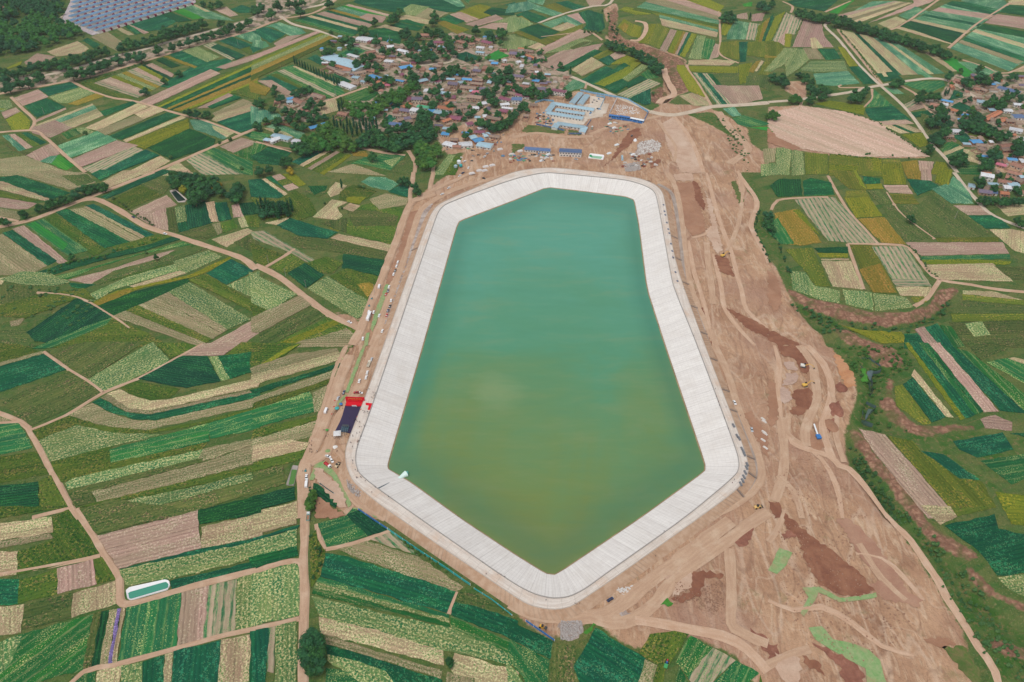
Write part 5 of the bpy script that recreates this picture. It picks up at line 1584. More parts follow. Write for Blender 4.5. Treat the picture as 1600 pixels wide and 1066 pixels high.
# ---------------------------------------------------------------- houses: roof code, two ridge ends, depth m, storeys, area
# roofs: b brown tile, r red tile, o orange tile, m maroon sheet, B bright blue sheet, S pale steel blue sheet, W white sheet, u dark slate, P pink sheet, N navy sheet, G green sheet
HOUSES = """
@ 490 40 7.895
S 165,368 580,530 26 1 shed
W 425,352 550,388 7 1 shed
W 330,702 492,765 12 1 shed
W 545,150 720,178 18 1 north
b 810,208 930,232 8 1 north
W 905,258 990,252 10 1 north
b 1000,258 1110,272 9 1 north
W 1040,295 1150,322 8 1 north
r 640,335 760,312 8 1 north
r 760,372 880,388 9 1 north
W 880,430 980,442 9 1 north
b 870,468 950,502 8 1 north
b 830,512 930,518 8 1 north
b 960,470 1060,480 8 1 north
B 1062,522 1210,496 11 1 north
B 1432,532 1508,537 8 1 north
b 1480,490 1579,500 8 1 north
o 280,490 470,542 8 1 shed
b 180,500 280,545 7 1 shed
b 280,555 390,600 8 1 shed
b 470,592 640,562 9 1 shed
S 480,630 560,642 8 1 shed
b 570,660 640,668 8 1 shed
B 700,612 820,652 9 1 shed
b 690,658 755,668 7 1 shed
r 660,542 770,562 9 1 shed
S 590,680 640,692 7 1 shed
b 470,705 560,715 8 1 shed
o 790,690 880,716 8 1 shed
P 880,732 940,727 8 1 shed
b 1000,648 1155,672 7 1 middle
B 1010,668 1115,688 5 1 middle
b 1250,592 1350,622 8 1 middle
S 1262,690 1400,662 10 1 middle
m 1440,660 1562,692 8 1 middle
r 1320,112 1480,117 11 1 wood
m 1480,207 1560,202 8 1 wood
b 0,850 120,890 9 1 west
@ 650 40 7.895
m 220,202 340,205 9 1 wood
b 230,282 300,290 9 1 wood
b 310,290 392,302 9 1 wood
S 280,252 370,266 6 1 wood
r 515,185 620,218 8 1 crest
b 620,120 700,142 8 1 crest
r 700,152 800,184 9 1 crest
b 520,122 585,104 8 1 crest
r 650,225 720,220 7 1 crest
b 520,262 585,272 7 1 crest
m 820,188 930,212 10 2 crest
W 750,262 840,274 8 1 crest
S 742,322 842,334 6 1 crest
u 1160,332 1280,342 12 2 corner
b 1340,302 1450,317 8 1 corner
o 1352,357 1470,398 7 1 corner
S 1290,377 1350,388 6 1 corner
B 930,460 1012,464 8 1 corner
r 1060,477 1192,492 8 1 corner
W 1070,432 1112,422 6 1 corner
W 1240,450 1290,440 7 1 corner
u 705,547 802,558 9 1 middle
b 620,552 682,558 8 1 middle
b 670,602 740,594 8 1 middle
b 1410,532 1542,547 9 1 corner
b 1380,562 1442,582 8 1 corner
W 1468,572 1512,570 7 1 corner
u 1180,612 1332,628 9 1 east
S 1120,682 1180,692 8 1 east
r 1120,722 1262,738 7 1 east
r 1290,742 1392,748 8 1 east
W 1320,707 1396,718 6 1 east
B 1440,670 1522,682 8 1 east
u 1540,770 1600,780 9 1 east
b 480,642 560,654 8 1 lane
B 572,655 692,668 7 1 lane
b 700,658 826,672 8 1 lane
u 402,702 520,718 10 2 lane
S 522,702 600,690 8 1 lane
b 680,705 822,718 8 1 lane
b 552,752 742,772 10 1 lane
u 780,772 902,777 8 1 lane
S 660,806 702,802 6 1 lane
P 692,812 770,814 7 1 lane
b 1112,818 1230,842 8 1 school
m 1232,846 1402,872 8 1 school
P 1200,802 1268,786 8 1 school
m 1032,887 1172,918 8 1 school
N 1182,897 1308,902 11 2 school
W 1040,972 1150,962 7 1 school
W 1062,1005 1192,1022 5 1 school
m 1032,1042 1142,1055 9 1 school
S 270,820 412,842 9 1 lane
m 205,842 265,832 8 1 lane
b 640,862 812,884 11 2 lane
b 582,962 742,982 9 1 lane
W 782,965 860,945 8 1 lane
W 700,1012 772,1005 9 1 lane
o 350,962 412,945 8 1 lane
b 420,962 560,976 8 1 lane
o 280,995 470,1028 10 2 lane
b 300,890 380,905 8 1 lane
@ 570 130 7.895
B 250,282 330,240 5 1 orchard
m 400,202 472,165 8 1 orchard
o 208,302 272,292 7 1 orchard
S 220,326 282,328 5 1 orchard
o 460,292 560,250 8 1 orchard
u 440,322 572,342 9 1 orchard
W 570,317 670,332 11 2 orchard
G 650,280 800,300 8 1 orchard
u 582,182 712,187 10 2 orchard
m 510,202 572,182 9 1 orchard
b 718,222 782,237 8 1 orchard
B 795,342 862,328 11 1 orchard
S 862,345 1040,378 12 1 orchard
b 560,422 652,385 9 1 orchard
b 350,388 452,398 6 1 orchard
b 400,452 472,437 9 1 orchard
u 440,442 562,422 8 1 orchard
N 300,495 440,508 9 1 orchard
B 438,520 500,500 8 1 orchard
b 500,482 572,458 9 1 orchard
b 400,552 522,537 8 1 orchard
b 830,412 1002,428 9 1 lane_end
m 1050,415 1192,434 11 1 lane_end
o 950,472 1052,436 7 1 lane_end
b 1210,352 1292,338 9 1 lane_end
b 1130,302 1252,287 9 1 lane_end
W 1412,252 1502,238 9 1 lane_end
W 1332,302 1402,298 9 1 lane_end
b 880,182 960,192 8 1 lane
B 948,614 1042,622 9 1 yards
W 978,732 1112,764 11 1 yards
b 1060,687 1152,692 7 1 yards
W 1160,752 1322,742 12 1 yards
S 1292,672 1372,650 9 1 yards
B 1342,712 1452,684 10 1 yards
S 1392,745 1570,772 13 1 yards
S 1462,636 1542,624 11 1 yards
m 1350,592 1482,598 8 1 yards
m 1252,502 1332,487 9 1 yards
W 1392,552 1482,527 8 1 yards
B 1070,542 1102,538 7 1 yards
r 1350,545 1420,520 7 1 yards
b 1480,620 1579,650 6 1 yards
@ 700 130 7.895
m 1292,75 1456,102 9 2 school
b 480,412 652,442 9 1 lane_end
W 430,402 482,398 8 1 lane_end
b 520,642 640,662 7 1 yards
u 1090,62 1202,72 8 1 east
r 892,32 1002,42 8 1 east
b 930,392 1000,398 6 1 school
@ 400 120 7.895
b 310,517 392,497 9 1 west
r 230,302 302,300 7 1 west
B 380,275 462,258 8 1 west
S 380,307 452,302 8 1 west
r 470,275 578,322 10 1 west
r 555,400 652,424 9 1 west
r 700,212 832,252 9 1 west
b 660,242 722,264 8 1 west
r 1020,442 1132,464 9 1 west
B 660,632 772,605 8 1 west
B 812,587 862,575 7 1 west
S 212,712 420,765 10 1 compound
W 170,795 295,742 9 1 compound
S 105,768 180,782 7 1 compound
W 455,782 552,802 9 1 compound
@ 1400 100 7.895
r 720,192 862,224 9 1 far_east
r 660,217 722,220 8 1 far_east
u 960,202 1112,217 9 1 far_east
r 890,182 972,177 7 1 far_east
o 1180,182 1312,207 8 1 far_east
N 1262,282 1530,354 11 1 far_east
r 960,292 1042,312 8 1 far_east
b 1050,302 1132,332 8 1 far_east
S 998,455 1166,478 11 1 east_road
S 1140,560 1222,562 9 1 east_road
B 540,437 702,468 6 1 east_road
r 420,492 562,512 10 1 east_road
W 572,492 642,502 8 1 east_road
o 640,552 792,584 8 1 east_road
B 800,622 932,634 7 1 east_road
b 550,652 712,694 9 1 east_road
S 470,660 542,672 8 1 east_road
o 1100,682 1282,584 8 1 east_block
o 1262,705 1352,670 9 1 east_block
N 1440,642 1579,645 12 1 east_block
b 1350,692 1462,697 9 1 east_block
W 1450,492 1562,502 8 1 east_block
W 1320,565 1432,572 9 1 east_block
W 1400,792 1560,824 10 1 east_block
W 690,822 802,826 10 1 east_road
b 600,882 702,884 8 1 east_road
B 925,958 1050,952 10 1 east_gardens
b 990,992 1112,1004 9 1 east_gardens
r 1282,1012 1462,992 9 1 east_gardens
b 1200,792 1302,802 8 1 east_block
b 1500,592 1579,575 8 1 east_block
r 1200,470 1280,490 8 1 east_block
@ 1400 200 7.895
P 1240,432 1362,464 7 1 south_east
r 1440,432 1579,484 11 1 south_east
r 1380,532 1552,574 8 1 south_east
r 1360,592 1472,624 10 1 south_east
r 1260,642 1422,669 9 1 south_east
W 1050,562 1212,592 10 2 south_east
S 895,702 972,714 9 1 south_east
b 1030,722 1202,752 9 1 south_east
u 1020,772 1182,792 9 1 south_east
N 1175,778 1250,790 9 1 south_east
o 1280,792 1392,804 8 1 south_east
S 1380,692 1512,694 9 1 south_east
b 1490,622 1572,664 9 1 south_east
W 1330,724 1422,732 9 1 south_east
r 1540,782 1579,792 9 1 south_east
b 1440,312 1532,332 9 1 east_gardens
b 1300,262 1440,250 8 1 east_gardens
b 1040,240 1110,280 7 1 east_gardens
@ 0 0 7.895
r 0,85 95,102 9 1 forest_edge
P 150,14 260,18 8 1 forest_edge
"""
SCHOOL = """
@ 830 130 7.895
S 200,350 285,240 8 west linking hall
S 270,243 775,322 9 long classroom row at the back
S 305,318 660,372 8 middle classroom row
S 195,358 640,428 9 front classroom row
S 500,245 615,115 8 upper dormitory row
S 600,255 690,140 8 upper dining row
S 322,488 660,540 9 lower office row
S 285,548 325,492 8 lower office wing at the left
S 625,600 662,535 8 lower office wing at the right
"""
CARS = """
@ 520 380 9.87
w 1005,300 4,-10 dam_lane
w 985,362 4,-10 dam_lane
k 965,432 4,-10 dam_lane
w 940,487 4,-10 dam_lane
v 718,680 3,-10 dam_lane
w 868,682 3,-10 dam_lane
n 855,745 3,-10 dam_lane
r 822,800 3,-6 dam_lane
w 900,893 1,-10 dam_lane
k 882,982 4,-10 dam_lane
n 852,1048 4,-10 dam_lane
t 605,857 3,-6 field_edge
t 565,968 4,-10 field_edge
@ 520 470 9.87
r 835,230 4,-10 dam_lane
w 555,178 4,-10 junction
w 632,185 2,-10 junction
w 718,237 4,-10 junction
X 560,262 4,-10 junction
w 262,338 10,5 junction
w 765,475 4,-10 dam_lane
w 465,592 1,-10 junction
s 600,912 4,-10 dam_lane
c 558,990 4,-10 dam_lane
@ 400 540 3.9475
s 714,90 4,-10 dam_lane
c 697,120 4,-10 dam_lane
w 687,170 3,-10 dam_lane
w 680,200 3,-10 dam_lane
w 638,222 3,-10 dam_lane
r 620,293 -10,0 stage
w 642,295 10,1 stage
s 507,328 3,-8 stage
n 543,292 3,-8 stage
v 433,405 4,-10 stage
@ 440 690 7.895
w 575,190 10,3 fork
w 620,240 6,10 fork
p 570,300 10,8 fork
w 308,440 1,-10 fork
w 312,495 1,-10 fork
v 308,535 1,-10 fork
T 332,935 1,-10 fork
t 298,358 1,-8 fork
@ 650 200 7.895
w 600,418 10,-6 plant
w 648,497 5,-8 plant
n 580,560 10,-7 plant
w 540,597 10,-7 plant
k 838,628 10,5 plant
s 880,322 10,-6 plant
w 848,360 10,-6 plant
w 405,745 10,-6 plant
w 1550,408 10,0 plant
w 325,822 10,-5 plant
@ 830 130 7.895
k 1240,655 6,-10 barrack
T 750,562 2,-10 barrack
s 555,945 10,3 barrack
k 430,298 10,1 school
r 468,366 10,1 school
k 615,395 10,1 school
@ 800 796 3.9475
n 605,558 10,-6 south
Y 190,730 10,4 south
Q 955,945 3,-10 south
@ 800 540 3.9475
s 1478,522 2,10 east
w 1372,355 5,10 east
y 1515,1000 10,-2 east
@ 0 270 3.9475
w 1020,379 10,4 west
n 825,277 10,5 west
"""
DIGGERS = """
@ 1180 560 7.61
570,100 680,120 white
590,328 680,302 yellow
@ 800 270 3.9475
1300,516 1340,500 yellow
"""
PEOPLE = """
@ 460 600 9.87
1215,140 1245,150 1190,215 1215,230 1235,180 1230,195 1250,145 1060,420 1085,435 1105,440 1130,440 1150,440 1075,455 1140,470 1160,450 955,555 930,560 945,540 925,575 960,575 855,530 962,365 965,380 1005,590 1010,600 980,590 1075,650 1085,665 1030,670 1005,670 1005,755 965,770 1020,820 1035,810 985,880 990,900 975,895 998,890 975,945 895,975 865,910 880,915 835,820 850,800 900,800 905,815 780,800 790,765 800,790 815,760 770,775 660,430 645,440 725,345 735,350 740,345 785,310 750,390 525,790 495,815 515,825 490,810 585,815 610,470 270,890 262,945 248,1010 270,1020 268,960 240,1050 350,1045 265,1060 620,845 640,850 700,860 455,720 470,722 1120,100 1155,90 1285,45
@ 440 690 7.895
875,70 935,15 875,235 880,275 878,245 910,355 935,372 975,445 985,450 935,450 925,450 1035,490 1155,570 1115,632 1320,685 680,130 690,120 470,770 440,125 265,370 380,130 350,105
@ 800 540 3.9475
1258,318 1272,350 1278,372 1310,452 1320,380 1332,515 1253,270 1408,435 1370,830 1358,850 1392,570 1400,575 1362,495
@ 800 796 3.9475
210,562 388,583 400,588 415,583 937,138 885,290 775,437
@ 400 796 3.9475
1400,330 1408,335 1490,402 1512,405 1535,418 1420,400 340,300 335,80
@ 800 270 3.9475
918,258 955,310 990,520 995,530 1005,590 1060,720 1120,1010
"""
HEDGES = """
@ 0 270
3.2 rough-pasture 300,612 440,560 640,520 720,485 860,450 1000,405
2.4 left-country-road 690,160 790,222 890,285 960,335
@ 1200 270
3.0 terrace-bank 0,350 60,430 110,560 140,640
2.2 terrace-track 870,450 940,530 990,610 1050,650
@ 400 540
3.0 road-fork 345,870 352,930 350,1010
@ 400 796
2.6 vertical-road 345,150 380,240 400,310 365,440
2.4 teal-fence 900,205 1060,300 1180,390
@ 0 0
2.8 upper-left-track 505,522 600,490 690,458 900,388
2.2 estate-road 500,215 520,235
@ 1200 0
2.6 canal-road 445,195 560,330 680,500
2.6 graded-earth 490,695 680,760 850,878 1000,972
2.0 upper-terrace 380,955 560,972 700,985
@ 800 270
2.6 gully-path 1525,240 1495,330 1540,450 1590,560
@ 1200 540
2.6 gully-track 530,700 610,800 700,920 790,1050
@ 1200 796
2.4 lower-gully-track 850,40 985,220 1110,400 1250,620
"""
POLES = """
@ 400 270
185,640 310,712 78,560 732,740 868,385
@ 0 0
275,705 1470,280
@ 400 0
825,260 490,590 985,380 1305,360
@ 1200 270
1150,285
@ 490 40 7.895
275,860 940,195 795,180
"""
# ------------------------------------------------------------------ where things stand
OUTP = [(p.x, p.y) for p in outr]; INNP = [(p.x, p.y) for p in inn]; TOEP = [(p.x, p.y) for p in toe]
def isin(x, y, P): return bool(inpoly(np.array([x]), np.array([y]), P)[0])
def surf(x, y):
    if isin(x, y, OUTP): return ZC
    if isin(x, y, TOEP):
        d = min((Vector((p.x - x, p.y - y))).length for p in outr); return max(.05, ZC - (ZC + .3) * min(1, d / toe_w(Vector((x, y, 0)))))
    z = gz(x, y)
    for P, b, t in SHEETS:
        if b[0] <= x <= b[2] and b[1] <= y <= b[3] and t > z and isin(x, y, P): z = t
    return z
def spot(px, py):
    p = ground_at(px, py, ZC)
    if isin(p.x, p.y, OUTP) : return p
    p = ground_at(px, py, .1); z = surf(p.x, p.y); p = ground_at(px, py, z); p.z = z; return p
def heading(px, py, dx, dy):
    a = ground_at(px, py); b = ground_at(px + dx, py + dy); return math.atan2(b.y - a.y, b.x - a.x)
WORDS = ['', 'leftmost', 'second', 'third', 'fourth', 'fifth', 'sixth', 'seventh', 'eighth', 'ninth', 'tenth', 'eleventh', 'twelfth', 'thirteenth', 'fourteenth', 'fifteenth']
NUM = ['no', 'one', 'two', 'three', 'four', 'five', 'six', 'seven', 'eight', 'nine', 'ten', 'eleven', 'twelve', 'thirteen', 'fourteen', 'fifteen']
PENDING = {}
def later(o, base, cat, group=None, k=15): PENDING.setdefault((base, cat, group, k), []).append(o)
def settle_labels():
    for (base, cat, group, k), L in PENDING.items():
        n = len(L)
        L.sort(key=lambda o: o.location.x / (o.location.y * CP + (CAM_H - o.location.z) * SP))
        for i, o in enumerate(L):
            if n == 1: lab = base
            elif n <= k: lab = base + (', leftmost of %s' % NUM[n] if i == 0 else ', rightmost of %s' % NUM[n] if i == n - 1 else ', %s from left' % WORDS[i + 1])
            else: lab = base
            tag(o, lab, cat, group or (base if n > k else None))
# ------------------------------------------------------------------ trees
LEAF = {'b': mk_leaf('dark leaves', '#153a28', '#3a6c3a', '#2a5636'), 'w': mk_leaf('fresh leaves', '#2b5a2a', '#4f7a34', '#3c6d34'),
        'p': mk_leaf('poplar leaves', '#14402f', '#2a5f3c', '#1d5038'), 's': mk_leaf('shrub leaves', '#28522c', '#4f7040', '#3a6236'), 'y': mk_leaf('yellowing leaves', '#8a7f26', '#a8962f', '#6f7a2a')}
BARK = mk_plain('bark', '#5a4a3c', .95)
def leaf_quads(vs, fs, c, r, n, size, rnd):
    for _ in range(n):
        while True:
            d = Vector((rnd.gauss(0, 1), rnd.gauss(0, 1), rnd.gauss(0, 1)))
            if d.length > .1: break
        d.normalize()
        if d.z < -.55: d.z *= -.4
        rr = rnd.uniform(.72, 1.06); p = Vector((c[0] + d.x * r[0] * rr, c[1] + d.y * r[1] * rr, c[2] + d.z * r[2] * rr))
        nn = (d + Vector((rnd.uniform(-.6, .6), rnd.uniform(-.6, .6), rnd.uniform(-.3, .7)))).normalized()
        a = nn.orthogonal().normalized(); a = Matrix.Rotation(rnd.uniform(0, 6.28), 3, nn) @ a; b = nn.cross(a); sz = size * rnd.uniform(.6, 1.3); k = len(vs)
        vs += [p - a * sz * .5, p + b * sz * .32 - nn * sz * .1, p + a * sz * .5, p - b * sz * .32 - nn * sz * .1]; fs.append((k, k + 1, k + 2, k + 3))
def lobe(vs, fs, c, r, rnd):
    bm = bmesh.new(); bmesh.ops.create_icosphere(bm, subdivisions=2, radius=1); k = len(vs)
    for v in bm.verts:
        q = v.co.copy(); f = rnd.uniform(.62, .92); vs.append(Vector((c[0] + q.x * r[0] * f, c[1] + q.y * r[1] * f, c[2] + q.z * r[2] * f)))
    for f in bm.faces: fs.append(tuple(k + v.index for v in f.verts))
    bm.free()
def make_crown(kind, seed, dens=1.0):
    """crown and trunk vertex lists of a 15 m tree"""
    rnd = random.Random(seed); vs, fs = [], []; mb = MB()
    if kind == 'p':
        hgt = 15; L = [((rnd.uniform(-.25, .25), rnd.uniform(-.25, .25), z), (1.75 * f, 1.75 * f, 2.0)) for z, f in ((3.2, .85), (5.6, 1.05), (8.0, 1.0), (10.4, .8), (12.6, .52))]
    elif kind == 's':
        L = [((rnd.uniform(-2.6, 2.6), rnd.uniform(-2.6, 2.6), rnd.uniform(2.5, 7)), (rnd.uniform(2.6, 4.2), rnd.uniform(2.6, 4.2), rnd.uniform(3, 5))) for _ in range(4)]
    else:
        L = [((0, 0, 8.0), (3.9, 3.9, 4.8))]
        nl = rnd.randint(5, 7)
        for i in range(nl):
            a = 6.283 * i / nl + rnd.uniform(-.4, .4); d = rnd.uniform(2.0, 3.5); z = rnd.uniform(4.4, 9.8); s_ = rnd.uniform(2.1, 3.2)
            L.append(((d * math.cos(a), d * math.sin(a), z), (s_, s_, s_ * rnd.uniform(.9, 1.2))))
        L.append(((rnd.uniform(-1, 1), rnd.uniform(-1, 1), 12.2), (2.1, 2.1, 2.3)))
    for c, r in L:
        lobe(vs, fs, c, [x * .92 for x in r], rnd); leaf_quads(vs, fs, c, r, int(46 * dens * (r[0] / 2.4)), 1.25 if dens < 1.5 else .95, rnd)
    mb.bar((0, 0, -.3), (rnd.uniform(-.2, .2), 0, 7.5), .34 if kind != 's' else .2, .18)
    if kind not in 'ps':
        for i in range(4):
            a = 6.283 * i / 4 + rnd.uniform(-.5, .5); mb.bar((0, 0, rnd.uniform(3, 5)), (2.6 * math.cos(a), 2.6 * math.sin(a), 7.8), .16, .07, 5)
    return vs, fs, mb
def proto_tree(kind, seed, dens=1.0):
    vs, fs, mb = make_crown('b' if kind in 'wy' else kind, seed, dens)
    k = len(vs); me = bpy.data.meshes.new('tree'); me.from_pydata([tuple(v) for v in vs + mb.v], [], fs + [tuple(i + k for i in f) for f in mb.f]); me.materials.append(LEAF[kind]); me.materials.append(BARK)
    me.polygons.foreach_set('material_index', [0] * len(fs) + [1] * len(mb.f)); me.update()
    c = bpy.data.meshes.new('crown'); c.from_pydata([tuple(v) for v in vs], [], fs); c.materials.append(LEAF[kind]); c.update()
    t = bpy.data.meshes.new('trunk'); t.from_pydata(mb.v, [], mb.f); t.materials.append(BARK); t.update()
    return me, c, t
TP = {k: [proto_tree(k, 31 * i + ord(k), 1.0) for i in range(4)] for k in 'bwpsy'}; TPN = {k: [proto_tree(k, 77 * i + ord(k), 2.4) for i in range(3)] for k in 'bw'}
TNAME = {'b': ('broadleaf_tree', 'dark round tree', 'tree'), 'w': ('leafy_tree', 'light green leafy tree', 'tree'), 'p': ('poplar_tree', 'slim upright poplar', 'tree'), 's': ('shrub', 'low green shrub', 'shrub'), 'y': ('yellowing_tree', 'yellowing tree', 'tree')}
TWHERE = {'highway_near': 'on the near side of the upper left highway', 'highway_far': 'on the far side of the upper left highway', 'highway_east': 'lining the highway below the blue-roofed estate',
 'strips_west': 'among narrow strip fields below the highway', 'highway_junction': 'at the highway junction by the top edge', 'north_fields': 'between fields north of the main village', 'shed_corner': 'round the long pale blue shed',
 'poplar_row': 'in the tight row beside the long cabbage strips', 'north_wood': 'in the grove behind the main village', 'village_east': 'among eastern yards of the main village', 'village_middle': 'between houses in the middle of the village',
 'village_slope': 'on the slope above the orchard houses', 'village_poplars': 'in the poplar stand west of the village', 'west_yards': 'around scattered farmyards west of the village', 'south_wood': 'in the wood south-west of the village',
 'south_belt': 'in the belt along the southern village edge', 'dam_corner_wood': 'in the wood beside the track to the dam', 'field_trees_mid': 'standing in fields south of the wood', 'school_lane': 'along the lane west of the blue-roofed school',
 'village_edge_poplars': 'at the eastern village fringe', 'village_edge': 'at the eastern village fringe', 'gully_wood': 'in the wooded gully above the school', 'gully_edge': 'on the rim of the upper red gully', 'plateau_clump': 'in a clump on the far plateau',
 'plateau_hedge': 'in the short belt by the top right road', 'great_hedge': 'in the long diagonal belt at the upper right', 'crossroads_clump': 'near the crossroads above the graded earth', 'graded_edge': 'on the rim of the graded earth',
 'east_village': 'on the upper edge of the right-hand village', 'east_village_grove': 'on the left edge of the right-hand village', 'east_village_belt': 'in the dark belt across the right-hand village', 'east_village_south': 'among southern houses of the right-hand village',
 'roadside_west': 'along the earth road at the left', 'tank_grove': 'in the grove beside the small open tank', 'parcel_trees': 'at a field edge below the left road', 'west_poplars': 'in the poplar group north of the fork road',
 'lone_trees': 'alone in fields left of the dam', 'track_fork': 'by the track fork at the upper left dam corner', 'terrace_lone_tree': 'alone in the grey-green meadow at the right', 'terrace_edge': 'on the terrace edge at the right',
 'terrace_hedge': 'in the hedge below the right-hand village', 'dam_fork_bushes': 'beside the road south of the stage', 'south_pair': 'crowding the bottom edge beside the vertical road', 'south_lone_tree': 'standing alone in the pale bottom field'}
tree_rnd = random.Random(5); NB = {}
for t, px in tiles(TREES):
    kind, H, cl = t[0], float(t[1]), t[2]; nm, lab, cat = TNAME[kind]
    if kind == 'b' and ('highway' in cl or cl == 'roadside_west'): nm, lab = 'roadside_tree', 'big dark roadside tree'
    if kind == 'b' and ('hedge' in cl or cl in ('east_village_belt', 'gully_wood', 'school_lane')): nm, lab = 'windbreak_tree', 'dark windbreak tree'
    for s_ in t[3:]:
        x, y = px(s_); hh = H * tree_rnd.uniform(.82, 1.16); p = ground_at(x, y, hh * .6); z = gz(p.x, p.y); near = y > 560
        sc = hh / 15.0; wx = tree_rnd.uniform(.9, 1.2) * (1.32 if kind in 'bw' and H > 12 else 1.0)
        if near and kind in TPN or y > 330:
            me_, c_, t_ = (TPN if near and kind in TPN else TP)[kind][tree_rnd.randrange(3)]
            o = empty(nm, (p.x, p.y, z), tree_rnd.uniform(0, 6.28))
            for n_, m_ in (('crown', c_), ('trunk', t_)):
                ch = bpy.data.objects.new(n_, m_); COL.objects.link(ch); ch.parent = o
        else:
            me_, c_, t_ = TP[kind][tree_rnd.randrange(4)]; o = bpy.data.objects.new(nm, me_); COL.objects.link(o); o.location = (p.x, p.y, z); o.rotation_euler = (0, 0, tree_rnd.uniform(0, 6.28))
        o.scale = (sc * wx, sc * wx * tree_rnd.uniform(.9, 1.1), sc); NB[nm] = NB.get(nm, 0) + 1
        later(o, lab + ' ' + TWHERE[cl], cat, nm.replace('_', ' ') + 's ' + TWHERE[cl])
# far wood at the top left corner: reads as one mass
wood = [ground_at(*spread((x / 3.9475, y / 3.9475))) for x, y in ((0, 0), (425, 0), (395, 95), (335, 125), (400, 175), (500, 200), (500, 232), (330, 280), (150, 335), (0, 375))]
glade = [ground_at(x / 3.9475, y / 3.9475) for x, y in ((50, 130), (170, 100), (190, 150), (60, 175))]
wx0, wx1 = min(p.x for p in wood), max(p.x for p in wood); wy0, wy1 = min(p.y for p in wood), max(p.y for p in wood); vs_, fs = [], []; cnt = 0; wr = random.Random(3); nb_, nl_ = [], []
while cnt < 420:
    x, y = wr.uniform(wx0, wx1), wr.uniform(wy0, wy1)
    if not isin(x, y, wood) or isin(x, y, glade): continue
    cnt += 1; bright = 1 if wr.random() < (.75 if x < -690 and 1330 < y < 1470 else .12) else 0; src = TP['w' if bright else 'b'][wr.randrange(4)][1]
    n = len(src.vertices); a = np.empty(n * 3, np.float32); src.vertices.foreach_get('co', a); a = a.reshape(-1, 3); k = wr.uniform(.9, 1.35); th = wr.uniform(0, 6.28)
    b = a.copy(); b[:, 0] = (a[:, 0] * math.cos(th) - a[:, 1] * math.sin(th)) * k * 1.2 + x; b[:, 1] = (a[:, 0] * math.sin(th) + a[:, 1] * math.cos(th)) * k * 1.2 + y; b[:, 2] = a[:, 2] * k
    off = len(vs_); vs_ += b.tolist(); ff = [tuple(i + off for i in p.vertices) for p in src.polygons]; fs += ff; nl_ += [bright] * len(ff)
wo_ = obj('woodland', vs_, fs, [LEAF['b'], LEAF['w']]); wo_.data.polygons.foreach_set('material_index', nl_); tag(wo_, 'dense dark and light green wood filling the top left corner', 'wood', kind='stuff')
# ------------------------------------------------------------------ houses
RC = {'b': ('#9a8373', 'brown tiled'), 'r': ('#a87b6a', 'red-brown tiled'), 'o': ('#b9785a', 'orange tiled'), 'm': ('#86455f', 'maroon sheet-roofed'), 'B': ('#4a9ad2', 'bright blue-roofed'), 'S': ('#9dbccb', 'pale steel-blue roofed'),
      'W': ('#d3d5da', 'white-roofed'), 'u': ('#6b6076', 'dark slate-roofed'), 'P': ('#d07088', 'pink-roofed'), 'N': ('#4c6a96', 'navy-roofed'), 'G': ('#48b888', 'mint green-roofed')}
def mk_roof(n, h, tile):
    s = NT(n, .6 if not tile else .9, .3); uv = s.n('ShaderNodeUVMap', uv_map='rows').outputs[0]; sx = s.n('ShaderNodeSeparateXYZ'); s.l(uv, sx.inputs[0]); g = s.n('ShaderNodeNewGeometry').outputs['Position']; oi = s.n('ShaderNodeObjectInfo').outputs['Random']
    rib = s.ramp(s.math('SINE', s.math('MULTIPLY', sx.outputs[0], 6.283 / (.9 if not tile else .6))), -.6, 1); n1 = s.noise(g, 2.2, 3, .65)
    c = s.mix(s.math('MULTIPLY', s.ramp(n1, .45, .7), .5), lin(h), lin('#8f8478' if not tile else '#5f5148'))
    return s.out(s.hsv(c, .5, 1, s.math('ADD', .72, s.math('ADD', s.math('MULTIPLY', rib, .15), s.math('MULTIPLY', oi, .32)))))
RMAT = {k: mk_roof(v[1] + ' covering', v[0], k in 'bro') for k, v in RC.items()}
WMAT = {'adobe': mk_plain('adobe wall', '#b0927c', .95, .1), 'white': mk_plain('whitewashed wall', '#d8d3cc', .9, .1), 'brick': mk_plain('brick wall', '#a47866', .95, .1), 'cream': mk_plain('cream tiled wall', '#cfc0ac', .8)}
GLASS = NT('window glass', .15, .5); GLASS = GLASS.out(lin('#3a4654')); DOORM = mk_plain('door paint', '#7a4038', .6); FRAMEM = mk_plain('white frame', '#dcdcd8', .6)
def slab_mesh(w_, h_, d_, name, mat):
    m = MB(); m.box(-w_ / 2, w_ / 2, -d_, .02, 0, h_); o = m.build(name, mat); me_ = o.data; bpy.data.objects.remove(o); return me_
WINME, DOORME = slab_mesh(1.9, 1.4, .06, 'window', GLASS), slab_mesh(1.5, 2.2, .07, 'door', DOORM)
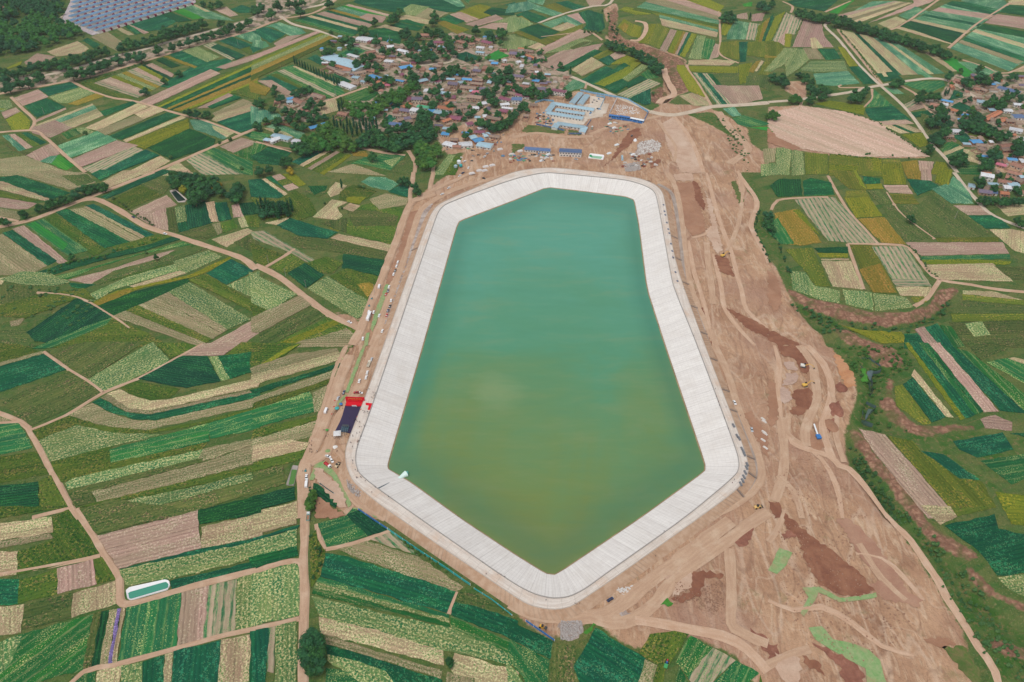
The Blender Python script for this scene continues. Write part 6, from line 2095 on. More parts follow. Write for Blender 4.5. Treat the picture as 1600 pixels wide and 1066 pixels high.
def house(name, a, b, depth, code, storeys=1, wall='adobe', nwin=2, pitch=None, parts=True):
    """a, b: ridge ends on the ground plan; front faces the viewer's side"""
    c = (a + b) / 2; d = b - a; L = max(5.0, d.length); rz = math.atan2(d.y, d.x)
    if math.cos(rz) < 0: rz += math.pi
    root = empty(name, (c.x, c.y, gz(c.x, c.y) + .02), rz); hw = 3.0 * storeys + .2; pt = pitch if pitch is not None else {'W': .12, 'S': .16, 'B': .14, 'N': .14, 'G': .1, 'm': .25, 'P': .2}.get(code, .36)
    rise = depth / 2 * pt; x, y = L / 2, depth / 2; m = MB(); m.box(-x, x, -y, y, -.3, hw)
    for sx_ in (-x, x): m.add([(sx_, -y, hw), (sx_, y, hw), (sx_, 0, hw + rise)], [(0, 1, 2)] if sx_ > 0 else [(1, 0, 2)])
    m.build('wall', WMAT[wall], root)
    o_ = .55; e = x + .4; z0 = hw - o_ * pt + .06; zr = hw + rise + .06; t_ = .16
    vs = [(-e, -y - o_, z0), (e, -y - o_, z0), (e, 0, zr), (-e, 0, zr), (e, y + o_, z0), (-e, y + o_, z0)]
    vs2 = [(p[0], p[1], p[2] + t_) for p in vs]
    fs = [(3, 2, 1, 0), (5, 4, 2, 3), (6, 7, 8, 9), (9, 8, 10, 11), (0, 1, 7, 6), (4, 5, 11, 10), (1, 2, 8, 7), (2, 4, 10, 8), (3, 0, 6, 9), (5, 3, 9, 11)]
    uv = [(p[0], p[1]) for p in vs + vs2]; roof = obj('roof', vs + vs2, fs, RMAT[code], root, uvs=uv)
    if code in 'bro' and parts:
        mr = MB(); mr.box(-e, e, -.18, .18, zr + t_ - .04, zr + t_ + .16); mr.build('ridge', RMAT['u'] if code == 'b' else BARK, roof)
    if parts:
        for s_ in range(storeys):
            nw = nwin if s_ == 0 else nwin + 1
            for i in range(nw):
                wo = bpy.data.objects.new('window', WINME); COL.objects.link(wo); wo.parent = root; fx = (i + (.5 if s_ else (.5 if i < nw / 2 else .5))) / nw
                wo.location = (-x + fx * L if s_ or nw % 2 == 0 else -x + (i + .75) / (nw + .5) * L, -y, .9 + 3 * s_); 
        dd = bpy.data.objects.new('door', DOORME); COL.objects.link(dd); dd.parent = root; dd.location = (0, -y, -.02)
    return root, L, rz
AREA = {'shed': 'by the long pale shed in the upper village', 'north': 'along the northern village lane', 'middle': 'in the middle of the main village', 'wood': 'enclosed by the grove behind the village', 'crest': 'in the upper right cluster of the main village',
 'corner': 'at the north-east corner of the main village', 'east': 'on the eastern side of the main village', 'lane': 'above the diagonal lane in the main village', 'school': 'just left of the blue-roofed school', 'orchard': 'beside the orchard trees in the lower village',
 'lane_end': 'flanking the lower end of the diagonal lane', 'yards': 'among the yards facing the dam road', 'west': 'in the scattered farmyards west of the village', 'compound': 'round the green-floored yard in western fields', 'far_east': 'at the top of the right-hand village',
 'east_road': 'near the road into the right-hand village', 'east_block': 'at the right edge of the right-hand village', 'east_gardens': 'by the garden plots of the right-hand village', 'south_east': 'at the lower end of the right-hand village', 'forest_edge': 'inside the top left wood'}
BUILT = []
hr = random.Random(11); yardm = mk_plain('mud yard wall', '#a88a75', .95, .1); wallc = 0
for t, px in tiles(HOUSES):
    code = t[0]; A_, B_ = px(t[1]), px(t[2]); dp = float(t[3]); st_ = int(t[4]); a = ground_at(*A_, 3.4 * st_); b = ground_at(*B_, 3.4 * st_); a.z = b.z = 0
    L = (b - a).length; wl = 'white' if code in 'WGN' or (code in 'mS' and hr.random() < .6) else hr.choice(['adobe', 'adobe', 'brick', 'cream'])
    nm = 'shed' if (code in 'SWBGNP' and st_ == 1 and t[5] not in ('forest_edge',)) else 'village_house'
    o, L, rz = house(nm, a, b, dp, code, st_, wl, max(2, min(6, int(L / 5))) if L > 8 else 1)
    BUILT.append((o.location.x, o.location.y, L / 2 + 1))
    what = ('long ' if L > 26 else 'small ' if L < 9 else '') + ('two-storey ' if st_ == 2 else '') + RC[code][1] + (' shed ' if nm == 'shed' else ' house ')
    later(o, what + AREA[t[5]], 'shed' if nm == 'shed' else 'house', 'sheds ' + AREA[t[5]] if nm == 'shed' else 'houses ' + AREA[t[5]])
    if code in 'bromu' and hr.random() < .6 and L > 8:
        m = MB(); x, y = L / 2 - .1, dp / 2; dpt = hr.uniform(8, 13); hh = 2.2
        m.box(-x - .4, -x, -y - dpt, -y - .1, -.1, hh); m.box(x, x + .4, -y - dpt, -y - .1, -.1, hh); m.box(-x - .4, -1.2, -y - dpt - .4, -y - dpt, -.1, hh); m.box(1.2, x + .4, -y - dpt - .4, -y - dpt, -.1, hh)
        m.box(-1.2, 1.2, -y - dpt - .9, -y - dpt + .1, hh - .1, hh + .5)
        w_ = m.build('yard_wall', yardm); w_.location = o.location; w_.rotation_euler = (0, 0, rz); later(w_, 'mud-brown yard wall in front of a house ' + AREA[t[5]], 'wall', 'yard walls ' + AREA[t[5]], 12)
# wings and outbuildings that close the courtyards
def clear(x, y, r): return all((x - bx) ** 2 + (y - by) ** 2 > (r + min(br, 7)) ** 2 for bx, by, br in BUILT)
HALL = [ground_at(830 + x / 7.895, 130 + y / 7.895) for x, y in ((30, 240), (600, 90), (1450, 350), (1400, 520), (60, 640))]
VILL = [([(505, 55), (560, 48), (650, 72), (700, 60), (770, 58), (880, 92), (900, 140), (860, 165), (760, 225), (700, 235), (690, 210), (590, 205), (560, 170), (565, 125), (500, 105)], 115, 150, 'in the main village'),
        ([(1440, 150), (1480, 120), (1530, 108), (1600, 120), (1600, 330), (1540, 320), (1520, 240), (1490, 210), (1450, 190)], 46, 50, 'in the right-hand village')]
OB = mk_plain('outbuilding clay roof', '#94786a', .95, .1)
for poly_, nh, ntree, nm_ in VILL:
    P = [ground_at(*q) for q in poly_]; x0, x1 = min(p.x for p in P), max(p.x for p in P); y0, y1 = min(p.y for p in P), max(p.y for p in P); k = 0; tries = 0
    while k < nh and tries < 6000:
        tries += 1; x, y = hr.uniform(x0, x1), hr.uniform(y0, y1)
        if not isin(x, y, P) or isin(x, y, HALL) or not clear(x, y, 4.5): continue
        if any(b[0] <= x <= b[2] and b[1] <= y <= b[3] and isin(x, y, Q) for Q, b, t_ in SHEETS): continue
        L = hr.uniform(6, 13); dpt = hr.uniform(4.5, 7); rz = hr.choice([-.12, -.15, 1.45, 1.4]); v = Vector((math.cos(rz), math.sin(rz), 0)) * L / 2; c0 = Vector((x, y, 0)); code = hr.choices('brmSWuBo', (8, 4, 2, 3, 2, 2, 1.5, 2))[0]
        o, L, rz = house('outbuilding', c0 - v, c0 + v, dpt, code, 1, hr.choice(['adobe', 'brick', 'adobe', 'white', 'cream']), 1, None, hr.random() < .4); BUILT.append((x, y, L / 2)); k += 1
        later(o, ('narrow ' if L < 8 else '') + RC[code][1] + ' outbuilding packed between houses ' + nm_, 'outbuilding', 'outbuildings ' + nm_)
    k = tries = 0
    while k < ntree and tries < 6000:
        tries += 1; x, y = hr.uniform(x0, x1), hr.uniform(y0, y1)
        if not isin(x, y, P) or isin(x, y, HALL) or not clear(x, y, .5): continue
        hh = hr.uniform(6, 12); kk = hr.choice('bbbw'); o = bpy.data.objects.new('garden_tree', TP[kk][hr.randrange(4)][0]); COL.objects.link(o); o.location = (x, y, gz(x, y)); o.rotation_euler = (0, 0, hr.uniform(0, 6)); o.scale = (hh / 15 * 1.3, hh / 15 * 1.3, hh / 15); k += 1
        later(o, ('light' if kk == 'w' else 'dark') + ' green garden tree between houses ' + nm_, 'tree', 'garden trees ' + nm_)
# blue-roofed school of long halls
for t, px in tiles(SCHOOL):
    a = ground_at(*px(t[1]), 3.6); b = ground_at(*px(t[2]), 3.6); a.z = b.z = 0; L = (b - a).length
    o, _, _ = house('school_hall', a, b, float(t[3]), 'S', 1, 'white', int(L / 4.5), .22); tag(o, 'pale blue-roofed white hall, the ' + ' '.join(t[4:]) + ' of the school', 'hall', 'halls of the blue-roofed school')
for pa, pb, lab in (((948, 800), (1262, 824), 'long grey-blue roofed barrack with white front facing the dam'), ):
    a = ground_at(700 + pa[0] / 7.895, 130 + pa[1] / 7.895, 3.4); b = ground_at(700 + pb[0] / 7.895, 130 + pb[1] / 7.895, 3.4); a.z = b.z = 0
    o, _, _ = house('site_barrack', a, b, 8, 'N', 1, 'white', 9, .25); tag(o, lab, 'barrack')
a = ground_at(830 + 350 / 7.895, 130 + 822 / 7.895, 6.6); b = ground_at(830 + 622 / 7.895, 130 + 836 / 7.895, 6.6); a.z = b.z = 0
o, _, _ = house('site_barrack', a, b, 10, 'N', 2, 'white', 7, .2); tag(o, 'two-storey navy-roofed barrack right of the long white-fronted one', 'barrack')
BLUE = mk_plain('blue sheet steel', '#2f6fb0', .5, .4); TEAL = mk_plain('teal sheet steel', '#2fa0a0', .5, .4); PALEB = mk_plain('pale blue sheet steel', '#7fb0cf', .5, .4)
crw = mk_plain('container white', '#dfe3e6', .5, .4)
for i, (x0, y0, x1, y1, w_, lab) in enumerate(((962, 398, 1080, 415, 0, 'blue site cabin nearest the gate'), (1090, 410, 1215, 430, 0, 'blue site cabin in the middle of the cabin row'), (1225, 435, 1390, 468, 1, 'white-topped site cabin at the right end of the row'))):
    a = ground_at(830 + x0 / 7.895, 130 + y0 / 7.895, 2); b = ground_at(830 + x1 / 7.895, 130 + y1 / 7.895, 2); a.z = b.z = 0; L = (b - a).length; c = (a + b) / 2
    e = empty('site_cabin', (c.x, c.y, .05), math.atan2((b - a).y, (b - a).x)); m = MB(); m.box(-L / 2, L / 2, -2, 2, 0, 2.6); m.build('cabin_body', BLUE, e); m = MB(); m.box(-L / 2 - .2, L / 2 + .2, -2.3, 2.3, 2.62, 2.85); m.build('roof', crw if w_ else BLUE, e)
    for k in range(4):
        q = bpy.data.objects.new('window', WINME); COL.objects.link(q); q.parent = e; q.location = (-L / 2 + (k + .5) * L / 4, -2, .8)
    tag(e, lab, 'cabin', 'site cabins beside the school')
# resettlement estate of blue-roofed houses, top left
def estate_house():
    root = empty('estate_house', (0, 0, 0)); m = MB(); m.box(-5.6, 5.6, -3.6, 3.6, -.2, 3.4); m.box(-5.6, -5.2, -9, -3.62, -.2, 2.1); m.box(5.2, 5.6, -9, -3.62, -.2, 2.1); m.box(-5.18, 5.18, -9, -8.6, -.2, 2.1); m.build('wall', WMAT['white'], root)
    vs = [(-6.1, -4.1, 3.42), (6.1, -4.1, 3.42), (6.1, 4.1, 3.42), (-6.1, 4.1, 3.42), (-3.4, 0, 5.2), (3.4, 0, 5.2)]; obj('roof', vs, [(0, 1, 5, 4), (1, 2, 5), (2, 3, 4, 5), (3, 0, 4), (3, 2, 1, 0)], RESM, root, uvs=[(v[0], v[1]) for v in vs])
    m = MB(); m.box(1.6, 4.6, -9.4, -6.6, -.2, 3.0); m.add([(1.2, -9.8, 3.02), (5, -9.8, 3.02), (5, -6.2, 3.02), (1.2, -6.2, 3.02), (3.1, -8, 4.2)], [(0, 1, 4), (1, 2, 4), (2, 3, 4), (3, 0, 4), (3, 2, 1, 0)]); m.build('gate', GATEM, root)
    return root
RESM = mk_roof('estate blue roof', '#5c84a6', False); GATEM = mk_plain('dark red gate', '#7a3048', .7)
eh = None; poly = [(232, 20), (130, 235), (280, 320), (430, 385), (480, 395), (650, 335), (1380, 95), (1620, 30), (1620, -70), (240, -70)]; ne = 0
for i in range(-4, 26):
    for j in range(-1, 14):
        x = 455 + 84 * i - 74 * j + 40 * 0; y = 372 - 25.5 * i - 27 * j
        if y < -30 or not isin(x, y, poly) or not isin(x - 40, y + 12, poly): continue
        p = ground_at(80 + x / 7.27, y / 7.27, 2.5); q1 = ground_at(80 + (x + 84) / 7.27, (y - 25.5) / 7.27, 2.5); hd = math.atan2(q1.y - p.y, q1.x - p.x)
        if eh is None: eh = estate_house(); o = eh
        else: o = copy_tree(eh)
        o.location = (p.x, p.y, 0); o.rotation_euler = (0, 0, hd); o.scale = (1.22, 1.22, 1.2); ne += 1
        tag(o, 'white blue-roofed estate house with dark red gate in the top left grid', 'house', 'estate houses in the top left grid')
ep = [ground_at(80 + x / 7.27, y / 7.27) for x, y in [(225, 10), (120, 240), (470, 405), (660, 345), (1400, 100), (1640, 35), (1640, -90), (230, -90)]]
tag(sheet('estate_pavement', ep, .02, mk_earth('estate paving', '#b9aeb2', '#a69a9e', '#c8bfc2', 8), (1, 0)), kind='structure')
# ------------------------------------------------------------------ fences and walls on the site
def fence(name, pts, z, h_, mat, lab, cat='fence', t_=.12, posts=True):
    P = [ground_at(x, y, z) for x, y in pts]; c = sum(P, Vector()) / len(P); root = empty(name, (c.x, c.y, 0)); m = MB(); pm = MB()
    for a, b in zip(P[:-1], P[1:]):
        a = a - c; b = b - c; a.z = b.z = 0; d = (b - a).normalized(); n = Vector((-d.y, d.x, 0)) * t_
        m.add([a - n, b - n, b + n, a + n] + [v + Vector((0, 0, h_)) for v in (a - n, b - n, b + n, a + n)], [(4, 5, 6, 7), (0, 1, 5, 4), (1, 2, 6, 5), (2, 3, 7, 6), (3, 0, 4, 7)])
        k = max(1, int((b - a).length / 6))
        for i in range(k + 1):
            q = a.lerp(b, i / k); pm.box(q.x - .16, q.x + .16, q.y - .16, q.y + .16, -.2, h_ + .12)
    m.build('panel', mat, root)
    if posts: pm.build('post', FRAMEM, root)
    tag(root, lab, cat); return root
F_ = lambda ox, oy, s, L: [(ox + x / s, oy + y / s) for x, y in L]
fence('sheet_fence', F_(400, 796, 3.9475, [(632, 5), (720, 65), (812, 126)]), 0, 2.4, BLUE, 'dark blue sheet fence at the head of the field below the dam')
fence('sheet_fence', F_(400, 796, 3.9475, [(814, 127), (1000, 255), (1170, 365), (1322, 470)]), 0, 2.4, TEAL, 'long teal sheet fence between lower fields and dam road')
fence('sheet_fence', F_(400, 796, 3.9475, [(1345, 490), (1450, 555), (1579, 655)]), 0, 1.4, TEAL, 'low broken teal fence continuing down the dam road')
fence('sheet_fence', F_(800, 796, 3.9475, [(85, 690), (180, 755), (262, 812)]), 0, 2.0, BLUE, 'blue sheet fence by the yellow roller at the bottom corner')
fence('sheet_fence', F_(440, 690, 7.895, [(475, 525), (560, 590), (650, 650)]), 0, 1.6, mk_plain('dark net', '#25525a', .9), 'short dark fence edging the leafy patch at the fork')
fence('school_fence', F_(830, 130, 7.895, [(45, 250), (150, 215), (280, 232)]), 0, 2.6, PALEB, 'pale blue fence running from the village to the school')
fence('school_fence', F_(830, 130, 7.895, [(605, 97), (750, 130), (1060, 182), (1190, 212), (1320, 290), (1442, 365)]), 0, 2.8, PALEB, 'long pale blue fence curving behind the school')
fence('school_fence', F_(830, 130, 7.895, [(1442, 367), (1392, 470)]), 0, 2.8, BLUE, 'bright blue end fence right of the site cabins')
fence('school_fence', F_(830, 130, 7.895, [(985, 438), (1180, 465), (1370, 502)]), 0, 2.4, BLUE, 'deep blue fence in front of the site cabins')
fence('school_fence', F_(830, 130, 7.895, [(1052, 205), (962, 385)]), 0, 2.4, crw, 'white fence crossing the plot beside the school gate')
fence('school_fence', F_(830, 130, 7.895, [(60, 515), (200, 545), (405, 590)]), 0, 2.2, RMAT['N'], 'dark blue front fence left of the school gateway')
fence('school_fence', F_(830, 130, 7.895, [(462, 632), (620, 632), (740, 455)]), 0, 2.2, RMAT['N'], 'dark blue front fence right of the school gateway')
fence('school_fence', F_(830, 130, 7.895, [(850, 315), (910, 182), (800, 165)]), 0, 2.2, PALEB, 'pale fence closing the school court on the right')
fence('yard_wall', F_(400, 120, 7.895, [(90, 605), (205, 565), (400, 610), (640, 660)]), 0, 2.0, mk_plain('red brick wall', '#9a6a58', .95), 'red brick wall enclosing the garden west of the village', 'wall', .2, False)
fence('yard_wall', F_(400, 120, 7.895, [(120, 830), (260, 870), (430, 900)]), 0, 1.8, yardm, 'brown wall in front of the green-floored yard', 'wall', .2, False)
# ------------------------------------------------------------------ vehicles
PAINT = {}
def paint(h):
    if h not in PAINT:
        s = NT('car paint ' + h, .25, .5); s.b.inputs['Coat Weight'].default_value = .4; PAINT[h] = s.out(lin(h))
    return PAINT[h]
TYRE = mk_plain('tyre rubber', '#26262a', .9); DGL = NT('dark glazing', .1, .6).out(lin('#1c242e')); LAMP = mk_plain('lamp glass', '#e8e8e0', .2); STEEL = mk_plain('dark steel', '#3f4448', .5, .4)
def wheels(root, xs, ys, r, w_=.24):
    m = MB(); m.bar((0, -w_ / 2, 0), (0, w_ / 2, 0), r, r, 12); o0 = m.build('wheel', TYRE, root)
    for i, (x, y) in enumerate([(x, y) for x in xs for y in (-ys, ys)]):
        o = o0 if i == 0 else o0.copy()
        if i: COL.objects.link(o); o.parent = root
        o.location = (x, y, r)
def body_profile(prof, w_, tuck=.12):
    """side outline (x, z) pulled across the width with tucked-in top"""
    n = len(prof); zt = max(p[1] for p in prof); zb = min(p[1] for p in prof); vs = []
    for sgn in (-1, 1):
        for x, z in prof: vs.append((x, sgn * (w_ / 2 - tuck * max(0, (z - zb) / (zt - zb) - .35)), z))
    return vs, [tuple(range(n))[::-1] if True else 0, tuple(range(n, 2 * n))] + [(i, (i + 1) % n, n + (i + 1) % n, n + i) for i in range(n)]
def make_car():
    root = empty('parked_car', (0, 0, 0)); m = MB(); m.add(*body_profile([(-2.25, .35), (2.25, .35), (2.3, .62), (2.1, .82), (1.05, .95), (-1.6, .98), (-2.2, .95), (-2.3, .65)], 1.8)); m.build('body', paint('#e6e6e6'), root)
    m = MB(); m.add(*body_profile([(-1.75, .96), (1.1, .93), (.35, 1.42), (-1.1, 1.44)], 1.62, .3)); m.build('window_glass', DGL, root)
    m = MB(); m.add(*body_profile([(-1.1, 1.43), (.38, 1.41), (.3, 1.5), (-1.0, 1.52)], 1.36, .1)); m.build('roof', paint('#e6e6e6'), root)
    for y in (-.6, .6):
        m = MB(); m.box(2.2, 2.3, y - .2, y + .2, .6, .76); m.build('headlight', LAMP, root)
    wheels(root, (-1.4, 1.4), .82, .33); return root
def make_van():
    root = empty('white_van', (0, 0, 0)); m = MB(); m.add(*body_profile([(-2.9, .4), (2.7, .4), (2.85, .9), (2.6, 1.2), (2.0, 2.1), (-2.8, 2.15), (-2.95, 1.0)], 1.95)); m.build('body', paint('#e9e9ea'), root)
    m = MB(); m.add([(2.64, -.8, 1.22), (2.64, .8, 1.22), (2.1, .72, 2.02), (2.1, -.72, 2.02)], [(0, 1, 2, 3)]); m.build('windscreen', DGL, root)
    for y in (-.985, .985):
        m = MB(); m.box(-2.4, 1.8, y - .02, y + .02, 1.25, 1.75); m.build('side_window', DGL, root)
    wheels(root, (-1.9, 1.9), .88, .36); return root
def make_bus():
    root = empty('tour_bus', (0, 0, 0)); m = MB(); m.add(*body_profile([(-5.6, .45), (5.5, .45), (5.6, 1.4), (5.3, 3.1), (-5.5, 3.15), (-5.6, 1.2)], 2.5, .08)); m.build('body', paint('#efefef'), root)
    m = MB(); m.box(3.4, 5.68, -1.27, 1.27, .5, 1.5); m.build('front_skirt', paint('#c02a30'), root); m = MB(); m.add([(5.58, -1.1, 1.6), (5.58, 1.1, 1.6), (5.34, 1.06, 2.95), (5.34, -1.06, 2.95)], [(0, 1, 2, 3)]); m.build('windscreen', DGL, root)
    for y in (-1.24, 1.24):
        m = MB(); m.box(-5.2, 4.8, y - .03, y + .03, 1.6, 2.6); m.build('side_window', DGL, root)
    m = MB(); m.box(-2.5, 0, -.8, .8, 3.16, 3.35); m.build('roof_unit', crw, root); wheels(root, (-3.4, 3.6), 1.1, .48, .3); return root
def make_truck(cab='#dfe4e4', load='#7fb0a8', L=6.4, name='lorry'):
    root = empty(name, (0, 0, 0)); m = MB(); m.add(*body_profile([(1.5, .6), (3.2, .6), (3.3, 1.4), (3.0, 2.3), (1.6, 2.4)], 2.1, .1)); m.build('cab', paint(cab), root); m = MB(); m.add([(3.32, -.8, 1.42), (3.32, .8, 1.42), (3.05, .75, 2.2), (3.05, -.75, 2.2)], [(0, 1, 2, 3)]); m.build('windscreen', DGL, root)
    m = MB(); m.box(-3.3, 1.3, -1.1, 1.1, .8, 1.0); m.box(-3.3, 1.3, -1.1, -1.0, 1.0, 1.6); m.box(-3.3, 1.3, 1.0, 1.1, 1.0, 1.6); m.box(-3.3, -3.2, -1, 1, 1.0, 1.6); m.box(1.2, 1.3, -1, 1, 1.0, 1.6); m.build('load_bed', paint(load), root)
    m = MB(); m.box(-3.1, 1.1, -.96, .96, 1.02, 1.3, .3, .3); m.build('load', PM['brown'] if name == 'lorry' else paint(load), root); wheels(root, (-2.2, 2.3), .95, .46, .3); return root
def make_trike():
    root = empty('motor_tricycle', (0, 0, 0)); m = MB(); m.box(-1.5, .2, -.65, .65, .5, .62); m.box(-1.5, .2, -.65, -.6, .62, .95); m.box(-1.5, .2, .6, .65, .62, .95); m.build('cargo_box', paint('#2f8f98'), root)
    m = MB(); m.box(.3, 1.2, -.14, .14, .55, .85, .05, .03); m.bar((1.2, 0, .8), (1.5, 0, .3), .05); m.bar((1.15, -.4, 1.05), (1.15, .4, 1.05), .03); m.build('frame', STEEL, root); wheels(root, (-.8,), .68, .3, .14)
    m = MB(); m.bar((1.5, -.06, .3), (1.5, .06, .3), .3, .3, 12); m.build('front_wheel', TYRE, root); return root
def make_loader(h='#e0b870'):
    root = empty('wheel_loader', (0, 0, 0)); m = MB(); m.box(-2.6, .2, -1.1, 1.1, .7, 1.7, .1, .1); m.box(.2, 1.6, -.7, .7, .7, 1.3); m.build('body', paint(h), root); m = MB(); m.box(-1.0, .3, -.8, .8, 1.72, 3.0, .12, .1); m.build('cab', DGL, root)
    m = MB(); m.bar((1.2, -.6, 1.2), (3, -.6, .7), .14); m.bar((1.2, .6, 1.2), (3, .6, .7), .14); m.build('lift_arm', paint(h), root); m = MB(); m.add(*body_profile([(2.9, .2), (3.9, .15), (3.2, .35), (3.1, 1.2), (2.9, 1.2)], 2.6, 0)); m.build('bucket', STEEL, root); wheels(root, (-1.7, 1.3), 1.05, .7, .5); return root
def make_roller():
    root = empty('road_roller', (0, 0, 0)); m = MB(); m.box(-2.2, .3, -.9, .9, .7, 1.7, .1, .1); m.build('body', paint('#d8a838'), root); m = MB(); m.box(-.9, .3, -.7, .7, 1.72, 2.9, .1, .1); m.build('cab', DGL, root)
    m = MB(); m.bar((1.8, -1, .75), (1.8, 1, .75), .75, .75, 18); m.build('drum', STEEL, root); m = MB(); m.box(.3, 2.0, -1.15, -1.03, .6, .9); m.box(.3, 2.0, 1.03, 1.15, .6, .9); m.box(.3, .5, -1.15, 1.15, .6, .9); m.build('drum_frame', paint('#d8a838'), root); wheels(root, (-1.5,), .95, .65, .4); return root
def make_tractor():
    root = empty('farm_tractor', (0, 0, 0)); m = MB(); m.box(-.2, 1.7, -.4, .4, .7, 1.35, .1, .05); m.build('bonnet', paint('#b02a38'), root); m = MB(); m.box(-1.1, -.1, -.6, .6, .8, 2.0, .1, .1); m.build('cab', paint('#2f5f9a'), root)
    m = MB(); m.box(-4.0, -1.5, -.9, .9, .7, 1.3, -.1, -.1); m.build('trailer', paint('#3f9a58'), root); wheels(root, (-.6, 1.3), .8, .6, .35); return root
CARC = {'w': ('#ececec', 'white'), 'k': ('#26282e', 'black'), 'n': ('#2c3a5e', 'dark blue'), 'r': ('#b02a2c', 'red'), 's': ('#b4bac0', 'silver')}
CWHERE = {'dam_lane': 'on the earth lane beside the left dam', 'field_edge': 'at the field edge beside the left dam lane', 'junction': 'at the road junction left of the dam', 'stage': 'near the red stage', 'fork': 'at the green-netted road fork', 'plant': 'on the dirt yard above the dam',
  'barrack': 'near the site barracks', 'school': 'inside the school court', 'south': 'below the bottom corner of the dam', 'east': 'on the earth works right of the dam', 'west': 'on the left country road'}
CP0 = make_car(); protos = {}; used = False
MK = {'v': (make_van, 'white van', 'van'), 'X': (make_bus, 'white coach with red front skirt', 'bus'), 'T': (make_truck, 'pale lorry with an open load bed', 'lorry'), 't': (make_trike, 'teal motor tricycle', 'tricycle'), 'y': (make_loader, 'yellow wheel loader', 'loader'), 'Y': (make_roller, 'yellow road roller', 'roller'), 'Q': (make_tractor, 'red and blue tractor with green trailer', 'tractor'),
      'p': (lambda: make_truck('#ececec', '#b83038', name='pickup_truck'), 'white pickup with red load bed', 'pickup'), 'c': (lambda: make_truck('#ded6c4', '#cfc6b4', name='box_truck'), 'cream small truck', 'truck'), 'l': (make_loader, 'loader', 'loader')}
for t, px in tiles(CARS):
    k = t[0]; x, y = px(t[1]); dx, dy = map(float, t[2].split(',')); p = spot(x, y); hd = heading(x, y, dx, dy)
    if k in CARC:
        o = copy_tree(CP0) if used else CP0; used = True; mt = paint(CARC[k][0])
        for ch in o.children:
            if ch.name.startswith(('body', 'roof')): ch.material_slots[0].link = 'OBJECT'; ch.material_slots[0].material = mt
        lab, cat, grp = CARC[k][1] + ' car parked ' + CWHERE[t[3]], 'car', 'cars parked round the reservoir'
    else:
        fn, lab, cat = MK[k]; o = copy_tree(protos[k]) if k in protos else fn(); protos[k] = o; lab += ' ' + CWHERE[t[3]]; grp = None
    o.location = p; o.rotation_euler = (0, 0, hd); o.scale = (1.12,) * 3; later(o, lab, cat, grp)
o = make_loader('#d8c4a0'); o.location = spot(440 + 690 / 7.895, 690 + 300 / 7.895); o.rotation_euler = (0, 0, R(70)); tag(o, 'cream wheel loader between the netted fork and the dam crest', 'loader')
def make_digger(h):
    root = empty('excavator', (0, 0, 0)); m = MB()
    for y in (-1.2, 1.2): m.add(*[[(x, yy, z) for yy in (y - .3, y + .3) for x, z in ((-1.9, .3), (-1.6, 0), (1.6, 0), (1.9, .3), (1.9, .6), (1.6, .9), (-1.6, .9), (-1.9, .6))], [tuple(range(8)), tuple(range(8, 16))[::-1]] + [(i, (i + 1) % 8, 8 + (i + 1) % 8, 8 + i) for i in range(8)]])
    m.build('track', STEEL, root); m = MB(); m.box(-2.4, 1.1, -1.35, 1.35, 1.1, 2.1, .1, .1); m.build('body', paint(h), root); m = MB(); m.box(.2, 1.5, .3, 1.3, 2.12, 3.1, .15, .08); m.build('cab', DGL, root)
    m = MB(); m.bar((.9, -.3, 1.8), (4.2, -.3, 4.2), .26, .22); m.bar((4.2, -.3, 4.2), (6.6, -.3, 3.0), .22, .18); m.build('boom', paint('#d9a832'), root)
    m = MB(); m.bar((6.6, -.3, 3.1), (8.3, -.3, .9), .2, .14); m.build('dipper_arm', paint('#d9a832'), root); m = MB(); m.add(*body_profile([(8.1, .9), (8.6, 1.0), (8.5, .1), (7.8, 0), (7.7, .4)], 1.3, 0)); m.build('bucket', STEEL, root); return root
DL = ['white-bodied excavator reaching over the upper dark dig', 'yellow excavator above the lower dark dig', 'pale excavator on the dark patch by the upper right slope']
for i, (t, px) in enumerate(tiles(DIGGERS)):
    x, y = px(t[0]); x2, y2 = px(t[1]); o = make_digger({'white': '#dcdad2', 'yellow': '#dcb050'}[t[2]]); p = spot(x, y); o.location = p; o.rotation_euler = (0, 0, heading(x, y, x2 - x, y2 - y)); o.scale = (1.15,) * 3; tag(o, DL[i], 'excavator', 'excavators at work')
# gravel screen with its conveyor
p = spot(1180 + 745 / 7.61, 560 + 945 / 7.61); q = spot(1180 + 680 / 7.61, 560 + 830 / 7.61); root = empty('gravel_conveyor', p, math.atan2(q.y - p.y, q.x - p.x)); L = (q - p).length
m = MB(); m.box(-2.2, 1.6, -1.6, 1.6, .6, 2.4, -.3, -.3); m.build('hopper', BLUE, root); m = MB(); m.add(*body_profile([(1, 1.6), (L, 4.6), (L, 4.9), (1, 1.9)], 1.2, 0)); m.build('belt', crw, root); m = MB()
for x, z in ((2, 0), (L * .6, 0), (L - 1, 0)): m.bar((x, -.5, 0), (x, -.5, 1.6 + (x - 1) * 3 / (L - 1)), .09); m.bar((x, .5, 0), (x, .5, 1.6 + (x - 1) * 3 / (L - 1)), .09)
m.build('support_leg', STEEL, root); tag(root, 'white gravel conveyor with blue hopper on the earth works', 'conveyor')
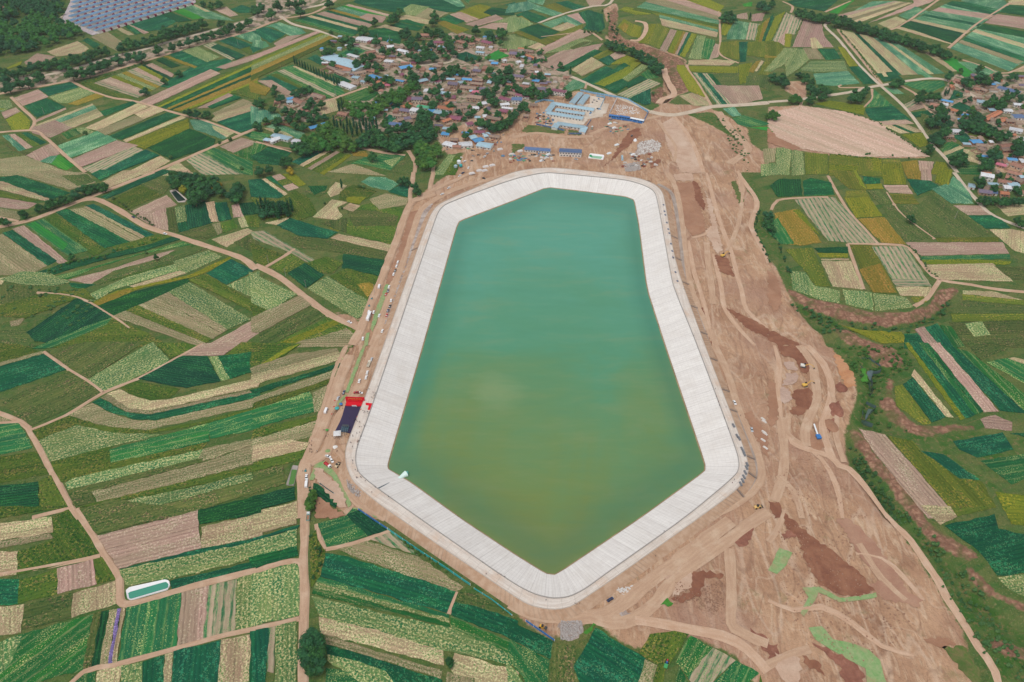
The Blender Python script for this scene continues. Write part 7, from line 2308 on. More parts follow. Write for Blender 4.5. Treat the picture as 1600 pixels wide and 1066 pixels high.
# ------------------------------------------------------------------ ceremony ground
RED = mk_plain('red cloth', '#d0182c', .8, .1, 0, .06); GOLD = mk_plain('gold lettering', '#e0a03c', .7); CARP = mk_plain('dark purple carpet', '#3c3550', .95, .05)
z2 = lambda x, y: (460 + x / 9.87, 600 + y / 9.87)
Pc = [ground_at(*z2(x, y)) for x, y in ((785, 338), (1045, 362), (985, 560), (900, 775), (760, 740), (620, 752), (700, 600), (740, 500))]
o = sheet('audience_carpet', Pc, .03, CARP, (1, 0), 4, .12); tag(o, 'dark purple carpet laid in front of the red stage', 'carpet')
P0, P1 = ground_at(*z2(808, 292)), ground_at(*z2(1076, 300)); d = P1 - P0; L = d.length; mid_ = (P0 + P1) / 2; zb = max(surf(mid_.x + d.x * f - d.y / L * g_, mid_.y + d.y * f + d.x / L * g_) for f in (-.5, 0, .3) for g_ in (0, -4.5)) + .05
root = empty('stage', (mid_.x, mid_.y, zb), math.atan2(d.y, d.x)); m = MB(); m.box(-L / 2, L / 2, -4.6, -.3, -.2, .8); m.build('deck', RED, root)
m = MB(); m.box(-L / 2 - .3, L / 2 + 1.0, -.28, .1, -.2, 6.6); bd = m.build('backdrop', RED, root); tr = random.Random(2); m = MB()
def glyph(m, cx, cz, s_, rnd, y):
    for _ in range(5):
        if rnd.random() < .55: w_, h_ = s_ * rnd.uniform(.5, .95), s_ * .13
        else: w_, h_ = s_ * .13, s_ * rnd.uniform(.45, .9)
        ox, oz = rnd.uniform(-.2, .2) * s_, rnd.uniform(-.35, .35) * s_; m.box(cx + ox - w_ / 2, cx + ox + w_ / 2, y - rnd.uniform(.02, .06), y, cz + oz - h_ / 2, cz + oz + h_ / 2)
for i in range(9): glyph(m, -L / 2 + 2.2 + i * (L - 4) / 8, 5.0 - .35 * abs(i - 4) * .3, 1.25, tr, -.28)
for i in range(6): glyph(m, -2.2 + i * .9, 3.4, .6, tr, -.28)
m.build('gold_lettering', GOLD, bd); m = MB(); m.box(-1.9, 1.9, -4.78, -4.62, -.05, 1.35); sgn_ = m.build('white_panel', crw, root); m = MB()
for i in range(4): glyph(m, -1.3 + i * .85, .65, .6, tr, -4.78)
m.build('panel_lettering', RED, sgn_); m = MB()
for x in (-L / 2 + 1, 0, L / 2 - 1): m.bar((x, .15, 6), (x, 3, -.1), .08); m.bar((x, .2, 0), (x, .2, 6.4), .08)
m.build('brace', STEEL, root); tag(root, 'bright red stage with tall red backdrop and gold lettering', 'stage')
Pr = [ground_at(*z2(x, y), ZC + .05) for x, y in ((1098, 288), (1205, 300), (1178, 405), (1128, 400), (1148, 335), (1100, 325))]
m = MB(); cc = sum(Pr, Vector()) / len(Pr); m.prism([(p.x - cc.x, p.y - cc.y) for p in Pr], 0, .05); o = m.build('red_carpet', RED); o.location = (cc.x, cc.y, ZC + .03); tag(o, 'red carpet bending onto the dam crest beside the stage', 'carpet')
def gazebo(p, w_, roofm, name, lab, cat, hh=2.4):
    root = empty(name, p, R(8)); m = MB(); w2 = w_ / 2
    m.add([(-w2, -w2, hh), (w2, -w2, hh), (w2, w2, hh), (-w2, w2, hh), (-w2 * .4, -w2 * .4, hh + .9), (w2 * .4, -w2 * .4, hh + .9), (w2 * .4, w2 * .4, hh + .9), (-w2 * .4, w2 * .4, hh + .9)], [(0, 1, 5, 4), (1, 2, 6, 5), (2, 3, 7, 6), (3, 0, 4, 7), (4, 5, 6, 7), (3, 2, 1, 0)]); m.build('canopy', roofm, root)
    for sx_ in (-1, 1):
        for sy_ in (-1, 1): m = MB(); m.bar((sx_ * (w2 - .15), sy_ * (w2 - .15), 0), (sx_ * (w2 - .15), sy_ * (w2 - .15), hh), .06); m.build('leg', STEEL, root)
    tag(root, lab, cat)
gazebo(spot(*z2(668, 800)), 6.0, mk_plain('grey white canvas', '#cfcfcf', .8), 'event_tent', 'square pale grey tent at the foot of the purple carpet', 'tent', 3.0)
p = spot(*z2(785, 710)); root = empty('scaffold_tower', p, R(-5)); m = MB()
for x in (-2.6, -.9, .9, 2.6):
    for y in (-3, -1, 1, 3): m.bar((x, y, 0), (x, y, 3.2), .07)
for z in (1.1, 2.1, 3.2):
    for x in (-2.6, -.9, .9, 2.6): m.bar((x, -3, z), (x, 3, z), .06)
    for y in (-3, -1, 1, 3): m.bar((-2.6, y, z), (2.6, y, z), .06)
m.build('frame', mk_plain('blue grey tube', '#5f8a94', .5), root); m = MB(); m.box(-2.7, 2.7, .9, 3.1, 3.24, 3.34); m.build('platform', STEEL, root); tag(root, 'open steel scaffold tower standing on the purple carpet', 'scaffold')
def parasol(p, r, mat, lab):
    root = empty('parasol', p); n = 10; vs = [(r * math.cos(6.283 * i / n), r * math.sin(6.283 * i / n), 2.2) for i in range(n)] + [(0, 0, 2.95)] + [(r * math.cos(6.283 * i / n), r * math.sin(6.283 * i / n), 2.05) for i in range(n)]
    obj('canopy', vs, [(i, (i + 1) % n, n) for i in range(n)] + [(n + 1 + i, n + 1 + (i + 1) % n, (i + 1) % n, i) for i in range(n)], mat, root); m = MB(); m.bar((0, 0, 0), (0, 0, 2.9), .04); m.build('pole', STEEL, root); tag(root, lab, 'parasol', 'parasols by the stage')
parasol(spot(*z2(662, 400)), 1.9, TEAL, 'teal parasol left of the purple carpet'); parasol(spot(*z2(724, 335)), 1.5, BLUE, 'blue parasol left of the red backdrop'); parasol(spot(*z2(505, 735)), 1.2, mk_plain('green cloth', '#4f9a48', .8), 'green parasol near the small netted mound')
for i, ((x, y), lab) in enumerate((((615, 290), 'red flag furthest up the green netting strip'), ((603, 385), 'red flag beside the teal parasol'), ((570, 500), 'red flag lowest on the green netting strip'), ((1022, 432), 'red flag at the right edge of the purple carpet'), ((965, 545), 'red flag among the crew on the purple carpet'))):
    root = empty('flag', spot(*z2(x, y)), .3 * i); m = MB(); m.bar((0, 0, 0), (0, 0, 3), .04); m.build('pole', FRAMEM, root); m = MB(); m.add([(0.03, .0, 2.0), (1.5, .25, 1.95), (1.5, .25, 2.95), (.03, 0, 2.95), (.75, -.15, 2.0), (.75, -.15, 2.93)], [(0, 4, 5, 3), (4, 1, 2, 5)]); m.build('cloth', RED, root); tag(root, lab, 'flag', 'red flags by the stage')
def mound(name, p, rx, ry, h_, mat, rot=0, seed=1, n=18, rings=6):
    rnd = random.Random(seed); vs = [(0, 0, h_)]; fs = []
    for k in range(1, rings + 1):
        f = k / rings
        for i in range(n): a = 6.283 * i / n; w_ = 1 + rnd.uniform(-.08, .08); vs.append((rx * f * w_ * math.cos(a), ry * f * w_ * math.sin(a), h_ * (1 - f ** 1.6) + rnd.uniform(-.06, .06) * h_ - (.15 if k == rings else 0)))
    for i in range(n): fs.append((0, 1 + i, 1 + (i + 1) % n))
    for k in range(rings - 1):
        for i in range(n): a = 1 + k * n; fs.append((a + i, a + n + i, a + n + (i + 1) % n, a + (i + 1) % n))
    o = obj(name, vs, fs, mat, smooth=True); o.location = p; o.rotation_euler = (0, 0, rot); return o
tag(mound('netted_mound', spot(*z2(525, 712)), 2.2, 1.6, 1.0, PM['net'], .5), 'small green-netted earth mound left of the grey tent', 'mound')
tag(mound('netted_mound', spot(440 + 572 / 7.895, 690 + 125 / 7.895), 3.6, 3.0, 1.8, PM['net'], .3, 4), 'large round green-netted mound above the parked white cars', 'mound')
sack = mk_plain('white sacking', '#dedcd8', .9); tag(mound('sack_heap', spot(*z2(615, 975)), 3.2, 2.2, 1.1, sack, .4, 6, 11, 4), 'heap of white sacks between grey tent and netted mound', 'sacks')
for i, (x, y, rx, ry, h_, lab) in enumerate(((1315, 606, 5, 5.5, 2.6, 'round red-brown spoil heap highest of the three'), (1307, 640, 5.5, 9, 3.0, 'long dark spoil heap in the middle of the three'), (1299, 665, 5, 8, 2.4, 'pale-topped spoil heap lowest of the three'))):
    tag(mound('spoil_heap', spot(x, y), rx, ry, h_, PM['darkred'] if i < 2 else PM['brown'], .1, 20 + i), lab, 'spoil heap', 'spoil heaps')
# net names
NL = ['long green dust net strip beside the left dam lane', 'short green dust net below the road junction', 'narrow green dust net strip running past the stage', 'small green dust net near the blue parasol', 'thin green dust net strip left of the purple carpet', 'forked green dust net at the road fork',
      'thin green dust net trailing below the fork', 'square pale green net on the lower right earth', 'bent green dust net in the lower right earth', 'wide green dust net running off the bottom right']
for (P, o), lab in zip(NETS, NL): tag(o, lab, 'dust net', 'green dust nets on bare earth')
# ------------------------------------------------------------------ intake, ponds, plant
za = lambda x, y: (440 + x / 7.895, 690 + y / 7.895)
A_ = ground_at(*za(1185, 580), ZC + .3); B_ = ground_at(*za(1435, 462), ZW + .8); C_ = ground_at(*za(1540, 395), ZW + 1.2); root = empty('water_intake', A_); m = MB(); m.bar((0, 0, 0), B_ - A_, .55, .55, 10); m.build('pipe', mk_plain('grey pipe', '#5f6a70', .6), root)
m = MB(); m.bar(B_ - A_, C_ - A_, .8, 2.6, 14); m.build('bell_mouth', mk_plain('pale teal shell', '#cfe6e0', .5), root); m = MB(); q = C_ - A_; m.box(q.x - 1.6, q.x + 1.6, q.y - 1.2, q.y + 1.6, q.z - 3, q.z + 1.4, .3, .3); m.build('pump_head', mk_plain('teal pump', '#4f9a90', .5), root); tag(root, 'pale teal intake with grey pipe running up the white lining', 'intake')
PONDW = NT('pond water', .15, .5).out(lin('#3f8f78'))
def basin(name, outer, inner, z_rim, lab, rimm, waterm, wz=.0, cat='pond'):
    O = [ground_at(*p) for p in outer]; I = [ground_at(*p) for p in inner]; c = sum(O, Vector()) / len(O); root = empty(name, (c.x, c.y, max(0, surf(c.x, c.y))))
    O, _ = resample(chaikin(O, 1, .07), 60); I = [q + (min(O, key=lambda p: (p - q).length) - q) * .55 for q in I]; I, _ = resample(chaikin(I, 1, .07), 60); k0 = min(range(60), key=lambda k: (I[k] - O[0]).length); I = I[k0:] + I[:k0]
    
    sa = lambda P: sum(P[i].x * P[(i + 1) % 60].y - P[(i + 1) % 60].x * P[i].y for i in range(60))
    if sa(I) * sa(O) < 0: I = [I[0]] + I[:0:-1]
    I = [min((I[j].lerp(I[(j + 1) % 60], f) for j in range(60) for f in (0, .34, .67)), key=lambda q: (q - p).length) for p in O]
    vs = [(p.x - c.x, p.y - c.y, -.2) for p in O] + [(p.x - c.x, p.y - c.y, z_rim) for p in (a.lerp(b, .15) for a, b in zip(O, I))] + [(p.x - c.x, p.y - c.y, wz + .1) for p in I] + [(p.x - c.x, p.y - c.y, wz - .2) for p in I]
    fs = [(k * 60 + i, k * 60 + (i + 1) % 60, (k + 1) * 60 + (i + 1) % 60, (k + 1) * 60 + i) for k in range(3) for i in range(60)]; obj('rim', vs, fs, rimm, root)
    obj('water', [(p.x - c.x, p.y - c.y, wz + .16) for p in (a.lerp(b, -.02) for a, b in zip(I, O))], [tuple(range(60)) if sum(I[i].x * I[(i + 1) % 60].y - I[(i + 1) % 60].x * I[i].y for i in range(60)) > 0 else tuple(range(60))[::-1]], waterm, root); tag(root, lab, cat)
LINER = mk_plain('white pond liner', '#e4e4e6', .6)
f3 = lambda L, ox, oy: [(ox + x / 3.9475, oy + y / 3.9475) for x, y in L]
basin('lined_pond', f3([(776, 500), (800, 478), (1020, 433), (1045, 440), (1052, 470), (1035, 498), (808, 563), (786, 550)], 0, 796), f3([(806, 508), (1018, 458), (1030, 464), (1032, 485), (815, 545), (804, 540)], 0, 796), .8, 'white-lined oblong pond of green water beside the left field road', LINER, PONDW)
basin('concrete_tank', f3([(228, 738), (264, 742), (236, 866), (184, 862)], 400, 540), f3([(226, 765), (250, 768), (230, 856), (202, 856)], 400, 540), .9, 'open concrete tank of weedy water left of the road fork', mk_plain('grey tank rim', '#9a928c', .9), mk_plain('weedy water', '#4f7a3a', .4))
basin('concrete_tank', f3([(1045, 112), (1082, 104), (1158, 166), (1142, 182), (1098, 184)], 0, 270), f3([(1062, 118), (1080, 114), (1140, 170), (1106, 176)], 0, 270), .7, 'small dark open tank beside the tree grove at left', mk_plain('pale tank rim', '#b8aca4', .9), mk_plain('dark water', '#16302a', .3))
fz = lambda L: [(830 + x / 7.895, 130 + y / 7.895) for x, y in L]
basin('settling_basin', fz([(722, 868), (902, 890), (890, 948), (700, 925)]), fz([(755, 895), (868, 908), (860, 935), (742, 922)]), .7, 'white-walled basin with green floor above the dam crest', LINER, mk_plain('green basin floor', '#8fb89a', .8), cat='basin')
def tank(p, r, h_, mat, lab):
    root = empty('silo', p); m = MB(); m.bar((0, 0, 1.2), (0, 0, h_), r, r, 16); m.bar((0, 0, h_), (0, 0, h_ + r * .5), r, r * .2, 16); m.build('drum', mat, root)
    for i in range(3): m = MB(); m.bar((r * .8 * math.cos(2.1 * i), r * .8 * math.sin(2.1 * i), 0), (r * .8 * math.cos(2.1 * i), r * .8 * math.sin(2.1 * i), 1.4), .15); m.build('leg', STEEL, root)
    tag(root, lab, 'silo', 'silos of the mixing plant')
sx7 = lambda x, y: (650 + x / 7.895, 200 + y / 7.895)
tank(spot(*sx7(532, 450)), 2.6, 5, crw, 'white silo of the mixing plant, the upper one'); tank(spot(*sx7(490, 495)), 2.2, 3.5, RMAT['S'], 'pale blue silo of the mixing plant, left one'); tank(spot(*sx7(555, 485)), 2.0, 3.5, TEAL, 'teal silo of the mixing plant, right one')
def slabs(name, spots_, sx_, sy_, sz_, mat, lab, cat, grp, kind_box=True):
    first = None
    for i, (x, y, rot) in enumerate(spots_):
        if first is None:
            m = MB(); m.box(-sx_ / 2, sx_ / 2, -sy_ / 2, sy_ / 2, 0, sz_, sx_ * .04, sy_ * .08); m.box(-sx_ * .35, sx_ * .3, -sy_ * .3, sy_ * .35, sz_ + .02, sz_ * 1.5, .1, .1); o = first = m.build(name, mat)
        else: o = first.copy(); COL.objects.link(o)
        o.location = spot(x, y); o.rotation_euler = (0, 0, rot); later(o, lab, cat, grp)
slabs('block_stack', [(1200 + 0 / 1, 0, 0)][:0] + [(800 + x / 3.9475, 270 + y / 3.9475, R(105)) for x, y in ((934, 200), (940, 240), (945, 262), (955, 310), (963, 350), (970, 375), (980, 440), (988, 485), (993, 525), (1008, 615), (1020, 670))], 2.4, 1.5, .9, mk_plain('blue grey blocks', '#7c8290', .8), 'blue-grey block stack on the upper right dam crest', 'block stack', 'block stacks on the right dam crest')
slabs('steel_rack', [(800 + x / 3.9475, 540 + y / 3.9475, R(100)) for x, y in ((1418, 640), (1426, 655), (1432, 672), (1450, 735), (1446, 755), (1438, 785), (1430, 812), (1422, 835), (1410, 855), (1365, 495), (1388, 560), (1400, 575))], 4.2, 1.6, 1.0, mk_plain('grey steel stock', '#77797e', .6), 'grey steel stack on the lower right dam crest', 'steel stack', 'steel stacks on the right dam crest')
slabs('culvert_slab', [(800 + x / 3.9475, 540 + y / 3.9475, R(-50)) for x, y in ((1548, 455), (1555, 470), (1553, 535), (1560, 545), (1562, 632), (1548, 585))], 4.5, 1.4, .8, mk_plain('pale concrete slab', '#d4cfc9', .9), 'pale concrete slab lying on earth right of the dam', 'slab', 'pale slabs right of the dam')
slabs('material_stack', [(650 + x / 7.895, 200 + y / 7.895, R(25)) for x, y in ((780, 530), (845, 530), (860, 482), (940, 465), (1035, 268), (1180, 330), (1285, 290), (690, 565))], 7.5, 4.0, 1.1, mk_plain('tarpaulin stack', '#cfcac8', .8), 'pale tarpaulined stack above the dam corner', 'stack', 'tarpaulined stacks above the dam')
slabs('material_stack', [(830 + x / 7.895, 130 + y / 7.895, R(35)) for x, y in ((968, 505), (1020, 555), (1055, 765), (960, 870), (210, 885), (130, 960), (1255, 885))], 6.5, 3.2, 1.0, crw, 'white covered stack on the bare yard below the school', 'stack', 'white stacks below the school')
yr = random.Random(21)
def yard_fill(poly, n, sizes, cols, nm_, lab, cat):
    P = [ground_at(*q) for q in poly]; x0, x1 = min(p.x for p in P), max(p.x for p in P); y0, y1 = min(p.y for p in P), max(p.y for p in P); k = 0
    while k < n:
        x, y = yr.uniform(x0, x1), yr.uniform(y0, y1)
        if not isin(x, y, P): continue
        cn, ch = yr.choice(cols); sx_, sy_, sz_ = (q * yr.uniform(.6, 1.3) for q in sizes); m = MB(); m.box(-sx_ / 2, sx_ / 2, -sy_ / 2, sy_ / 2, 0, sz_, .1, .1); m.box(-sx_ * .4, sx_ * .25, -sy_ * .35, sy_ * .3, sz_ + .02, sz_ * 1.4, .1, .1)
        if yr.random() < .5: m.box(sx_ * .55, sx_ * .95, -sy_ * .4, sy_ * .4, 0, sz_ * .6, .1, .1)
        o = m.build(nm_, paint(ch)); o.location = (x, y, surf(x, y)); o.rotation_euler = (0, 0, yr.uniform(-.4, .6)); k += 1; later(o, cn + ' ' + lab, cat, lab)
GCOL = [('white', '#d4d2ce'), ('grey', '#8a8682'), ('rusty', '#8a5040'), ('blue', '#5f86a8'), ('green', '#5f9a78'), ('dark', '#4a4642')]
yard_fill(fz([(60, 340), (190, 350), (330, 470), (250, 560), (60, 500)]), 34, (3.4, 2.2, 1.1), GCOL, 'site_store', 'pile of site goods left of the school office', 'pile')
yard_fill(fz([(0, 860), (300, 870), (300, 980), (-300, 980), (-360, 900)]), 40, (3.6, 2.2, 1.1), GCOL, 'site_store', 'pile of site goods before the long barrack', 'pile')
yard_fill(fz([(640, 260), (880, 170), (860, 330), (760, 440), (660, 400)]), 14, (2.6, 1.8, 1.2), GCOL, 'site_store', 'small load in the pale school court', 'load')
yard_fill(fz([(1000, 420), (1000, 480), (1250, 560), (1000, 620), (900, 560), (930, 480)]), 24, (3.6, 1.8, .9), GCOL, 'site_store', 'pile of planks below the blue site cabins', 'pile')
yard_fill(fz([(1130, 840), (1500, 880), (1560, 1040), (1100, 1050)]), 26, (4, 2.4, 1.3), GCOL[:3] + GCOL[5:], 'site_store', 'pile of rubble and goods by the dark trench', 'pile')
yard_fill([(700, 215), (760, 200), (800, 215), (770, 245), (705, 262), (690, 240)], 22, (3, 2, 1.1), GCOL, 'site_store', 'pile of goods in the yards by the dam road', 'pile')
slabs('steel_container', [(830 + 1122 / 7.895, 130 + 930 / 7.895, R(86))], 12, 2.6, 2.0, RMAT['S'], 'long pale blue container on the dirt above the dam', 'container', None)
tag(mound('white_dome', spot(830 + 1282 / 7.895, 130 + 710 / 7.895), 2.6, 3.0, 3.0, crw, 0, 3, 14, 5), 'white rounded tank beside the dark trench', 'tank')
tag(mound('soil_tip', spot(830 + 862 / 7.895 - 16.3, 130 + 905 / 7.895), 2.6, 2.4, 2.6, mk_plain('deep green tarp', '#1f8a5a', .8), 0, 5, 12, 4), 'green-covered heap in the yard left of the barracks', 'heap')
# stairs down the outer embankment
def nearest(P, p): return min(range(len(P)), key=lambda i: (P[i] - p).length)
for i, (x, y) in enumerate([(800 + a / 3.9475, 270 + b / 3.9475) for a, b in ((980, 392), (1005, 522), (1025, 672), (1090, 822), (1152, 982))] + [(800 + a / 3.9475, 540 + b / 3.9475) for a, b in ((1218, 84), (1292, 272), (1330, 390), (1462, 692), (1470, 785), (1400, 905))] + [(400 + 998 / 3.9475, 270 + 466 / 3.9475), (800 + 882 / 3.9475, 270 + 15 / 3.9475)]):
    k = nearest(outr, ground_at(x, y, ZC)); a = outr[k] + nrm[k] * .3; n = nrm[k]; m = MB(); tgt = Vector((-n.y, n.x, 0))
    for s_ in range(12):
        f0 = s_ * .6; z = ZC - s_ * .29
        A1 = n * f0; B1 = n * (f0 + .62); m.add([A1 - tgt * .7 + Vector((0, 0, z - ZC - .6)), B1 - tgt * .7 + Vector((0, 0, z - ZC - .6)), B1 + tgt * .7 + Vector((0, 0, z - ZC - .6)), A1 + tgt * .7 + Vector((0, 0, z - ZC - .6)), A1 - tgt * .7 + Vector((0, 0, z - ZC + .06)), B1 - tgt * .7 + Vector((0, 0, z - ZC + .06)), B1 + tgt * .7 + Vector((0, 0, z - ZC + .06)), A1 + tgt * .7 + Vector((0, 0, z - ZC + .06))], [(4, 5, 6, 7), (0, 1, 5, 4), (1, 2, 6, 5), (2, 3, 7, 6), (3, 0, 4, 7)])
    root = empty('embankment_stairs', a); m.build('steps', mk_plain('stair concrete', '#8a7a70', .9) if i == 0 else bpy.data.materials['stair concrete'], root); m = MB()
    for sg_ in (-.75, .75): m.bar(tgt * sg_ + Vector((0, 0, .8)), tgt * sg_ + n * 7.2 + Vector((0, 0, -2.6)), .06); m.bar(tgt * sg_, tgt * sg_ + Vector((0, 0, .8)), .06); m.bar(tgt * sg_ + n * 7.2 + Vector((0, 0, -3.4)), tgt * sg_ + n * 7.2 + Vector((0, 0, -2.6)), .06)
    m.build('handrail', STEEL, root); later(root, 'grey steps down the outside of the dam', 'steps', 'steps down the outside of the dam')
# loose rock: heaps nobody could count
def rubble(poly, n, sz, mat, lab, seed):
    P = [ground_at(*p) for p in poly]; rnd = random.Random(seed); vs, fs = [], []; x0, x1 = min(p.x for p in P), max(p.x for p in P); y0, y1 = min(p.y for p in P), max(p.y for p in P); k_ = 0
    while k_ < n:
        x, y = rnd.uniform(x0, x1), rnd.uniform(y0, y1)
        if not isin(x, y, P): continue
        k_ += 1; s_ = sz * rnd.uniform(.4, 1.3); b = len(vs); z = surf(x, y) if k_ % 8 == 1 else z
        for dx, dy, dz in ((-1, -1, 0), (1, -1, 0), (1, 1, 0), (-1, 1, 0), (-.5, -.6, 1), (.6, -.5, 1), (.5, .6, 1), (-.6, .5, 1)): vs.append((x + dx * s_ * rnd.uniform(.35, .6), y + dy * s_ * rnd.uniform(.35, .6), z - .1 + dz * s_ * rnd.uniform(.4, .8)))
        fs += [(b + 4, b + 5, b + 6, b + 7), (b, b + 1, b + 5, b + 4), (b + 1, b + 2, b + 6, b + 5), (b + 2, b + 3, b + 7, b + 6), (b + 3, b, b + 4, b + 7)]
    tag(obj('rubble', vs, fs, mat), lab, 'rubble', kind='stuff')
RK = mk_plain('broken stone', '#b4aca8', .9, .1, 0, .3); RKW = mk_plain('white stone', '#d6d2ce', .9, .1, 0, .3); RKB = mk_plain('brown clods', '#a07e69', .95, .1, 0, .4)
rubble(f3([(300, 690), (430, 690), (435, 755), (365, 808), (298, 800)], 800, 796), 520, 1.1, RK, 'grey white broken rock tipped at the bottom dam corner', 1)
rubble(f3([(560, 832), (662, 918), (632, 940), (568, 890)], 400, 540), 300, .9, RK, 'grey rock facing on the lower left dam corner', 2)
rubble(f3([(780, 880), (870, 860), (925, 890), (905, 935), (770, 960)], 800, 0), 240, 1.6, RKW, 'white rock spread on the dirt above the dam', 3)
rubble(f3([(680, 1015), (790, 1000), (790, 1050), (700, 1060)], 800, 0), 260, 1.4, RK, 'tumbled grey rubble right of the dark trench', 4)
rubble(f3([(640, 645), (760, 660), (800, 700), (640, 710)], 800, 0), 260, 1.2, RKW, 'pale rubble behind the blue site cabins', 5)
rubble(f3([(1000, 430), (1110, 480), (1120, 520), (1300, 420), (1310, 600), (1240, 650), (1000, 560)], 800, 796), 420, .8, RKB, 'dark clods scattered over the dug lower ground', 6)
rubble(f3([(60, 100), (420, 60), (700, 500), (900, 700), (600, 980), (100, 700)], 1200, 796), 700, .9, RKB, 'brown clods scattered over the lower right earth works', 7)
rubble(f3([(240, 640), (440, 760), (620, 1066), (200, 1066), (60, 800)], 1200, 540), 420, .8, RKB, 'brown clods scattered on the mauve clay slope', 8)
rubble(f3([(640, 490), (745, 470), (745, 480), (690, 530)], 800, 796), 60, 1.2, RKW, 'white stones in a line by the lower dam road', 9)
# low tufts on the wild gully floors
def tufts(poly, n, sz, lab, seed, mat):
    P = [ground_at(*p) for p in poly]; rnd = random.Random(seed); vs, fs = [], []; x0, x1 = min(p.x for p in P), max(p.x for p in P); y0, y1 = min(p.y for p in P), max(p.y for p in P); k_ = 0; src = TP['s'][0][1]
    V0 = np.array([v.co for v in src.vertices]); F0 = [tuple(p.vertices) for p in src.polygons]
    while k_ < n:
        x, y = rnd.uniform(x0, x1), rnd.uniform(y0, y1)
        if not isin(x, y, P) or rnd.random() > vnoise(np.array([x]), np.array([y]), 18, 9)[0] * 1.4 - .1: continue
        k_ += 1; s_ = sz * rnd.uniform(.5, 1.4) / 9; b = len(vs); vs += (V0 * s_ * np.array([1, 1, .7]) + np.array([x, y, gz(x, y) - .2])).tolist(); fs += [tuple(i + b for i in f) for f in F0]
    tag(obj('undergrowth', vs, fs, mat), lab, 'undergrowth', kind='stuff')
tufts(f3([(420, 0), (840, 0), (900, 140), (700, 200), (720, 420), (880, 530), (700, 520), (600, 420), (550, 200)], 1200, 540), 130, 2.6, 'scattered scrub on the wet gully floor right of the earth works', 1, LEAF['w'])
tufts(f3([(470, 520), (560, 640), (740, 890), (850, 1066), (720, 1066), (560, 800)], 1200, 540), 90, 2.4, 'scrub along the narrow gully beside the pale field', 2, LEAF['s'])
tufts(f3([(740, 0), (860, 0), (1200, 340), (1430, 620), (1579, 900), (1579, 1066), (1400, 1000), (1050, 440)], 1200, 796), 160, 2.4, 'scrub lining the lower right gully', 3, LEAF['s'])
tufts(f3([(120, 780), (450, 900), (850, 940), (1040, 830), (1130, 760), (1100, 880), (850, 990), (300, 970)], 1200, 270), 120, 2.8, 'scrub at the foot of the curved clay cliff', 4, LEAF['s'])
tufts(f3([(590, 80), (650, 90), (650, 180), (740, 280), (880, 330), (930, 430), (880, 420), (620, 230)], 800, 0), 70, 3.4, 'scrub in the bed of the upper red gully', 5, LEAF['b'])
tufts(f3([(0, 700), (420, 700), (640, 800), (500, 960), (0, 870)], 0, 270), 90, 2.2, 'scrub dotted over the rough pasture at left', 6, LEAF['s'])
tufts(f3([(1240, 690), (1400, 800), (1470, 940), (1450, 1066), (1400, 1000)], 800, 0), 60, 2.4, 'scrub in the ditch right of the upper dam', 7, LEAF['s'])
for t, px in tiles(HEDGES):
    P = [ground_at(*px(q)) for q in t[2:]]; rnd = random.Random(len(t[1])); vs, fs = [], []; src = TP['s'][1][1]; V0 = np.array([v.co for v in src.vertices]); F0 = [tuple(p.vertices) for p in src.polygons]; hh = float(t[0])
    c0 = P[len(P) // 2].copy(); c0.z = 0
    for p, q in zip(P[:-1], P[1:]):
        n = max(1, int((q - p).length / (hh * 1.1)))
        for i in range(n):
            if rnd.random() < .22: continue
            r_ = p.lerp(q, (i + rnd.random()) / n); s_ = hh * rnd.uniform(.5, 1.25) / 9; k = len(vs); th = rnd.uniform(0, 6.28); W_ = V0 * s_ * np.array([1, 1, .8]); W_ = np.stack([W_[:, 0] * math.cos(th) - W_[:, 1] * math.sin(th), W_[:, 0] * math.sin(th) + W_[:, 1] * math.cos(th), W_[:, 2]], -1)
            vs += (W_ + np.array([r_.x - c0.x + rnd.uniform(-1.5, 1.5), r_.y - c0.y + rnd.uniform(-1.5, 1.5), gz(r_.x, r_.y)])).tolist(); fs += [tuple(j + k for j in f) for f in F0]
    o = obj('hedge', vs, fs, LEAF[rnd.choice('sbw')]); o.location = c0; tag(o, 'low ragged hedge along the ' + t[1].replace('-', ' '), 'hedge')
# ------------------------------------------------------------------ poles
ci = 0
for t, px in tiles(POLES):
    for s_ in t:
        p = spot(*px(s_)); root = empty('utility_pole', p, .4 + ci * .3); ci += 1; m = MB(); m.bar((0, 0, -.3), (0, 0, 10.5), .2, .12, 8); m.build('pole', pw, root); m = MB(); m.box(-1.1, 1.1, -.08, .08, 9.6, 9.76); m.box(-.8, .8, -.08, .08, 8.7, 8.84); m.build('crossarm', STEEL, root)
        m = MB()
        for x in (-1, 0, 1): m.bar((x, 0, 9.76), (x, 0, 10.05), .06, .05)
        m.build('insulator', FRAMEM, root); later(root, 'tall concrete utility pole standing at a field edge', 'pole', 'utility poles', 15)
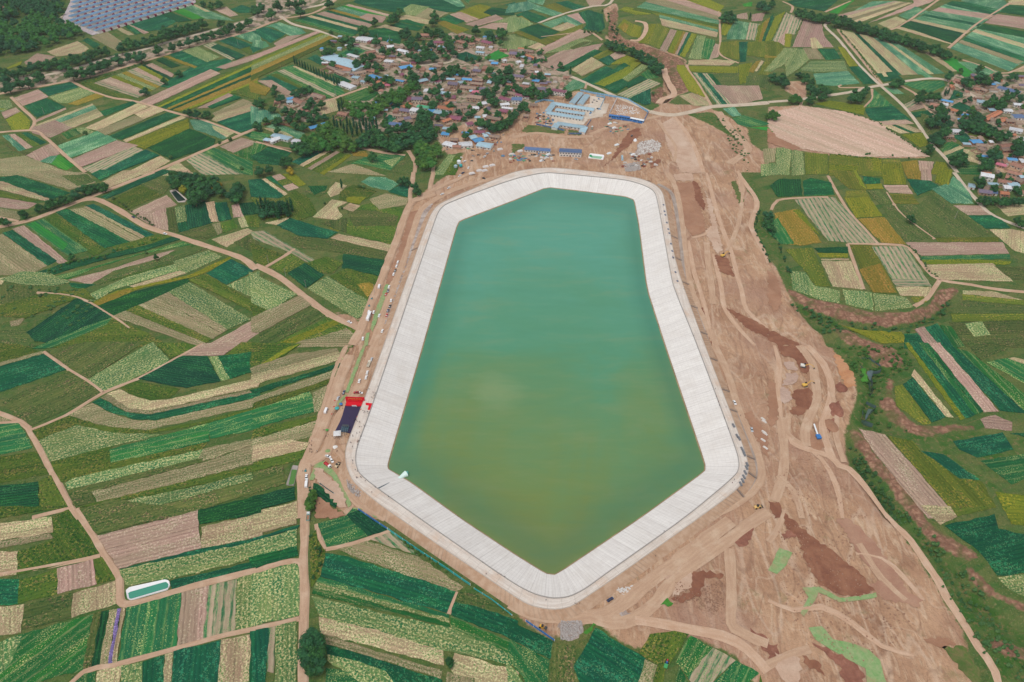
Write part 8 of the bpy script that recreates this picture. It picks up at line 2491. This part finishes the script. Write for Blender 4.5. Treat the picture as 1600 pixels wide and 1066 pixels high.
# ------------------------------------------------------------------ people
SKIN = mk_plain('skin', '#b98a70', .7); HAIRM = mk_plain('black hair', '#1c1a1a', .8)
CL = [('#26262c', 'black'), ('#2f3a5a', 'navy'), ('#7a2a34', 'dark red'), ('#d8d8d8', 'white'), ('#5a5a60', 'grey'), ('#3f5a40', 'green')]; CLM = [mk_plain(n + ' clothes', h, .9) for h, n in CL]; TROU = mk_plain('dark trousers', '#24262e', .9)
def body_mesh(pose):
    st_ = {0: 0.0, 1: .28}[pose]
    J = [(0, 0, .95, .15), (0, 0, 1.2, .145), (0, 0, 1.42, .15), (0, 0, 1.53, .06), (0, 0, 1.66, .1), (0, 0, 1.74, .07)]; E = [(0, 1), (1, 2), (2, 3), (3, 4), (4, 5)]
    for sg_ in (-1, 1):
        b = len(J); k = sg_ * st_; J += [(.0, sg_ * .2, 1.4, .07), (-k * .5, sg_ * .26, 1.14, .05), (-k * .9 + .06, sg_ * .25, .9, .04), (-k * .9 + .08, sg_ * .25, .8, .04)]; E += [(2, b), (b, b + 1), (b + 1, b + 2), (b + 2, b + 3)]
        b = len(J); J += [(0, sg_ * .1, .88, .1), (k * .6, sg_ * .11, .48, .065), (k, sg_ * .11, .08, .045), (k + .17, sg_ * .12, .03, .04)]; E += [(0, b), (b, b + 1), (b + 1, b + 2), (b + 2, b + 3)]
    me_ = bpy.data.meshes.new('person'); me_.from_pydata([j[:3] for j in J], E, []); o = bpy.data.objects.new('tmp', me_); COL.objects.link(o); md = o.modifiers.new('skin', 'SKIN'); o.modifiers.new('sub', 'SUBSURF').levels = 1
    for i, sv in enumerate(me_.skin_vertices[0].data): sv.radius = (J[i][3], J[i][3]); sv.use_root = i == 0
    bpy.context.view_layer.update(); dg = bpy.context.evaluated_depsgraph_get(); m2 = bpy.data.meshes.new_from_object(o.evaluated_get(dg)); bpy.data.objects.remove(o)
    m2.materials.clear()
    for mm in (SKIN, CLM[0], TROU, HAIRM): m2.materials.append(mm)
    for p in m2.polygons:
        z = p.center.z; ay = abs(p.center.y); p.material_index = 3 if z > 1.68 or (z > 1.6 and p.center.x < -.02) else 0 if z > 1.5 or (ay > .19 and z < .93 and z > .7) else 1 if z > .93 or (ay > .19 and z > .7) else 2
        p.use_smooth = True
    return m2
PME = [body_mesh(0), body_mesh(1)]; pr = random.Random(9); npz = 0
for t, px in tiles(PEOPLE):
    for s_ in t:
        x, y = px(s_); p = spot(x, y); pose = pr.randrange(2); c = pr.choices(range(6), (5, 4, 2, 1, 2, 1))[0]; o = bpy.data.objects.new('person', PME[pose]); COL.objects.link(o); o.location = p; o.rotation_euler = (0, 0, pr.uniform(0, 6.28)); o.scale = (1.06,) * 3
        o.material_slots[1].link = 'OBJECT'; o.material_slots[1].material = CLM[c]; npz += 1
        on = isin(p.x, p.y, OUTP); where = 'on the crest near the stage' if on and x < 620 and y < 705 else 'on the left crest bend' if on and x < 640 else 'on the right dam crest' if on and x > 900 else 'on the lower dam crest' if on else 'on the ground beside the red stage' if y < 700 and x < 620 else 'on the earth near the netted fork' if x < 640 else 'on the earth outside the dam'
        later(o, 'person in %s top %s %s' % (CL[c][1], 'walking' if pose else 'standing', where), 'person', 'people ' + where)
settle_labels()
print('TREES', NB, 'estate', ne, 'people', npz, 'objects', len(bpy.data.objects))
# ------------------------------------------------------------------ thin air over the plain
hm = bpy.data.materials.new('thin air'); hm.use_nodes = True; ht = hm.node_tree; ht.nodes.remove(ht.nodes['Principled BSDF'])
pv = ht.nodes.new('ShaderNodeVolumePrincipled'); pv.inputs['Color'].default_value = (.86, .9, 1, 1); pv.inputs['Density'].default_value = .000035; pv.inputs['Anisotropy'].default_value = .2
ht.links.new(pv.outputs[0], ht.nodes['Material Output'].inputs['Volume'])
m = MB(); m.box(-15500, 15500, -15500, 17500, -18, 500); hz = m.build('haze', hm); tag(hz, kind='stuff')
